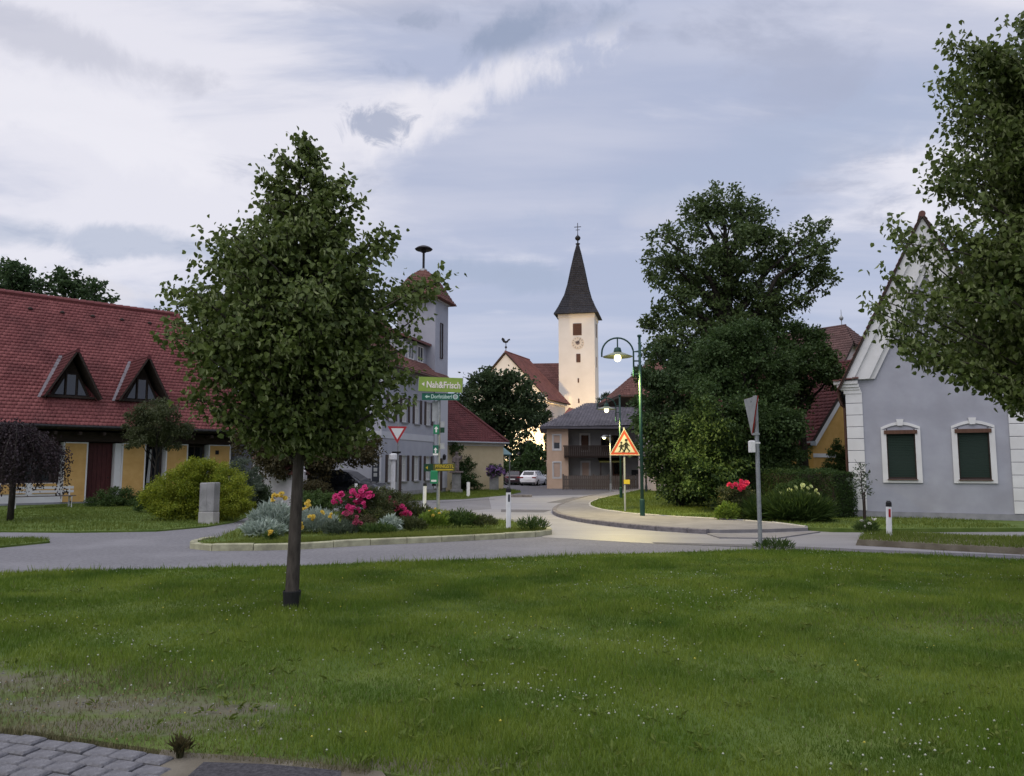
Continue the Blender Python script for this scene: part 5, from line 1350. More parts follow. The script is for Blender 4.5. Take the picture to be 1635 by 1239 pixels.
r = MB().add(k+[p-Vector((0,0,0.15)) for p in k], [(0,1,2,3), (0,3,4), (3,2,5,4), (1,5,2), (6,7,1,0), (10,6,0,4), (6,10,11,7)]).build('roof', M['under_roof'], EH)
V_ = Vector((0,3.6,2.6)); tile_field('tiles', k[0]+Vector((0,0,0.01)), (1,0,0), V_, V_.length, lambda v: (2.8*v/V_.length, 9.1), M['tile_brown'], r, 0.22, 0.22, 0.03, 121)
V2 = Vector((2.8,0,2.6)); tile_field('tiles', k[0]+Vector((0,0,0.01)), (0,1,0), V2, V2.length, lambda v: (3.6*v/V2.length, 7.2-3.6*v/V2.length), M['tile_brown'], r, 0.22, 0.22, 0.03, 122)
MB().tube([(-0.65,-0.7,5.92),(8.5,-0.7,5.92)], 0.07, 8).build('gutter', M['copper'], EH)
MB().tube([(0.1,-0.66,5.85),(0.1,-0.6,5.6),(0.9,0.2,5.3),(2.0,0.9,5.0),(2.05,0.92,0.2)], 0.05, 8).build('downpipe', M['copper'], EH)

# ---- garden wall with stepped tile coping
GW = thing('garden_wall', 'white garden wall with stepped red tile coping beside the dark tree', 'wall', (-11.6, 34.2, 0), math.atan2(-2.4, 2.6))
x = 0.0
for i, (ln, z) in enumerate(((1.25,1.95), (0.85,1.72), (0.95,1.50), (0.9,1.30))):
    MB().box(x, x+ln, 0, 0.28, 0, z).build('wall', M['garden_wall'], GW)
    mb = MB(); n = int(ln/0.16)
    for s in (-1, 1):
        for k_ in range(n):
            a = x-0.03+k_*(ln+0.06)/n; b = a+(ln+0.06)/n-0.008
            y0 = 0.14+s*0.26; y1 = 0.14
            q = [Vector((a,y0,z+0.01)), Vector((b,y0,z+0.01)), Vector((b,y1,z+0.20)), Vector((a,y1,z+0.20))]; hi = [p+Vector((0,s*0.012,0.03)) for p in q]
            if s > 0: q, hi = q[::-1], hi[::-1]
            mb.add(q+hi, [(3,2,1,0), (4,5,6,7), (0,1,5,4), (1,2,6,5), (2,3,7,6), (3,0,4,7)])
    mb.build('coping', M['tile_brown'], GW)
    x += ln
GP = thing('gate_post', 'slim white gate post at the end of the garden wall', 'post', (-8.54, 31, 0))
MB().cbox(-0.13,0.13,-0.13,0.13,0,1.42,0.02).build('shaft', M['garden_wall'], GP); MB().lathe([(0.19,1.423),(0.19,1.47),(0.10,1.52),(0.13,1.60),(0.09,1.68),(0.01,1.71)], 10).build('cap', M['garden_wall'], GP)

# ------------------------------------------------------------------ trees and plants
linden('lime_tree', 'young lime tree with conical crown standing alone on the foreground lawn', (-2.54, 8.96, LZ),
       [(1.98, 0.735, 0.085), (2.17, 0.915, 0.125), (2.42, 1.095, 0.165), (2.72, 1.285, 0.005), (3.02, 1.405, -0.135), (3.33, 1.37, -0.12), (3.63, 1.275, -0.075), (3.86, 1.085, -0.035), (4.25, 0.94, -0.05), (4.64, 0.665, -0.005), (5.03, 0.46, -0.04), (5.47, 0.27, -0.09), (5.68, 0.115, -0.095)],
       1.75, 0.080, 430, 95, 0.068, 5, 5.7, 0.22, lean=0.05,
       sprigs=[(-1.4799999999999995, -0.2, 3.66), (-1.44, -0.1, 3.31), (-1.2199999999999998, -0.3, 3.46), (-1.5199999999999996, -0.2, 3.14), (-1.0099999999999998, -0.1, 4.37), (-0.8700000000000001, -0.3, 4.12), (-1.0099999999999998, -0.1, 3.99), (1.11, -0.2, 4.36), (0.99, -0.1, 4.26), (1.77, -0.3, 3.79), (1.6, -0.2, 3.75), (1.48, -0.3, 3.7), (1.22, -0.1, 3.69), (0.55, -0.1, 5.07), (0.5100000000000002, -0.2, 4.88), (-0.46999999999999975, -0.1, 5.07), (0.71, -0.1, 4.8), (1.28, -0.2, 2.99), (1.33, -0.3, 2.69), (1.34, -0.4, 2.39), (-1.13, -0.4, 2.39), (-0.8799999999999999, -0.3, 2.22), (-0.48, -0.3, 2.04), (0.9199999999999999, -0.3, 2.04), (-0.06000000000000005, -0.0, 5.62), (0.14000000000000012, -0.0, 5.43), (-0.2999999999999998, -0.0, 5.41)])
TG = MB().lathe([(0.088,0.0),(0.094,0.05),(0.104,0.19),(0.098,0.20),(0.092,0.18),(0.085,0.02)], 14).build('trunk_guard', M['guard'], bpy.data.objects['lime_tree'])
linden('lime_tree', 'larger lime tree reaching in from the right edge with pale blossom bracts', (7.55, 9.5, LZ),
       [(2.15,0.7,-0.3), (2.5,1.4,-0.05), (2.9,1.95,0.0), (3.3,2.35,0.0), (3.75,2.55,0.0), (4.15,2.3,0.0), (4.6,1.75,0.0), (5.0,1.6,0.0), (5.4,1.85,0.0), (6.0,1.85,0.0), (6.7,1.80,0.0), (7.0,1.65,0.05), (7.4,0.75,0.1), (8.0,0.5,0.1), (8.6,0.2,0.1)],
       1.9, 0.12, 680, 125, 0.074, 9, 9, 0.42, lean=0.02,
       sprigs=[(-2.7299999999999995, -0.1, 4.69), (-2.7299999999999995, -0.2, 4.43), (-2.8999999999999995, -0.3, 4.0), (-2.99, -0.2, 3.71), (-3.1099999999999994, -0.4, 3.51), (-2.96, -0.3, 3.22), (-1.8399999999999999, -0.1, 7.14), (-1.7299999999999995, -0.1, 6.97), (-1.96, -0.2, 6.58), (-1.4799999999999995, -0.2, 6.96), (-0.9900000000000002, -0.2, 7.38), (-2.2299999999999995, -0.2, 5.32), (-2.16, -0.1, 5.2), (-2.17, -0.3, 5.53), (-1.9900000000000002, -0.2, 6.24), (-2.8, -0.5, 3.03), (-2.5300000000000002, -0.4, 2.89), (-2.2199999999999998, -0.5, 2.73), (-1.7199999999999998, -0.4, 2.63), (-1.5300000000000002, -0.5, 2.43), (-2.79, -0.4, 3.74), (-2.05, -0.4, 4.53), (-2.13, -0.2, 4.67)])

# tall tree and the lower trees in the middle right
blob_tree('tall_tree', 'tall dark tree with gaps in its crown, highest of the group beside the lamps', 'tree', (8.84, 31.0, 0.05),
    [(-0.23, -0.58, 12.46, 0.82), (0.87, 0.1, 12.16, 0.87), (-0.95, -0.29, 12.03, 0.77), (1.42, 0.23, 11.66, 0.87), (1.94, 0.28, 10.86, 0.72), (-0.13, -0.96, 10.76, 1.15), (-2.4, -1.07, 10.54, 0.77), (-2.48, 0.74, 10.17, 0.67), (-1.97, -0.53, 9.57, 0.77), (-2.59, -0.58, 8.9, 0.46), (-0.79, 1.09, 10.13, 1.07), (0.34, -0.07, 9.42, 1.07), (2.06, 0.74, 9.76, 0.87), (2.86, -0.05, 10.36, 0.72), (3.74, 0.31, 11.33, 0.67), (3.7, -0.77, 10.42, 0.51), (3.63, 0.3, 9.92, 0.67), (4.48, 0.81, 9.45, 0.51), (2.76, 0.05, 8.79, 0.67), (0.88, 0.53, 8.22, 1.23), (-0.62, 0.38, 8.33, 1.07), (-2.1, -0.96, 8.04, 0.77), (-2.56, 0.57, 7.69, 0.67), (1.82, 0.2, 8.02, 0.87), (-0.35, -0.44, 6.85, 1.28), (-2.03, -1.03, 6.5, 1.07), (1.44, 0.8, 6.8, 1.18), (-2.59, -0.06, 6.14, 0.82)],
    'walnut', 62, 0.16, 3, 0.34, 9.5, sub=0.30, limbs=32, inner=0.45, cover=0.95)
blob_tree('broad_tree', 'broad dark tree under the tall one with foliage down to the ground', 'tree', (6.59, 30.0, 0.05),
    [(-0.64, -0.48, 5.44, 0.89), (0.04, -0.71, 4.91, 1.09), (-0.89, -0.19, 4.48, 0.74), (-1.07, -0.62, 3.46, 0.74), (-0.13, -0.78, 3.45, 1.19), (-0.64, -0.18, 2.38, 0.89), (0.68, 0.75, 2.28, 1.14), (-0.52, 0.54, 1.4, 0.69), (0.59, 0.48, 1.15, 0.84), (-0.13, -0.5, 0.81, 0.64), (-1.03, 0.07, 5.25, 0.45)],
    'ash', 75, 0.15, 4, 0.2, 4, sub=0.36, limbs=10)
blob_tree('hazel_tree', 'dense mid green hazel in front of the tall tree, behind the rose bush', 'tree', (8.03, 27.0, 0.05),
    [(-0.5, 0.17, 5.82, 0.76), (0.47, 0.34, 6.19, 0.76), (1.04, 0.41, 5.51, 0.85), (0.17, 0.62, 4.96, 1.11), (-0.94, 0.34, 4.7, 0.76), (1.3, 0.59, 4.5, 0.89), (-0.79, -0.66, 3.49, 1.16), (0.71, -0.05, 3.31, 1.16), (-1.03, 0.62, 2.9, 0.89), (0.08, 0.21, 2.21, 1.2), (1.55, 0.56, 2.33, 0.85), (-1.14, -0.54, 1.54, 0.94), (0.42, -0.04, 1.21, 0.98), (-0.57, -0.35, 0.78, 0.67), (1.34, 0.06, 1.21, 0.67), (-1.52, 0.1, 1.76, 0.67), (1.47, -0.68, 3.05, 0.58)],
    'hazel', 100, 0.12, 5, 0.16, 3.5, sub=0.32, limbs=12)
blob_tree('round_tree', 'rounded dark green tree leaning over the red roof right of the tall tree', 'tree', (11.7, 30.5, 0.05),
    [(-0.15, 0.41, 6.78, 0.81), (0.64, 0.45, 6.19, 0.7), (1.09, -0.02, 5.56, 0.5), (0.15, -0.33, 5.52, 0.91), (-0.86, -0.7, 5.47, 0.86), (-0.7, 0.23, 4.31, 0.86), (-1.09, -0.04, 3.02, 0.75), (-0.24, 0.36, 4.83, 0.7), (1.21, -0.18, 5.16, 0.4), (-0.42, 0.38, 2.15, 0.6)],
    'hazel', 95, 0.13, 6, 0.18, 4.5, sub=0.34)
# big dark tree in front of the church
blob_tree('dark_tree', 'big dark rounded tree below the church, glow of floodlights through its foot', 'tree', (-1.09, 76.0, 0),
    [(-0.01, -0.56, 9.93, 1.63), (-1.55, -1.12, 9.25, 1.76), (-2.87, 0.48, 7.95, 1.63), (1.86, -1.37, 9.04, 1.63), (3.01, 0.11, 7.6, 1.38), (0.0, -0.43, 7.56, 2.13), (-2.14, -1.41, 6.25, 1.5), (-0.95, 0.02, 5.08, 1.76), (2.17, -1.48, 6.24, 1.63), (3.63, -0.21, 6.45, 0.88), (1.37, -1.38, 4.4, 1.38), (-1.52, -1.31, 3.18, 1.76), (0.0, -0.24, 2.27, 1.5), (-3.07, 1.05, 5.13, 1.25), (0.75, -1.2, 10.61, 0.88), (-0.6, -0.89, 1.04, 1.38)],
    'maple_dark', 34, 0.36, 7, 0.4, 8, sub=0.8, limbs=14)
blob_tree('hedge_thicket', 'dark thicket behind the two parked cars', 'shrub', (1.01, 70.0, 0),
    [(-2.01, -0.55, 1.25, 0.81), (-0.75, 0.92, 1.65, 0.75), (0.55, -0.75, 2.05, 0.87), (1.74, 0.41, 2.23, 0.75), (1.51, -0.83, 0.8, 0.81), (0.16, -0.51, 0.69, 0.81), (-1.16, 1.0, 0.49, 0.69), (2.11, -0.58, 4.21, 0.58), (1.91, 0.28, 3.2, 0.69), (1.15, -0.08, 3.54, 0.58)],
    'box_leaf', 60, 0.28, 8, trunk=False, sub=0.6)
blob_tree('distant_tree', 'small dark tree between church tower and second street lamp', 'tree', (11.12, 90.0, 0),
    [(0.1, -0.04, 9.88, 0.52), (-0.15, -0.13, 9.05, 0.67), (0.33, -0.36, 8.29, 0.74), (0.04, 0.37, 7.37, 0.74)], 'fir', 60, 0.3, 9, 0.25, 5, sub=0.5)
# trees over the farmhouse roof
blob_tree('roof_tree', 'dark tree whose crown rises above the farmhouse ridge at the left edge', 'tree', (-37.96, 58.0, 0),
    [(-1.74, 0.14, 17.26, 0.67), (-0.55, -0.14, 16.93, 0.67), (0.13, 0.16, 16.26, 0.77), (-0.82, -0.59, 15.83, 0.86), (0.62, 0.63, 15.53, 0.67), (-3.15, 0.65, 16.39, 0.86), (-0.62, 0.31, 15.05, 0.86), (-1.4, -0.68, 14.58, 0.96)], 'ash', 30, 0.34, 10, 0.35, 14, sub=0.6, limbs=8)
blob_tree('roof_tree', 'dark tree above the farmhouse ridge, second from the left edge', 'tree', (-34.35, 60.0, 0),
    [(-2.36, -0.1, 16.96, 0.59), (-1.46, 0.12, 16.6, 0.69), (-0.58, 0.85, 16.26, 0.69), (0.97, -0.07, 15.68, 0.64), (1.62, 0.02, 15.03, 0.5), (-0.92, 0.17, 15.48, 0.79), (-1.71, -0.63, 15.55, 0.69), (0.73, 0.02, 14.68, 0.69)], 'ash', 30, 0.34, 11, 0.35, 14, sub=0.6, limbs=8)
blob_tree('roof_tree', 'little tree top showing above the right end of the farmhouse roof', 'tree', (-27.55, 60.0, 0),
    [(-0.96, -0.05, 13.89, 0.45), (-0.3, 0.31, 13.46, 0.5), (-0.69, 0.33, 12.95, 0.59)], 'ash', 30, 0.34, 12, 0.3, 11, sub=0.6, limbs=3)
# dark russet tree behind the lime
blob_tree('russet_tree', 'dark russet green tree between the garden wall and the pale blue building', 'tree', (-9.14, 33.0, 0.04),
    [(-1.29, -0.43, 3.93, 0.93), (-0.17, 0.33, 4.26, 1.03), (1.22, 0.33, 3.84, 1.09), (2.0, 0.63, 3.17, 0.87), (2.8, -0.57, 2.45, 0.6), (1.18, -0.48, 2.58, 1.2), (-0.12, -0.64, 2.71, 1.14), (-1.37, -0.49, 2.72, 0.87), (-2.37, 0.42, 3.43, 0.65), (-0.88, -0.67, 1.78, 0.71), (0.53, 0.06, 1.65, 0.87), (-2.15, -0.51, 2.45, 0.49), (3.04, -0.37, 2.1, 0.27)],
    'russet_leaf', 85, 0.13, 13, 0.18, 3.2, sub=0.36)
# weeping copper tree left
t = thing('weeping_tree', 'small weeping tree with dark purple foliage on the lawn at the left edge', 'tree', (-15.02, 23.0, 0.04))
mb = MB(); mb.tube([(0,0,-0.1),(0.02,0,0.9),(-0.03,0.02,1.9),(0,0,2.6)], [0.095,0.085,0.075,0.05], 9)
P = []; A = []
for i in range(64):
    th = random.uniform(0, 2*PI); rr = random.uniform(0.45, 1.5); zt = 2.75-0.28*rr**2*0.55+random.uniform(-0.15,0.12)
    ze = random.uniform(0.65, 1.5)+0.25*(1.5-rr)
    pts = [Vector((0,0,2.4)), Vector((rr*0.5*math.cos(th), rr*0.5*math.sin(th), zt+0.12)), Vector((rr*0.85*math.cos(th), rr*0.85*math.sin(th), zt-0.25)), Vector((rr*math.cos(th), rr*math.sin(th), (zt+ze)/2)), Vector((rr*1.03*math.cos(th), rr*1.03*math.sin(th), ze))]
    mb.tube(pts, [0.018,0.014,0.01,0.007,0.004], 4, caps=False)
    for k in range(150):
        u = random.uniform(0.8, 3.99); j = int(u); p = pts[j].lerp(pts[j+1], u-j)
        P.append((p.x+random.gauss(0,0.09), p.y+random.gauss(0,0.09), p.z+random.gauss(0,0.09))); A.append((math.cos(th)*0.3, math.sin(th)*0.3, -0.9))
mb.build('trunk', M['bark_dark'], t, smooth=True)
P = np.array(P); leaf_mesh('crown', P, np.array(A), 0.085*(0.7+0.6*rng.random(len(P))), M['copper_leaf'], t, aspect=0.55, seed=14)
blob_tree('ornamental_tree', 'small olive green tree rising in front of the farmhouse roof behind the golden bush', 'tree', (-13.32, 28.5, 0.04),
    [(-0.37, 0.42, 3.79, 0.42), (0.51, -0.44, 3.5, 0.47), (-0.61, 0.21, 3.42, 0.47), (0.93, -0.31, 3.11, 0.33), (-0.22, 0.44, 2.96, 0.56), (-0.45, -0.43, 2.68, 0.38), (0.43, 0.34, 2.71, 0.42), (1.09, 0.16, 2.94, 0.19), (-1.12, 0.32, 2.95, 0.24)],
    'olive_leaf', 150, 0.07, 15, 0.05, 2.7, sub=0.22, limbs=8)
blob_tree('golden_bush', 'large rounded bright yellow green bush behind the stone block', 'bush', (-9.59, 23.4, 0.04),
    [(-0.27, -0.14, 1.27, 0.54), (0.34, -0.02, 1.33, 0.54), (-0.02, -0.08, 1.52, 0.35), (-0.77, -0.05, 0.98, 0.54), (0.96, -0.09, 1.08, 0.5), (-1.24, 0.16, 0.69, 0.42), (-0.48, -0.24, 0.52, 0.54), (0.22, 0.13, 0.6, 0.62), (1.21, -0.49, 0.63, 0.46), (1.45, -0.2, 0.46, 0.23), (-0.94, -0.16, 0.33, 0.35), (0.71, -0.36, 0.25, 0.39), (-0.39, 0.24, 0.17, 0.35)],
    'gold_leaf', 330, 0.055, 16, trunk=False, sub=0.17, inner=0.6, aspect=0.5, crown_name='foliage')
def bush(label, px, py, Y, bl, m, per, leaf, seed, name='shrub', cat='shrub', sub=0.16, aspect=0.5, z=0.04, group=None):
    return blob_tree(name, label, cat, (px, Y, z), bl, m, per, leaf, seed, trunk=False, sub=sub, inner=0.5, aspect=aspect, crown_name='foliage', group=group)
bush('grey green shrub right of the golden bush', -9.16, 0, 26.0, [(-0.07, 0.01, 1.54, 0.34), (0.16, 0.18, 1.22, 0.34), (-0.25, 0.28, 1.11, 0.34), (0.37, -0.13, 0.81, 0.3), (-0.03, 0.16, 0.69, 0.34)], 'grey_leaf', 240, 0.06, 17)
bush('dark low shrub in front of the white garden wall', -8.99, 0, 27.0, [(0.01, -0.19, 0.78, 0.29), (0.18, 0.1, 0.66, 0.29), (0.08, -0.1, 0.45, 0.31), (0.46, -0.18, 0.45, 0.2), (-0.17, -0.01, 0.44, 0.22)], 'maple_dark', 240, 0.06, 18)
bush('low green shrub in front of the dark red farmhouse door', -16.09, 0, 31.0, [(-0.62, 0.11, 0.39, 0.26), (-0.2, 0.17, 0.46, 0.31), (0.39, 0.01, 0.44, 0.31), (0.83, 0.01, 0.31, 0.31), (-0.27, -0.06, 0.14, 0.26), (0.18, 0.3, 0.1, 0.26), (1.16, -0.13, 0.07, 0.2), (-0.82, -0.21, 0.17, 0.18)], 'green_leaf', 260, 0.06, 19)
bush('small shrub beside the golden bush, under the thin olive tree', -12.91, 0, 27.0, [(-0.16, 0.16, 0.33, 0.22), (0.14, 0.07, 0.44, 0.25), (0.27, 0.11, 0.18, 0.2)], 'green_leaf', 260, 0.06, 20)
bush('dark reddish shrubs beside the parked black car', -7.95, 0, 31.0, [(-0.29, -0.27, 0.82, 0.33), (0.11, 0.15, 0.71, 0.36), (-0.12, 0.11, 0.39, 0.33), (-0.47, -0.02, 0.32, 0.26)], 'russet_leaf', 220, 0.07, 21)
bush('bright green bush behind the yellow flowers on the island', -6.16, 0, 24.0, [(-0.43, 0.27, 0.53, 0.26), (0.09, -0.22, 0.59, 0.28), (0.5, -0.29, 0.48, 0.24), (-0.13, 0.3, 0.27, 0.26), (0.34, -0.19, 0.24, 0.22), (-0.39, -0.23, 0.3, 0.2)], 'green_leaf', 300, 0.06, 22, z=0.1)
bush('dark evergreen shrub behind the stone statue', -3.1, 0, 50.0, [(-0.4, 0.42, 2.06, 0.5), (-0.03, 0.45, 1.65, 0.5), (-0.31, 0.39, 1.12, 0.54), (0.28, -0.42, 0.84, 0.5), (-0.08, 0.09, 0.43, 0.5), (0.59, -0.08, 0.31, 0.37), (-0.57, 0.03, 0.43, 0.37), (-0.47, -0.37, 2.75, 0.33)], 'box_leaf', 120, 0.14, 23, sub=0.3, z=0.05)
# clipped hedge
t = thing('clipped_hedge', 'clipped dark green box hedge beside the grey house', 'hedge', (10.15, 23.4, 0.1), 0)
a = Vector((-1.75, 4.0)); L_ = a.length; an = math.atan2(a.y, a.x)
P = []; A = []
g_ = np.random.default_rng(77)
for i in range(26000):
    s = g_.random()*L_; f = g_.integers(0, 5)
    y = (g_.random()-0.5)*0.9; z = g_.random()*1.38
    nrm = (0,0,1)
    if f <= 1: y = 0.45; nrm = (0,1,0)
    elif f == 2: z = 1.38
    elif f == 3: y = -0.45; nrm = (0,-1,0)
    else: s = 0.0 if g_.random() < 0.6 else L_; nrm = (-1,0,0)
    bmp = 0.05*math.sin(s*4+z*3)+g_.normal(0, 0.03)
    p = [s+nrm[0]*bmp, y+nrm[1]*bmp, z+nrm[2]*bmp]
    P.append((p[0]*math.cos(an)-p[1]*math.sin(an), p[0]*math.sin(an)+p[1]*math.cos(an), max(0.02, p[2])))
    A.append((nrm[0]*math.cos(an)-nrm[1]*math.sin(an), nrm[0]*math.sin(an)+nrm[1]*math.cos(an), nrm[2]*0.6+0.2))
MB().box(0.03, L_-0.03, -0.40, 0.40, 0, 1.32, Matrix.Rotation(an, 4, 'Z')).build('branches', M['bark_dark'], t)
P = np.array(P); leaf_mesh('foliage', P, np.array(A), 0.05*(0.7+0.6*g_.random(len(P))), M['box_leaf'], t, aspect=0.6, seed=24)
bush('shrub rising above the clipped hedge before the ochre wall', 12.65, 0, 29.5, [(-0.13, -0.07, 2.13, 0.27), (0.32, 0.26, 1.89, 0.32), (-0.16, 0.21, 1.65, 0.32), (0.16, -0.17, 1.41, 0.34), (-0.28, 0.22, 1.33, 0.29), (0.01, 0.08, 1.17, 0.34), (-0.18, -0.27, 2.44, 0.15)], 'green_leaf', 240, 0.07, 25)
def blossoms(t, name, material, pts, r, seed, petals=7):
    """each bloom a small ruffled rosette"""
    g2 = random.Random(seed); mb = MB()
    for k in range(petals):
        a = 2*PI*k/petals; c = Vector((math.cos(a), math.sin(a), 0)); s = Vector((-math.sin(a), math.cos(a), 0))
        mb.add([(0,0,-0.25*r), c*0.75*r+s*0.5*r+Vector((0,0,0.12*r)), c*1.0*r+Vector((0,0,0.32*r)), c*0.75*r-s*0.5*r+Vector((0,0,0.12*r))], [(0,1,2,3)])
        a += PI/petals; c = Vector((math.cos(a), math.sin(a), 0)); s = Vector((-math.sin(a), math.cos(a), 0))
        mb.add([(0,0,-0.1*r), c*0.4*r+s*0.35*r+Vector((0,0,0.42*r)), c*0.55*r+Vector((0,0,0.68*r)), c*0.4*r-s*0.35*r+Vector((0,0,0.42*r))], [(0,1,2,3)])
    mb.ball((0,0,0.2*r), 0.38*r, 6, 4)
    o = None
    for p in pts:
        d = Vector((g2.gauss(0,0.6), -0.8+g2.gauss(0,0.5), 0.7)); rot = d.to_track_quat('Z', 'Y').to_euler(); sc = g2.uniform(0.65, 1.25)
        if o is None: o = mb.build(name, M[material], t); o.location = p; o.rotation_euler = rot; o.scale = (sc,)*3
        else: share(o, t, p, rot, (sc,)*3)
def spots(rows, Y, bx, z0, seed, n_each, sp):
    g2 = random.Random(seed); o = []
    for (x, z) in rows:
        for k in range(n_each): o.append((x-bx+g2.gauss(0,sp), g2.uniform(-0.62,-0.38), z-z0+g2.gauss(0,sp)))
    return o
def px_(lst): return lst
# roses on the island
RX = -3.73
t = bush('pink flowering rose bush at the middle of the island', RX, 0, 20.0, [(-0.68, 0.17, 0.62, 0.21), (-0.24, -0.21, 0.77, 0.25), (0.13, -0.21, 0.69, 0.26), (-0.16, 0.07, 0.4, 0.25), (0.32, -0.31, 0.37, 0.21), (-0.51, 0.19, 0.29, 0.2), (0.48, 0.19, 0.55, 0.2), (0.17, -0.32, 0.93, 0.15)], 'rose_leaf', 420, 0.05, 26, 'rose_bush', 'rose bush', z=0.1)
blossoms(t, 'blossom', 'petal_pink', spots([(-4.44, 0.95), (-4.39, 0.84), (-4.05, 0.89), (-3.93, 0.93), (-3.8, 1.0), (-3.69, 0.97), (-3.75, 0.84), (-3.98, 0.76), (-3.85, 0.71), (-4.2, 0.63), (-4.04, 0.59), (-3.88, 0.56), (-4.14, 0.47), (-3.83, 0.84), (-3.61, 0.92), (-4.48, 0.76)], 20, RX, 0.1, 5, 3, 0.055), 0.075, 27)
t = bush('dull red rose bush behind the silver grey tuft on the island', -3.06, 0, 21.0, [(-0.28, -0.27, 0.72, 0.23), (0.05, -0.26, 0.67, 0.24), (0.27, 0.07, 0.45, 0.21), (-0.08, -0.23, 0.42, 0.24), (-0.45, -0.26, 0.52, 0.17), (0.4, -0.03, 0.24, 0.17), (0.12, -0.06, 0.21, 0.17)], 'rose_leaf', 420, 0.05, 28, 'rose_bush', 'rose bush', z=0.1)
blossoms(t, 'blossom', 'petal_dull', spots([(-3.53, 0.8), (-3.35, 0.76), (-3.25, 0.66), (-3.15, 0.61), (-3.04, 0.51), (-2.94, 0.41), (-2.83, 0.34), (-3.42, 0.69), (-3.61, 0.85), (-3.22, 0.75)], 21, -3.06, 0.1, 6, 4, 0.05), 0.055, 29)
blossoms(t, 'bright_blossom', 'petal_pink', spots([(-2.9, 0.51), (-2.84, 0.42), (-2.77, 0.34), (-3.01, 0.58), (-3.11, 0.68)], 21, -3.06, 0.1, 7, 2, 0.04), 0.07, 30)
t = bush('low russet rose with few pink blooms at the kerb side of the island', -3.56, 0, 17.9, [(-0.15, -0.2, 0.32, 0.12), (0.06, -0.16, 0.31, 0.13), (0.25, -0.04, 0.35, 0.12), (-0.1, 0.07, 0.2, 0.1), (0.2, -0.14, 0.24, 0.1)], 'russet_leaf', 420, 0.045, 31, 'rose_bush', 'rose bush', z=0.1)
blossoms(t, 'blossom', 'petal_dull', spots([(-3.51, 0.45), (-3.46, 0.37), (-3.55, 0.34), (-3.69, 0.56)], 17.9, -3.56, 0.1, 8, 2, 0.03), 0.06, 32)
# silver leaved plants: upright narrow leaves
def silver(label, px, Y, h, rad, n, seed, m='silver_leaf', leaf=0.16, name='silver_shrub', cat='plant', z=0.1, aspect=0.16, up=1.0):
    t = thing(name, label, cat, (px, Y, z)); g2 = np.random.default_rng(seed)
    th = g2.uniform(0, 2*PI, n); rr = rad*np.sqrt(g2.random(n)); u = g2.random(n)**0.8
    hh = h*(1-0.45*(rr/rad)**2)*(0.85+0.15*np.sin(3*th+seed))
    P = np.stack([rr*np.cos(th), rr*np.sin(th)*0.8, 0.03+hh*u*0.9], 1)
    A = np.stack([np.cos(th)*rr/rad*0.8, np.sin(th)*rr/rad*0.8, np.full(n, up)], 1)
    leaf_mesh('foliage', P, A, leaf*(0.6+0.8*g2.random(n)), M[m], t, aspect=aspect, fold=0.08, jitter=0.42, seed=seed)
    mb = MB()
    for k in range(14):
        a = random.uniform(0, 2*PI); q = rad*0.6*random.random(); mb.tube([(q*0.4*math.cos(a), q*0.4*math.sin(a), 0), (q*math.cos(a), q*math.sin(a), h*random.uniform(0.6,0.95))], [0.008,0.004], 4, caps=False)
    mb.build('stems', M[m], t); return t
t = silver('tall silver grey plant left of the lime trunk, pale leaves spreading at its foot', -5.62, 18.0, 0.80, 0.48, 2600, 33)
blossoms(t, 'blossom', 'petal_yellow', spots([(-5.38, 0.99), (-5.26, 1.05), (-5.46, 0.89), (-5.2, 0.96), (-5.32, 1.02)], 18, -5.62, 0.1, 9, 2, 0.03), 0.06, 34)
silver('broad pale mint green plant at the left end of the island planting', -5.54, 17.2, 0.36, 0.42, 1500, 35, leaf=0.13, aspect=0.28, up=0.6)
t = silver('silver plant with yellow flowers right of the lime trunk', -4.67, 18.2, 0.58, 0.50, 2600, 36, leaf=0.14)
blossoms(t, 'blossom', 'petal_yellow', spots([(-4.73, 0.81), (-4.7, 0.75), (-4.81, 0.67), (-4.59, 0.45), (-4.64, 0.51), (-4.18, 0.57), (-4.19, 0.5), (-4.85, 0.28), (-4.87, 0.35), (-4.36, 0.62)], 18.2, -4.67, 0.1, 10, 2, 0.02), 0.055, 37)
t = silver('single yellow lily by the kerb left of the lime trunk', -5.04, 16.1, 0.16, 0.10, 120, 38, 'green_leaf', 0.12, 'lily', 'flower')
blossoms(t, 'blossom', 'petal_yellow', [(0.0,-0.05,0.20), (0.03,-0.08,0.17)], 0.075, 39)
silver('small white grey leaved tuft in front of the dull red roses', -2.89, 18.3, 0.40, 0.24, 900, 40, leaf=0.11, aspect=0.34, up=0.5)
def green(label, px, Y, h, rad, n, seed, m, leaf=0.10, name='green_plant', aspect=0.3): return silver(label, px, Y, h, rad, n, seed, m, leaf, name, 'plant', 0.1, aspect, 0.9)
green('low green plants between the silver plant and the pink roses', -3.87, 17.5, 0.32, 0.42, 1100, 41, 'grey_leaf')
green('grassy green tuft between the kerb and the white grey tuft', -3.03, 17.4, 0.26, 0.40, 900, 42, 'green_leaf')
green('low green clump under the dull red roses', -2.48, 18.6, 0.34, 0.40, 1100, 43, 'olive_leaf')
t = green('leafy green plant with yellow flowers beside the sign post', -1.98, 19.5, 0.46, 0.36, 1300, 44, 'spring_leaf', 0.11)
blossoms(t, 'blossom', 'petal_yellow', [(-0.1,-0.2,0.44),(0.05,-0.2,0.50),(0.15,-0.15,0.38),(0.0,-0.25,0.33)], 0.045, 45)
green('russet green plant left of the sign post foot', -2.51, 21.0, 0.55, 0.36, 1200, 46, 'rose_leaf', 0.10)
green('bushy dark green plant right of the sign post', -1.34, 19.8, 0.46, 0.46, 1500, 47, 'green_leaf', 0.10)
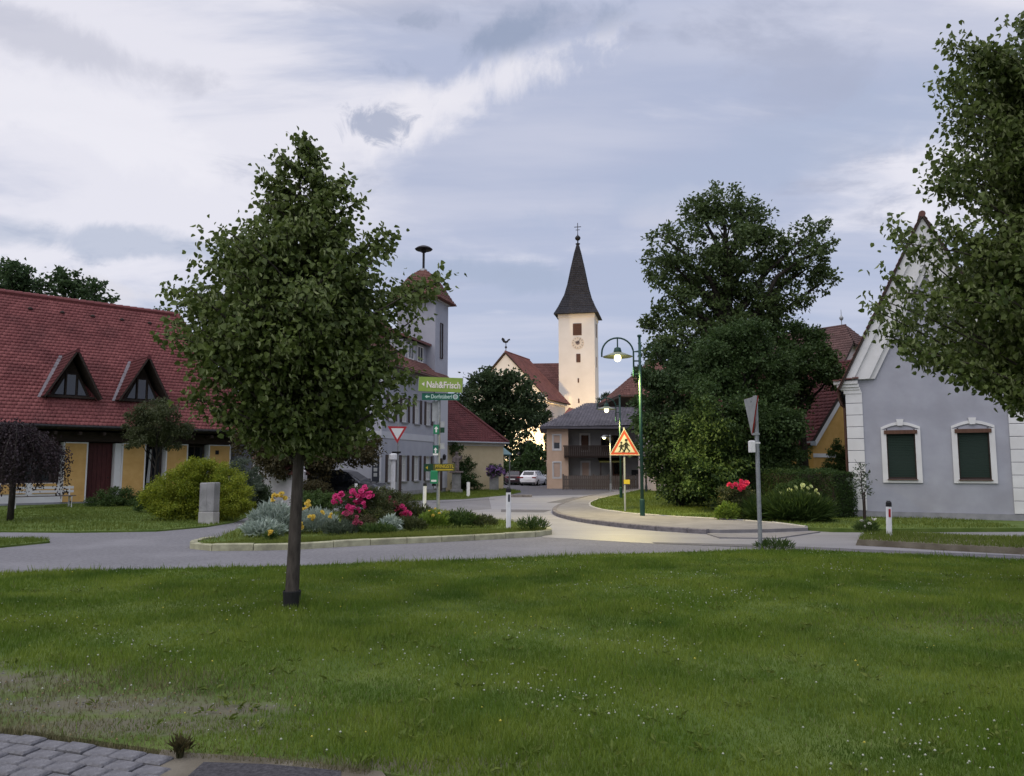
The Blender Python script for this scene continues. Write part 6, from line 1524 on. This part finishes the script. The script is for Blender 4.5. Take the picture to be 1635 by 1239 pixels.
green('low tuft of weeds near the right end of the island', -0.77, 19.8, 0.30, 0.40, 600, 48, 'olive_leaf')
green('tuft of weeds right of the front marker post', 0.5, 18.7, 0.32, 0.34, 500, 49, 'green_leaf', 0.14, aspect=0.12)
# plants by the right pavement
RB = 6.69
t = bush('tall rose bush with one cluster of bright red blooms, left of the side-on sign', RB, 0, 23.0, [(-0.16, -0.0, 0.81, 0.23), (0.09, -0.14, 0.85, 0.23), (0.33, 0.08, 0.62, 0.23), (-0.08, -0.15, 0.54, 0.25), (0.2, -0.02, 0.29, 0.25), (-0.18, 0.28, 0.61, 0.17), (0.32, -0.25, 0.36, 0.17)], 'rose_leaf', 330, 0.055, 50, 'rose_bush', 'rose bush', z=0.1)
blossoms(t, 'blossom', 'petal_red', spots([(6.64, 1.11), (6.73, 1.14), (6.83, 1.11), (6.69, 1.03), (6.79, 1.01), (6.45, 1.13)], 23, RB, 0.1, 11, 2, 0.05), 0.085, 51)
MB().tube([(0,-0.1,0.2),(0.03,-0.2,1.03-0.12)], 0.012, 5).build('stem', M['rose_leaf'], t)
silver('low yellow green plant at the foot of the red rose bush', 6.35, 22.6, 0.55, 0.34, 1300, 52, 'spring_leaf', 0.11, 'leafy_plant', 'plant', 0.1, 0.4, 0.6)
t = bush('hydrangea bush with greenish cream flower heads before the hedge', 8.87, 0, 24.0, [(-0.46, 0.07, 0.77, 0.2), (-0.06, 0.23, 0.8, 0.26), (0.2, -0.03, 0.87, 0.26), (0.49, 0.13, 0.67, 0.22), (0.1, 0.26, 0.57, 0.26), (-0.39, 0.01, 0.52, 0.18), (0.35, 0.14, 0.47, 0.24)], 'green_leaf', 300, 0.07, 53, 'hydrangea', 'flower bush', z=0.1)
blossoms(t, 'blossom', 'petal_cream', spots([(8.29, 0.81), (8.49, 0.93), (8.59, 0.85), (8.75, 1.01), (8.84, 0.91), (8.95, 1.08), (9.02, 0.97), (9.18, 1.01), (9.28, 0.89), (9.35, 0.77), (8.72, 0.67), (8.91, 0.64), (8.38, 0.67), (9.1, 0.81), (8.23, 0.66), (9.3, 0.6)], 24, 8.87, 0.1, 12, 1, 0.03), 0.085, 54)
t = silver('dense arching ornamental grass clump right of the side-on sign', 8.13, 22.0, 0.62, 0.78, 5200, 55, 'green_leaf', 0.42, 'grass_clump', 'plant', 0.1, 0.045, 0.8)
silver('smaller arching grass clump between the red rose and the big grass clump', 7.44, 22.4, 0.55, 0.5, 2200, 56, 'green_leaf', 0.38, 'grass_clump', 'plant', 0.1, 0.045, 0.8)
# sapling with stake
t = thing('sapling', 'thin young sapling tied to a stake in front of the grey house corner', 'tree', (8.26, 18.06, 0.11))
mb = MB(); mb.tube([(0,0,0),(0.01,0,0.6),(-0.01,0,1.2),(0.0,0,1.65)], [0.018,0.016,0.012,0.005], 6)
for k in range(8): limb(mb, (0,0,0.75+0.1*k), (random.uniform(-0.22,0.22), random.uniform(-0.2,0.2), 0.95+0.11*k), 0.007, 0.003, 3, 0.1, 4)
mb.build('trunk', M['bark_dark'], t); MB().tube([(0.03,-0.03,0),(0.03,-0.03,0.95)], 0.022, 6).build('stake', M['wood_dark'], t)
P, A = blob_points([(0.0,0,1.35,0.18),(-0.14,0,1.22,0.14),(0.12,0,1.18,0.14),(0.02,0,1.5,0.12),(-0.05,0,1.02,0.14),(0.13,0,0.95,0.09)], 170, 0.06, 57, 0.1)
leaf_mesh('crown', P, A, 0.06*(0.6+0.8*rng.random(len(P))), M['grey_leaf'], t, seed=57)
t = silver('weedy clump with white daisies at the foot of the sapling', 8.1, 17.6, 0.30, 0.24, 420, 58, 'green_leaf', 0.12, 'daisy_clump', 'flower', 0.12, 0.14)
blossoms(t, 'blossom', 'petal_white', [(-0.14,-0.1,0.30),(0.10,-0.1,0.34),(0.02,-0.12,0.24),(0.2,-0.05,0.33),(-0.08,-0.12,0.18)], 0.04, 59)
# weeds on the lawn edge
silver('small dark weed tuft at the foot of the side-on sign post', 5.1, 15.0, 0.16, 0.34, 420, 60, 'green_leaf', 0.12, 'weed_tuft', 'plant', 0.03, 0.12)
silver('thin dark weed tuft on the paving corner beside the dirt', -1.85, 4.42, 0.09, 0.045, 130, 61, 'russet_leaf', 0.05, 'weed_tuft', 'plant', 0.03, 0.2)

# ------------------------------------------------------------------ street furniture, signs, vehicles
def text(s, size, material, parent, loc, rot=(PI/2,0,0), ext=0.004, align='CENTER', bold=0.0, sx=1.0):
    c = bpy.data.curves.new('lettering', 'FONT'); c.body = s; c.size = size; c.extrude = ext; c.align_x = align; c.align_y = 'CENTER'; c.offset = bold
    tmp = bpy.data.objects.new('lettering_curve', c); COL.objects.link(tmp)
    bpy.context.view_layer.update()
    me = bpy.data.meshes.new_from_object(tmp.evaluated_get(bpy.context.evaluated_depsgraph_get()))
    bpy.data.objects.remove(tmp); bpy.data.curves.remove(c)
    me.materials.clear(); me.materials.append(M[material])
    o = bpy.data.objects.new('lettering', me); COL.objects.link(o); o.parent = parent; o.location = loc; o.rotation_euler = rot; o.scale = (sx,1,1)
    return o

def marker(label, loc, h, refl=None, rz=0.0, tilt=0.0, cap=True, w=0.12):
    t = thing('marker_post', label, 'marker post', loc, rz, 'white roadside marker posts'); t.rotation_euler = (0, tilt, rz)
    sec = lambda k: [(-w/2*k,-0.045*k), (-w/2*0.6*k,-0.06*k), (w/2*0.6*k,-0.06*k), (w/2*k,-0.045*k), (w/2*0.55*k,0.05*k), (-w/2*0.55*k,0.05*k)]
    MB().prism(sec(1), -0.05, h-0.13 if cap else h).build('shaft', M['white_plastic'], t)
    if cap:
        mb = MB(); s0 = [(x,y,h-0.13) for x, y in sec(1.05)]; s1 = [(x,y,h-0.04) for x, y in sec(1.03)]; s2 = [(x,y,h) for x, y in sec(0.6)]
        n = 6; mb.add(s0+s1+s2, [tuple(range(n))[::-1], tuple(range(12,18))]+[(i,(i+1)%n,n+(i+1)%n,n+i) for i in range(n)]+[(n+i,n+(i+1)%n,12+(i+1)%n,12+i) for i in range(n)])
        mb.build('cap', M['black_plastic'], t)
    if refl: MB().box(-0.010, 0.034, -0.068, -0.0605, h-0.36, h-0.18).build('reflector', M[refl], t)
    return t
marker('marker post with dark reflector at the right end of the flower island', (-0.09, 19.15, 0.1), 1.04, 'reflector_grey', 0.05)
marker('worn marker post at the back of the island beside the tall sign post', (-3.03, 26.5, 0.05), 1.06, None, 0.1, 0.015)
marker('marker post standing behind the pink roses before the black car', (-6.4, 31.5, 0.04), 1.05, None, 0.0, -0.01)
marker('marker post beside the white pole at the corner of the pale blue building', (-6.01, 36, 0.04), 0.85, None, 0.2, 0.0)
marker('marker post with red reflector on the grassy bank before the grey house', (8.41, 17.2, 0.12), 0.77, 'reflector_red', -0.2, 0.03)
marker('plain white marker post without a cap near the statue', (-2.31, 40.5, 0.04), 0.7899999999999999, None, 0.0, 0.0, False, 0.17)

# big sign post on the island
SP = thing('sign_post', 'tall post on the island carrying stacked green direction signs', 'signpost', (-2.43, 25.2, 0.1))
Zs = lambda z: z-0.1
MB().tube([(0,0,-0.2),(0,0,3.83)], 0.055, 10).build('post', M['galv'], SP)
MB().cbox(-0.13,0.13,-0.13,0.13,-0.05,0.10,0.02).build('foot', M['plinth'], SP)
def panel(name, m, pxl, pxr, pyt, pyb, y, tilt=0.0, back='sign_back', thick=0.03):
    Y = 25.2+y; x0, x1 = (pxl-700)*Y/1212.0, (pxr-700)*Y/1212.0
    zc = ZP((pyt+pyb)/2, Y); hh = (ZP(pyt, Y)-ZP(pyb, Y))/2; xc = (x0+x1)/2; hw = (x1-x0)/2
    o = MB().box(-hw, hw, -thick, 0, -hh, hh).build(name, M[m], SP, loc=(xc, y, zc), rot=(0, tilt, 0))
    return o, hw, hh
def ZP(py, Y):
    u = (619.5-py)/1212.0; p = 0.10318
    return 1.65-0.1+Y*(math.sin(p)+u*math.cos(p))/(math.cos(p)-u*math.sin(p))
o, hw, hh = panel('direction_sign', 'sign_lime', 668, 738, 603, 626, -0.10, 0.035, thick=0.09); o['label'] = 'lime green sign with pale shop name and arrow'
text('Nah&Frisch', 0.30, 'lettering', o, (0.10, -0.095, -0.02), bold=0.006, sx=0.80)
MB().yprism([(-hw+0.10,0.0),(-hw+0.19,-0.07),(-hw+0.19,0.07)], -0.097, -0.091).build('arrow', M['lettering'], o)
MB().box(-hw-0.012,-hw-0.001,-0.088,0.0,-hh,hh).box(hw+0.001,hw+0.012,-0.088,0.0,-hh,hh).build('edge_strip', M['sign_back'], o)
o, hw, hh = panel('direction_sign', 'sign_green', 673, 733, 628, 639, -0.10, 0.01); o['label'] = 'dark green sign with white inn name and round emblem'
text('Dorfstüberl', 0.185, 'lettering_pale', o, (0.03, -0.034, 0.0), bold=0.003, sx=0.80)
MB().yprism([(-hw+0.10,0.0),(-hw+0.18,-0.06),(-hw+0.18,-0.02),(-hw+0.26,-0.02),(-hw+0.26,0.02),(-hw+0.18,0.02),(-hw+0.18,0.06)], -0.037, -0.031).build('arrow', M['lettering_pale'], o)
MB().lathe([(0.085,0),(0.085,0.006),(0.01,0.007)], 18).build('emblem', M['lettering_pale'], o, loc=(hw-0.13,-0.031,0), rot=(PI/2,0,0))
MB().lathe([(0.055,0),(0.055,0.005),(0.01,0.006)], 14).build('emblem', M['sign_back'], o, loc=(hw-0.13,-0.0385,0), rot=(PI/2,0,0))
def uparrow(o, hh, col='sign_white', s=1.0):
    MB().yprism([(-0.025*s,-0.10*s),(0.025*s,-0.10*s),(0.025*s,0.01*s),(0.07*s,0.01*s),(0,0.10*s),(-0.07*s,0.01*s),(-0.025*s,0.01*s)], -0.037, -0.031).build('arrow', M[col], o)
o, hw, hh = panel('route_sign', 'sign_leaf', 692, 701, 678, 693, -0.08); uparrow(o, hh)
o, hw, hh = panel('route_plate', 'grey_plate', 703, 709.5, 673, 682, -0.06); 
o, hw, hh = panel('route_plate', 'sign_forest', 703, 709.5, 682.6, 691, -0.06)
o, hw, hh = panel('route_sign', 'sign_green', 691.5, 700, 711, 727, -0.08); uparrow(o, hh, s=0.9)
MB().box(-hw,hw,-0.033,-0.0305,-hh,-hh+0.06).build('strip', M['sign_white'], o)
o, hw, hh = panel('route_plate', 'grey_plate', 703, 709.5, 708, 717, -0.06)
o, hw, hh = panel('route_plate', 'grey_plate', 689, 700.5, 640.8, 673, 0.07)
o, hw, hh = panel('direction_sign', 'sign_forest', 678, 727, 740.5, 752.5, -0.10, -0.01); o['label'] = 'narrow dark sign with golden lettering and arrow'
MB().box(-hw+0.30, hw-0.01, -0.0325, -0.0302, -hh+0.01, hh-0.01).build('field', M['sign_olive'], o)
text('PFINGSTL', 0.155, 'sign_gold', o, (0.16, -0.036, 0.035), bold=0.004, sx=0.92)
MB().box(-0.13, 0.44, -0.037, -0.0328, -0.095, -0.055).build('lettering', M['sign_gold'], o)
MB().yprism([(-hw+0.05,0.0),(-hw+0.12,-0.06),(-hw+0.12,0.06)], -0.036, -0.031).build('arrow', M['sign_gold'], o)
bn = MB().cbox(-0.24,-0.01,-0.22,-0.04,0,0.42,0.02).build('litter_bin', M['sign_leaf'], SP, loc=(0,0,ZP(772,25.1))); 
MB().box(-0.21,-0.04,-0.226,-0.2205,0.06,0.12).build('bin_label', M['sign_white'], bn); MB().cbox(-0.19,-0.06,-0.17,-0.07,-0.08,-0.002,0.02).build('bin_base', M['black_plastic'], bn)

def tri_sign(parent, size, zc, up, border, field, bw, y=-0.05, rot=0.0, name='sign_plate', back='sign_back'):
    s = 1 if up else -1; h = size*math.sqrt(3)/2
    def tri(k, yy):
        hh = h*k; w = size*k
        v = [(-w/2,-hh/3*s),(w/2,-hh/3*s),(0,hh*2/3*s)]
        return v if s > 0 else [v[1], v[0], v[2]]
    o = MB().yprism(tri(1.0,0), -0.02, 0.0).build(name, M[border], parent, loc=(0,y,zc), rot=(0,0,rot))
    MB().yprism(tri(bw,0), -0.0245, -0.0205).build('field', M[field], o)
    MB().yprism(tri(0.99,0), 0.0005, 0.006).build('back', M[back], o)
    return o
YS = thing('yield_sign', 'give way sign, white triangle with red border, by the corner of the pale blue building', 'road sign', (-5.2, 34.5, 0.04))
tri_sign(YS, 0.88, 3.17, False, 'sign_red', 'sign_white', 0.66, -0.06, 0.30)
MB().tube([(0.04,0,0),(0.04,0,3.6)], 0.045, 8).build('pole', M['galv'], YS)
MB().box(-0.22,0.18,-0.10,-0.06,2.2,2.29).build('bracket', M['iron'], YS)
WP = thing('white_pole', 'thick white pole with domed top in front of the pale blue building', 'pole', (-5.68, 36.5, 0.04))
MB().lathe([(0.14,-0.05),(0.14,0.1),(0.115,0.12),(0.115,2.1-0.2),(0.22,2.1-0.15),(0.20,2.19),(0.06,2.25)], 12).build('shaft', M['white_plastic'], WP)
BP_ = thing('timber_post', 'dark brown timber post beside the white pole', 'post', (-5.41, 36.8, 0.04))
MB().box(-0.085,0.085,-0.085,0.085,-0.05,2.1).build('shaft', M['shutter'], BP_); MB().box(-0.095,0.095,-0.095,0.095,2.1+0.002,2.1+0.04).build('cap', M['iron'], BP_)

# children crossing sign
KS = thing('children_sign', 'triangular warning sign with two walking children on a thin pole', 'road sign', (3.91, 26.53, 0.1))
o = tri_sign(KS, 1.04, 2.25, True, 'sign_orange', 'sign_cream', 0.70, -0.05, 0.06)
rim = MB(); h = 1.04*math.sqrt(3)/2
for a, b in (((-0.52,-h/3),(0.52,-h/3)), ((0.52,-h/3),(0,h*2/3)), ((0,h*2/3),(-0.52,-h/3))):
    rim.tube([(a[0],-0.021,a[1]),(b[0],-0.021,b[1])], 0.014, 6)
rim.build('rim', M['sign_cream'], o)
def kid(x, z, s, flip):
    mb = MB(); f = -1 if flip else 1; Y0, Y1 = -0.030, -0.0255
    def pl(pts): 
        q = [(x+f*a*s, z+b*s) for a, b in pts]
        mb.yprism(q if f > 0 else q[::-1], Y0, Y1)
    pl([(0.06*math.cos(2*PI*k/12), 0.44+0.06*math.sin(2*PI*k/12)) for k in range(12)])
    pl([(-0.07,0.16),(0.08,0.16),(0.05,0.36),(-0.05,0.36)])
    pl([(0.02,0.16),(-0.05,0.16),(-0.16,0.0),(-0.11,-0.02)]); pl([(-0.03,0.16),(0.06,0.16),(0.12,-0.02),(0.06,-0.02)])
    pl([(0.06,-0.02),(0.17,-0.02),(0.17,-0.045),(0.06,-0.045)]); pl([(-0.18,0.02),(-0.10,-0.02),(-0.06,-0.03),(-0.10,-0.055)])
    pl([(0.04,0.34),(0.02,0.29),(0.13,0.20),(0.16,0.23)]); pl([(-0.04,0.34),(-0.15,0.22),(-0.12,0.19),(-0.02,0.28)])
    mb.build('pictogram', M['black_print'], o)
kid(0.06, -0.165, 0.86, True); kid(-0.11, -0.165, 0.66, True)
MB().box(-0.06, -0.03, -0.030, -0.0255, 0.0, 0.03).build('pictogram', M['black_print'], o)
MB().tube([(0,0,-0.15),(0,0,2.91)], 0.034, 8).build('pole', M['sign_back'], KS)
MB().box(-0.04,0.17,-0.05,-0.036,0.95,1.10).build('plate', M['sign_gold'], KS)
# sign seen from the side
SS = thing('road_sign', 'inverted triangular road sign seen almost edge on, on a galvanised pole in the lawn edge', 'road sign', (4.84, 15.03, 0.03))
MB().tube([(0,0,-0.2),(0,0,3.04-0.03)], 0.041, 12).build('pole', M['galv'], SS); MB().lathe([(0.048,0),(0.048,0.05),(0.01,0.055)], 12, (0,0,3.04-0.07)).build('pole_cap', M['galv'], SS)
o = tri_sign(SS, 0.86, 2.76-0.03, False, 'sign_red', 'sign_white', 0.66, 0.0, R(90))
o.location = (-0.085, 0.04, 2.77-0.03)
mb = MB(); mb.box(-0.10,0.045,-0.045,0.05,2.94-0.03,2.99-0.03); mb.build('clamp', M['sign_back'], SS)
mb = MB(); mb.box(-0.08,0.047,-0.047,0.05,2.27-0.03,2.31-0.03); mb.build('clamp', M['sign_back'], SS)
mb = MB(); mb.cbox(-0.15,-0.06,-0.08,0.08,1.93-0.03,2.16-0.03,0.015); mb.box(-0.058,0.05,-0.046,0.04,2.1-0.03,2.13-0.03); mb.build('sensor_box', M['white_plastic'], SS)

# street lamps
def lamp(label, base, h, ra, zarch, side, power, mm='pole_green', simple=False, bulb=0.11):
    t = thing('street_lamp', label, 'street lamp', base, 0, 'lit street lamps along the street')
    mb = MB(); mb.tube([(0,0,-0.2),(0,0,h)], [0.058,0.042], 12)
    mb.build('pole', M[mm], t, smooth=True)
    MB().lathe([(0.080,-0.05),(0.080,0.5),(0.060,0.54)], 12).lathe([(0.065,h-0.02),(0.075,h+0.02),(0.06,h+0.05),(0.01,h+0.06)], 10).build('collar', M[mm], t)
    if simple:
        pts = [(0,0,h-0.03),(side*0.25,0,h+0.03),(side*ra,0,h+0.02)]; hx = side*ra; hz = h+0.0
    else:
        xa = side*0.20; cx = xa+side*ra
        pts = [(xa,0,zarch-0.75),(xa,0,zarch-0.2)]+[(cx-side*ra*math.cos(PI*k/14),0,zarch+ra*math.sin(PI*k/14)*0.98) for k in range(15)]+[(cx+side*ra,0,zarch-0.12)]
        hx = cx; hz = zarch+ra*0.98
        MB().tube([(0,0,zarch-0.25),(xa,0,zarch-0.25)], 0.025, 8).tube([(0,0,zarch-0.68),(xa,0,zarch-0.68)], 0.025, 8).tube([(0,0,zarch+0.05),(xa+side*0.01,0,zarch+0.05)], 0.02, 8).build('bracket', M[mm], t)
    MB().tube(pts, 0.028, 8).build('arm', M[mm], t, smooth=True)
    if simple:
        MB().lathe([(0.03,0.05),(0.12,0.0),(0.24,-0.10),(0.235,-0.105),(0.02,-0.03)], 14, (hx,0,hz)).build('shade', M[mm], t); bz = hz-0.10
    else:
        d = hz-zarch
        MB().tube([(hx,0,hz),(hx,0,zarch+0.16)], 0.022, 8).build('stem', M[mm], t)
        sh = MB().lathe([(0.03,0.20),(0.10,0.17),(0.13,0.06),(0.12,0.03)], 14, (hx,0,zarch)).build('lamp_neck', M[mm], t)
        MB().lathe([(0.13,0.03),(0.48,-0.11),(0.47,-0.12),(0.05,-0.01)], 24, (hx,0,zarch)).build('shade', M['lamp_inner'], t); bz = zarch-0.15
    MB().ball((hx,0,bz), bulb, 12, 8, 1.15).build('bulb', M['bulb'], t, smooth=True)
    L = bpy.data.lights.new('lamp_light', 'SPOT'); L.energy = power; L.color = (1.0, 0.82, 0.30); L.shadow_soft_size = 0.10; L.spot_size = R(160); L.spot_blend = 0.6
    lo = bpy.data.objects.new('lamp_light', L); COL.objects.link(lo); lo.parent = t; lo.location = (hx, 0, bz-bulb*1.15-0.12)
    return t
lamp('lit arched street lamp on a green post, nearest and tallest of the lamps', (4.11, 24.2, 0.1), 5.73, 0.51, 5.180000000000001, -1, 1300)
lamp('lit arched street lamp behind the children sign', (5.41, 38, 0.1), 5.090000000000001, 0.47, 4.5200000000000005, -1, 800)
lamp('small lit lamp in front of the balcony house', (6.46, 50, 0.0), 3.66, 0.40, 0, -1, 90, 'galv', True, 0.11)
lamp('lit lamp just left of the nearest green lamp post, before the pale house', (8.24, 47, 0.0), 4.78, 0.28, 4.39, -1, 90, 'pole_dark', False, 0.11)

# statue on its pillar
ST = thing('stone_statue', 'weathered standing stone figure on a square pillar beside the pale blue building', 'statue', (-3.4, 46.8, 0.05))
MB().cbox(-0.36,0.36,-0.36,0.36,-0.05,0.22,0.05).cbox(-0.26,0.26,-0.26,0.26,0.222,1.22,0.02).build('pillar', M['stone'], ST); MB().cbox(-0.40,0.40,-0.40,0.40,1.224,1.32,0.03).build('capital', M['stone_dark'], ST)
fig = bpy.data.meshes.new('figure')
J = [(0,0,1.32),(0,0,1.62),(0,0,1.95),(0,0,2.15),(0,0,2.28),(0.01,-0.03,2.42),(0.02,-0.03,2.52),(-0.20,0.0,2.12),(-0.24,-0.10,1.88),(-0.08,-0.20,1.92),(0.20,0.0,2.13),(0.28,-0.12,2.02),(0.30,-0.18,2.30),(0.10,0.05,1.36),(-0.14,-0.04,1.36)]
E_ = [(0,1),(1,2),(2,3),(3,4),(4,5),(5,6),(3,7),(7,8),(8,9),(3,10),(10,11),(11,12),(0,13),(0,14)]
rad = [0.22,0.19,0.165,0.16,0.07,0.115,0.085,0.085,0.07,0.05,0.085,0.065,0.05,0.15,0.15]
fig.from_pydata(J, E_, []); fig.skin_vertices.new() if hasattr(fig.skin_vertices, 'new') else None
fo = bpy.data.objects.new('figure', fig); COL.objects.link(fo); fo.parent = ST
fig.materials.append(M['stone_dark'])
sk = fo.modifiers.new('skin', 'SKIN')
if len(fig.skin_vertices) == 0:
    bm_ = None
for i, r_ in enumerate(rad):
    fig.skin_vertices[0].data[i].radius = (r_, r_*0.85)
fig.skin_vertices[0].data[2].use_root = True
fo.modifiers.new('sub', 'SUBSURF').levels = 1; fo.modifiers['sub'].render_levels = 2

# flower pillar by the cottage
FP = thing('stone_pillar', 'grey stone pillar carrying a flower bowl beside the cream house', 'pillar', (-1.18, 50.5, 0.04))
MB().cbox(-0.30,0.30,-0.30,0.30,-0.05,0.92,0.03).build('shaft', M['stone'], FP); MB().cbox(-0.34,0.34,-0.34,0.34,0.924,1.0,0.02).build('cap', M['plinth'], FP)
FF = blob_tree('petunia_bowl', 'round mass of violet flowers in a bowl on the stone pillar', 'flowers', (-1.14, 50.4, 1.04), [(0,0,0.30,0.42),(0.10,-0.05,0.25,0.36),(-0.12,0,0.22,0.34)], 'green_leaf', 160, 0.10, 70, trunk=False, sub=0.12)
P, A = blob_points([(0,0,0.34,0.44),(0.14,-0.08,0.26,0.38),(-0.14,-0.05,0.26,0.36)], 420, 0.08, 71, 0.1)
leaf_mesh('blossoms', P, A, 0.085*(0.7+0.6*rng.random(len(P))), M['petal_violet'], FF, aspect=0.95, seed=71)
MB().lathe([(0.16,-0.035),(0.22,0.0),(0.30,0.14),(0.28,0.15),(0.1,0.05)], 14).build('bowl', M['stone_dark'], FF)
# handrail beside the pillar
HR = thing('handrail', 'thin metal handrail sloping down beside the dark parked car', 'railing', (-0.86, 54, 0.0))
MB().tube([(0,0,1.15),(0.65,0.2,0.75),(0.65,0.2,0)], 0.025, 6).tube([(0,0,0.75),(0.65,0.2,0.35)], 0.02, 6).tube([(0,0,0),(0,0,1.15)], 0.025, 6).build('rail', M['galv'], HR)
LW = thing('low_wall', 'low concrete kerb wall at the end of the grass strip by the parked cars', 'wall', (0.94, 41.5, 0.0), R(-3))
MB().cbox(-1.2,0.15,-0.15,0.15,0,0.14,0.02).build('wall', M['kerb_granite'], LW)

# stone block by the golden bush
SB = thing('stone_block', 'upright weathered grey stone block in two pieces before the golden bush', 'stone block', (-8.64, 21.9, 0.03), R(-12))
MB().cbox(-0.235,0.235,-0.15,0.15,-0.05,0.34,0.015).build('base_block', M['kerb_pale'], SB); MB().cbox(-0.23,-0.004,-0.14,0.14,0.35,1.16,0.02).build('upper_block', M['stone'], SB); MB().cbox(0.002,0.23,-0.142,0.138,0.35,1.17,0.02).build('upper_block', M['stone'], SB)
# bench
BE = thing('bench', 'white metal framed bench against the low white farmhouse wall', 'bench', (-18.35, 30.0, 0.04), R(43))
for x in (-0.95, 0.95):
    MB().tube([(x,-0.22,0),(x,-0.20,0.42),(x,0.20,0.42),(x,0.26,0.85)], 0.028, 6).tube([(x,0.22,0),(x,0.20,0.42)], 0.028, 6).build('leg', M['bench_white'], BE)
for k in range(3): MB().box(-1.1,1.1,-0.22+k*0.15,-0.10+k*0.15,0.445,0.475).build('slat', M['fence_wood'], BE)
for k in range(2): MB().box(-1.1,1.1,0.20+0.02*k,0.225+0.02*k,0.58+k*0.15,0.68+k*0.15).build('backrest_slat', M['bench_white'], BE)

# cars
def car(name, label, loc, rz, paint, group, hatch=True):
    t = thing(name, label, 'car', loc, rz, group)
    S = [(-2.10,0.42,0.62,0.66,0.62,0.58),(-2.06,0.26,0.86,0.90,0.78,0.70),(-1.96,0.22,0.95,1.02,0.84,0.64),(-1.55,0.20,0.96,1.40,0.88,0.60),(-1.0,0.20,0.95,1.47,0.89,0.61),(0.1,0.20,0.93,1.46,0.89,0.61),(0.45,0.20,0.92,1.38,0.89,0.60),(1.15,0.20,0.88,0.94,0.88,0.66),(1.75,0.22,0.80,0.86,0.84,0.60),(2.02,0.26,0.66,0.72,0.76,0.50),(2.12,0.40,0.52,0.56,0.60,0.40)]
    rings = []
    for x, zb, zbelt, ztop, hw, hr in S:
        half = [(0,zb),(hw*0.86,zb),(hw*0.99,zb+(zbelt-zb)*0.35),(hw,zb+(zbelt-zb)*0.7),(hw*0.96,zbelt),(hr,ztop-0.005),(hr*0.7,ztop+0.002),(0,ztop+0.004)]
        rings.append([(x,y,z) for y, z in half]+[(x,-y,z) for y, z in half[-2:0:-1]])
    n = len(rings[0]); v = [p for r in rings for p in r]; f = []
    for i in range(len(rings)-1):
        for k in range(n): f.append((i*n+k, (i+1)*n+k, (i+1)*n+(k+1) % n, i*n+(k+1) % n))
    f.append(tuple(range(n))); f.append(tuple(range((len(rings)-1)*n, len(rings)*n))[::-1])
    body = MB().add(v, f).build('body', M[paint], t, smooth=False)
    def glass(a, b, c, d, shrink, name='window'):
        q = [Vector(p) for p in (a, b, c, d)]; m_ = sum(q, Vector())/4
        nn = (q[1]-q[0]).cross(q[2]-q[0]); nn.normalize()
        if nn.dot(m_-Vector((0,0,0.7))) < 0: nn = -nn; q = q[::-1]
        q = [m_+(p-m_)*shrink+nn*0.012 for p in q]; lo = [p-nn*0.02 for p in q]
        return MB().add(q+lo, [(0,1,2,3)]+[((i+1) % 4, i, 4+i, 4+(i+1) % 4) for i in range(4)]).build(name, M['glass_dark'], t)
    def lerp(p, q, f): return tuple(p[i]+(q[i]-p[i])*f for i in range(3))
    for s in (4, n-4):
        o_ = 5 if s == 4 else n-5
        glass(rings[3][s], rings[4][s], rings[4][o_], rings[3][o_], 0.80); glass(rings[4][s], rings[5][s], rings[5][o_], rings[4][o_], 0.86)
        glass(rings[5][s], rings[7][s], lerp(rings[6][o_], rings[7][o_], 0.1), rings[5][o_], 0.80)
    glass(rings[2][5], rings[3][5], rings[3][n-5], rings[2][n-5], 0.86, 'rear_window'); glass(rings[6][5], rings[7][5], rings[7][n-5], rings[6][n-5], 0.90, 'windscreen')
    for s in (-1, 1):
        MB().box(-2.085,-2.00,min(s*0.45,s*0.80),max(s*0.45,s*0.80),0.74,0.88).build('tail_light', M['tail_light'], t)
        MB().box(1.86,2.04,min(s*0.40,s*0.74),max(s*0.40,s*0.74),0.60,0.72).build('headlight', M['head_light'], t)
        MB().cbox(0.72,0.92,min(s*0.90,s*1.06),max(s*0.90,s*1.06),0.92,1.06,0.02).build('mirror', M[paint], t)
        for x in (-1.30, 1.30):
            w = MB().lathe([(0.20,-0.10),(0.315,-0.09),(0.325,0.0),(0.315,0.09),(0.20,0.10)], 20).build('wheel', M['tyre'], t, loc=(x,s*0.80,0.325), rot=(R(90),0,0))
            MB().lathe([(0.205,-0.108),(0.205,0.108)], 16).build('rim', M['rim'], w)
    MB().box(-2.125,-2.095,-0.26,0.26,0.56,0.67).build('number_plate', M['sign_white'], t)
    MB().box(-2.09,-2.02,-0.74,0.74,0.24,0.36).build('bumper', M['black_plastic'], t)
    MB().box(-1.90,-1.86,-0.30,0.30,1.05,1.07).build('wiper', M['black_plastic'], t)
    return t
GC = 'cars parked below the church'
car('parked_car', 'white hatchback parked by the balcony house, seen from behind', (1.9, 67, 0.0), R(72), 'car_white', GC)
car('parked_car', 'dark plum car parked left of the white hatchback', (0.37, 69.5, 0.0), R(80), 'car_plum', GC)
for c_ in [o for o in bpy.data.objects if o.name.startswith('parked_car')]: c_.scale = (0.88, 0.88, 0.88)
car('parked_car', 'black car half hidden by shrubs at the pale blue gable wall', (-7.74, 35, 0.04), R(-12), 'car_black', 'car at the pale blue building')
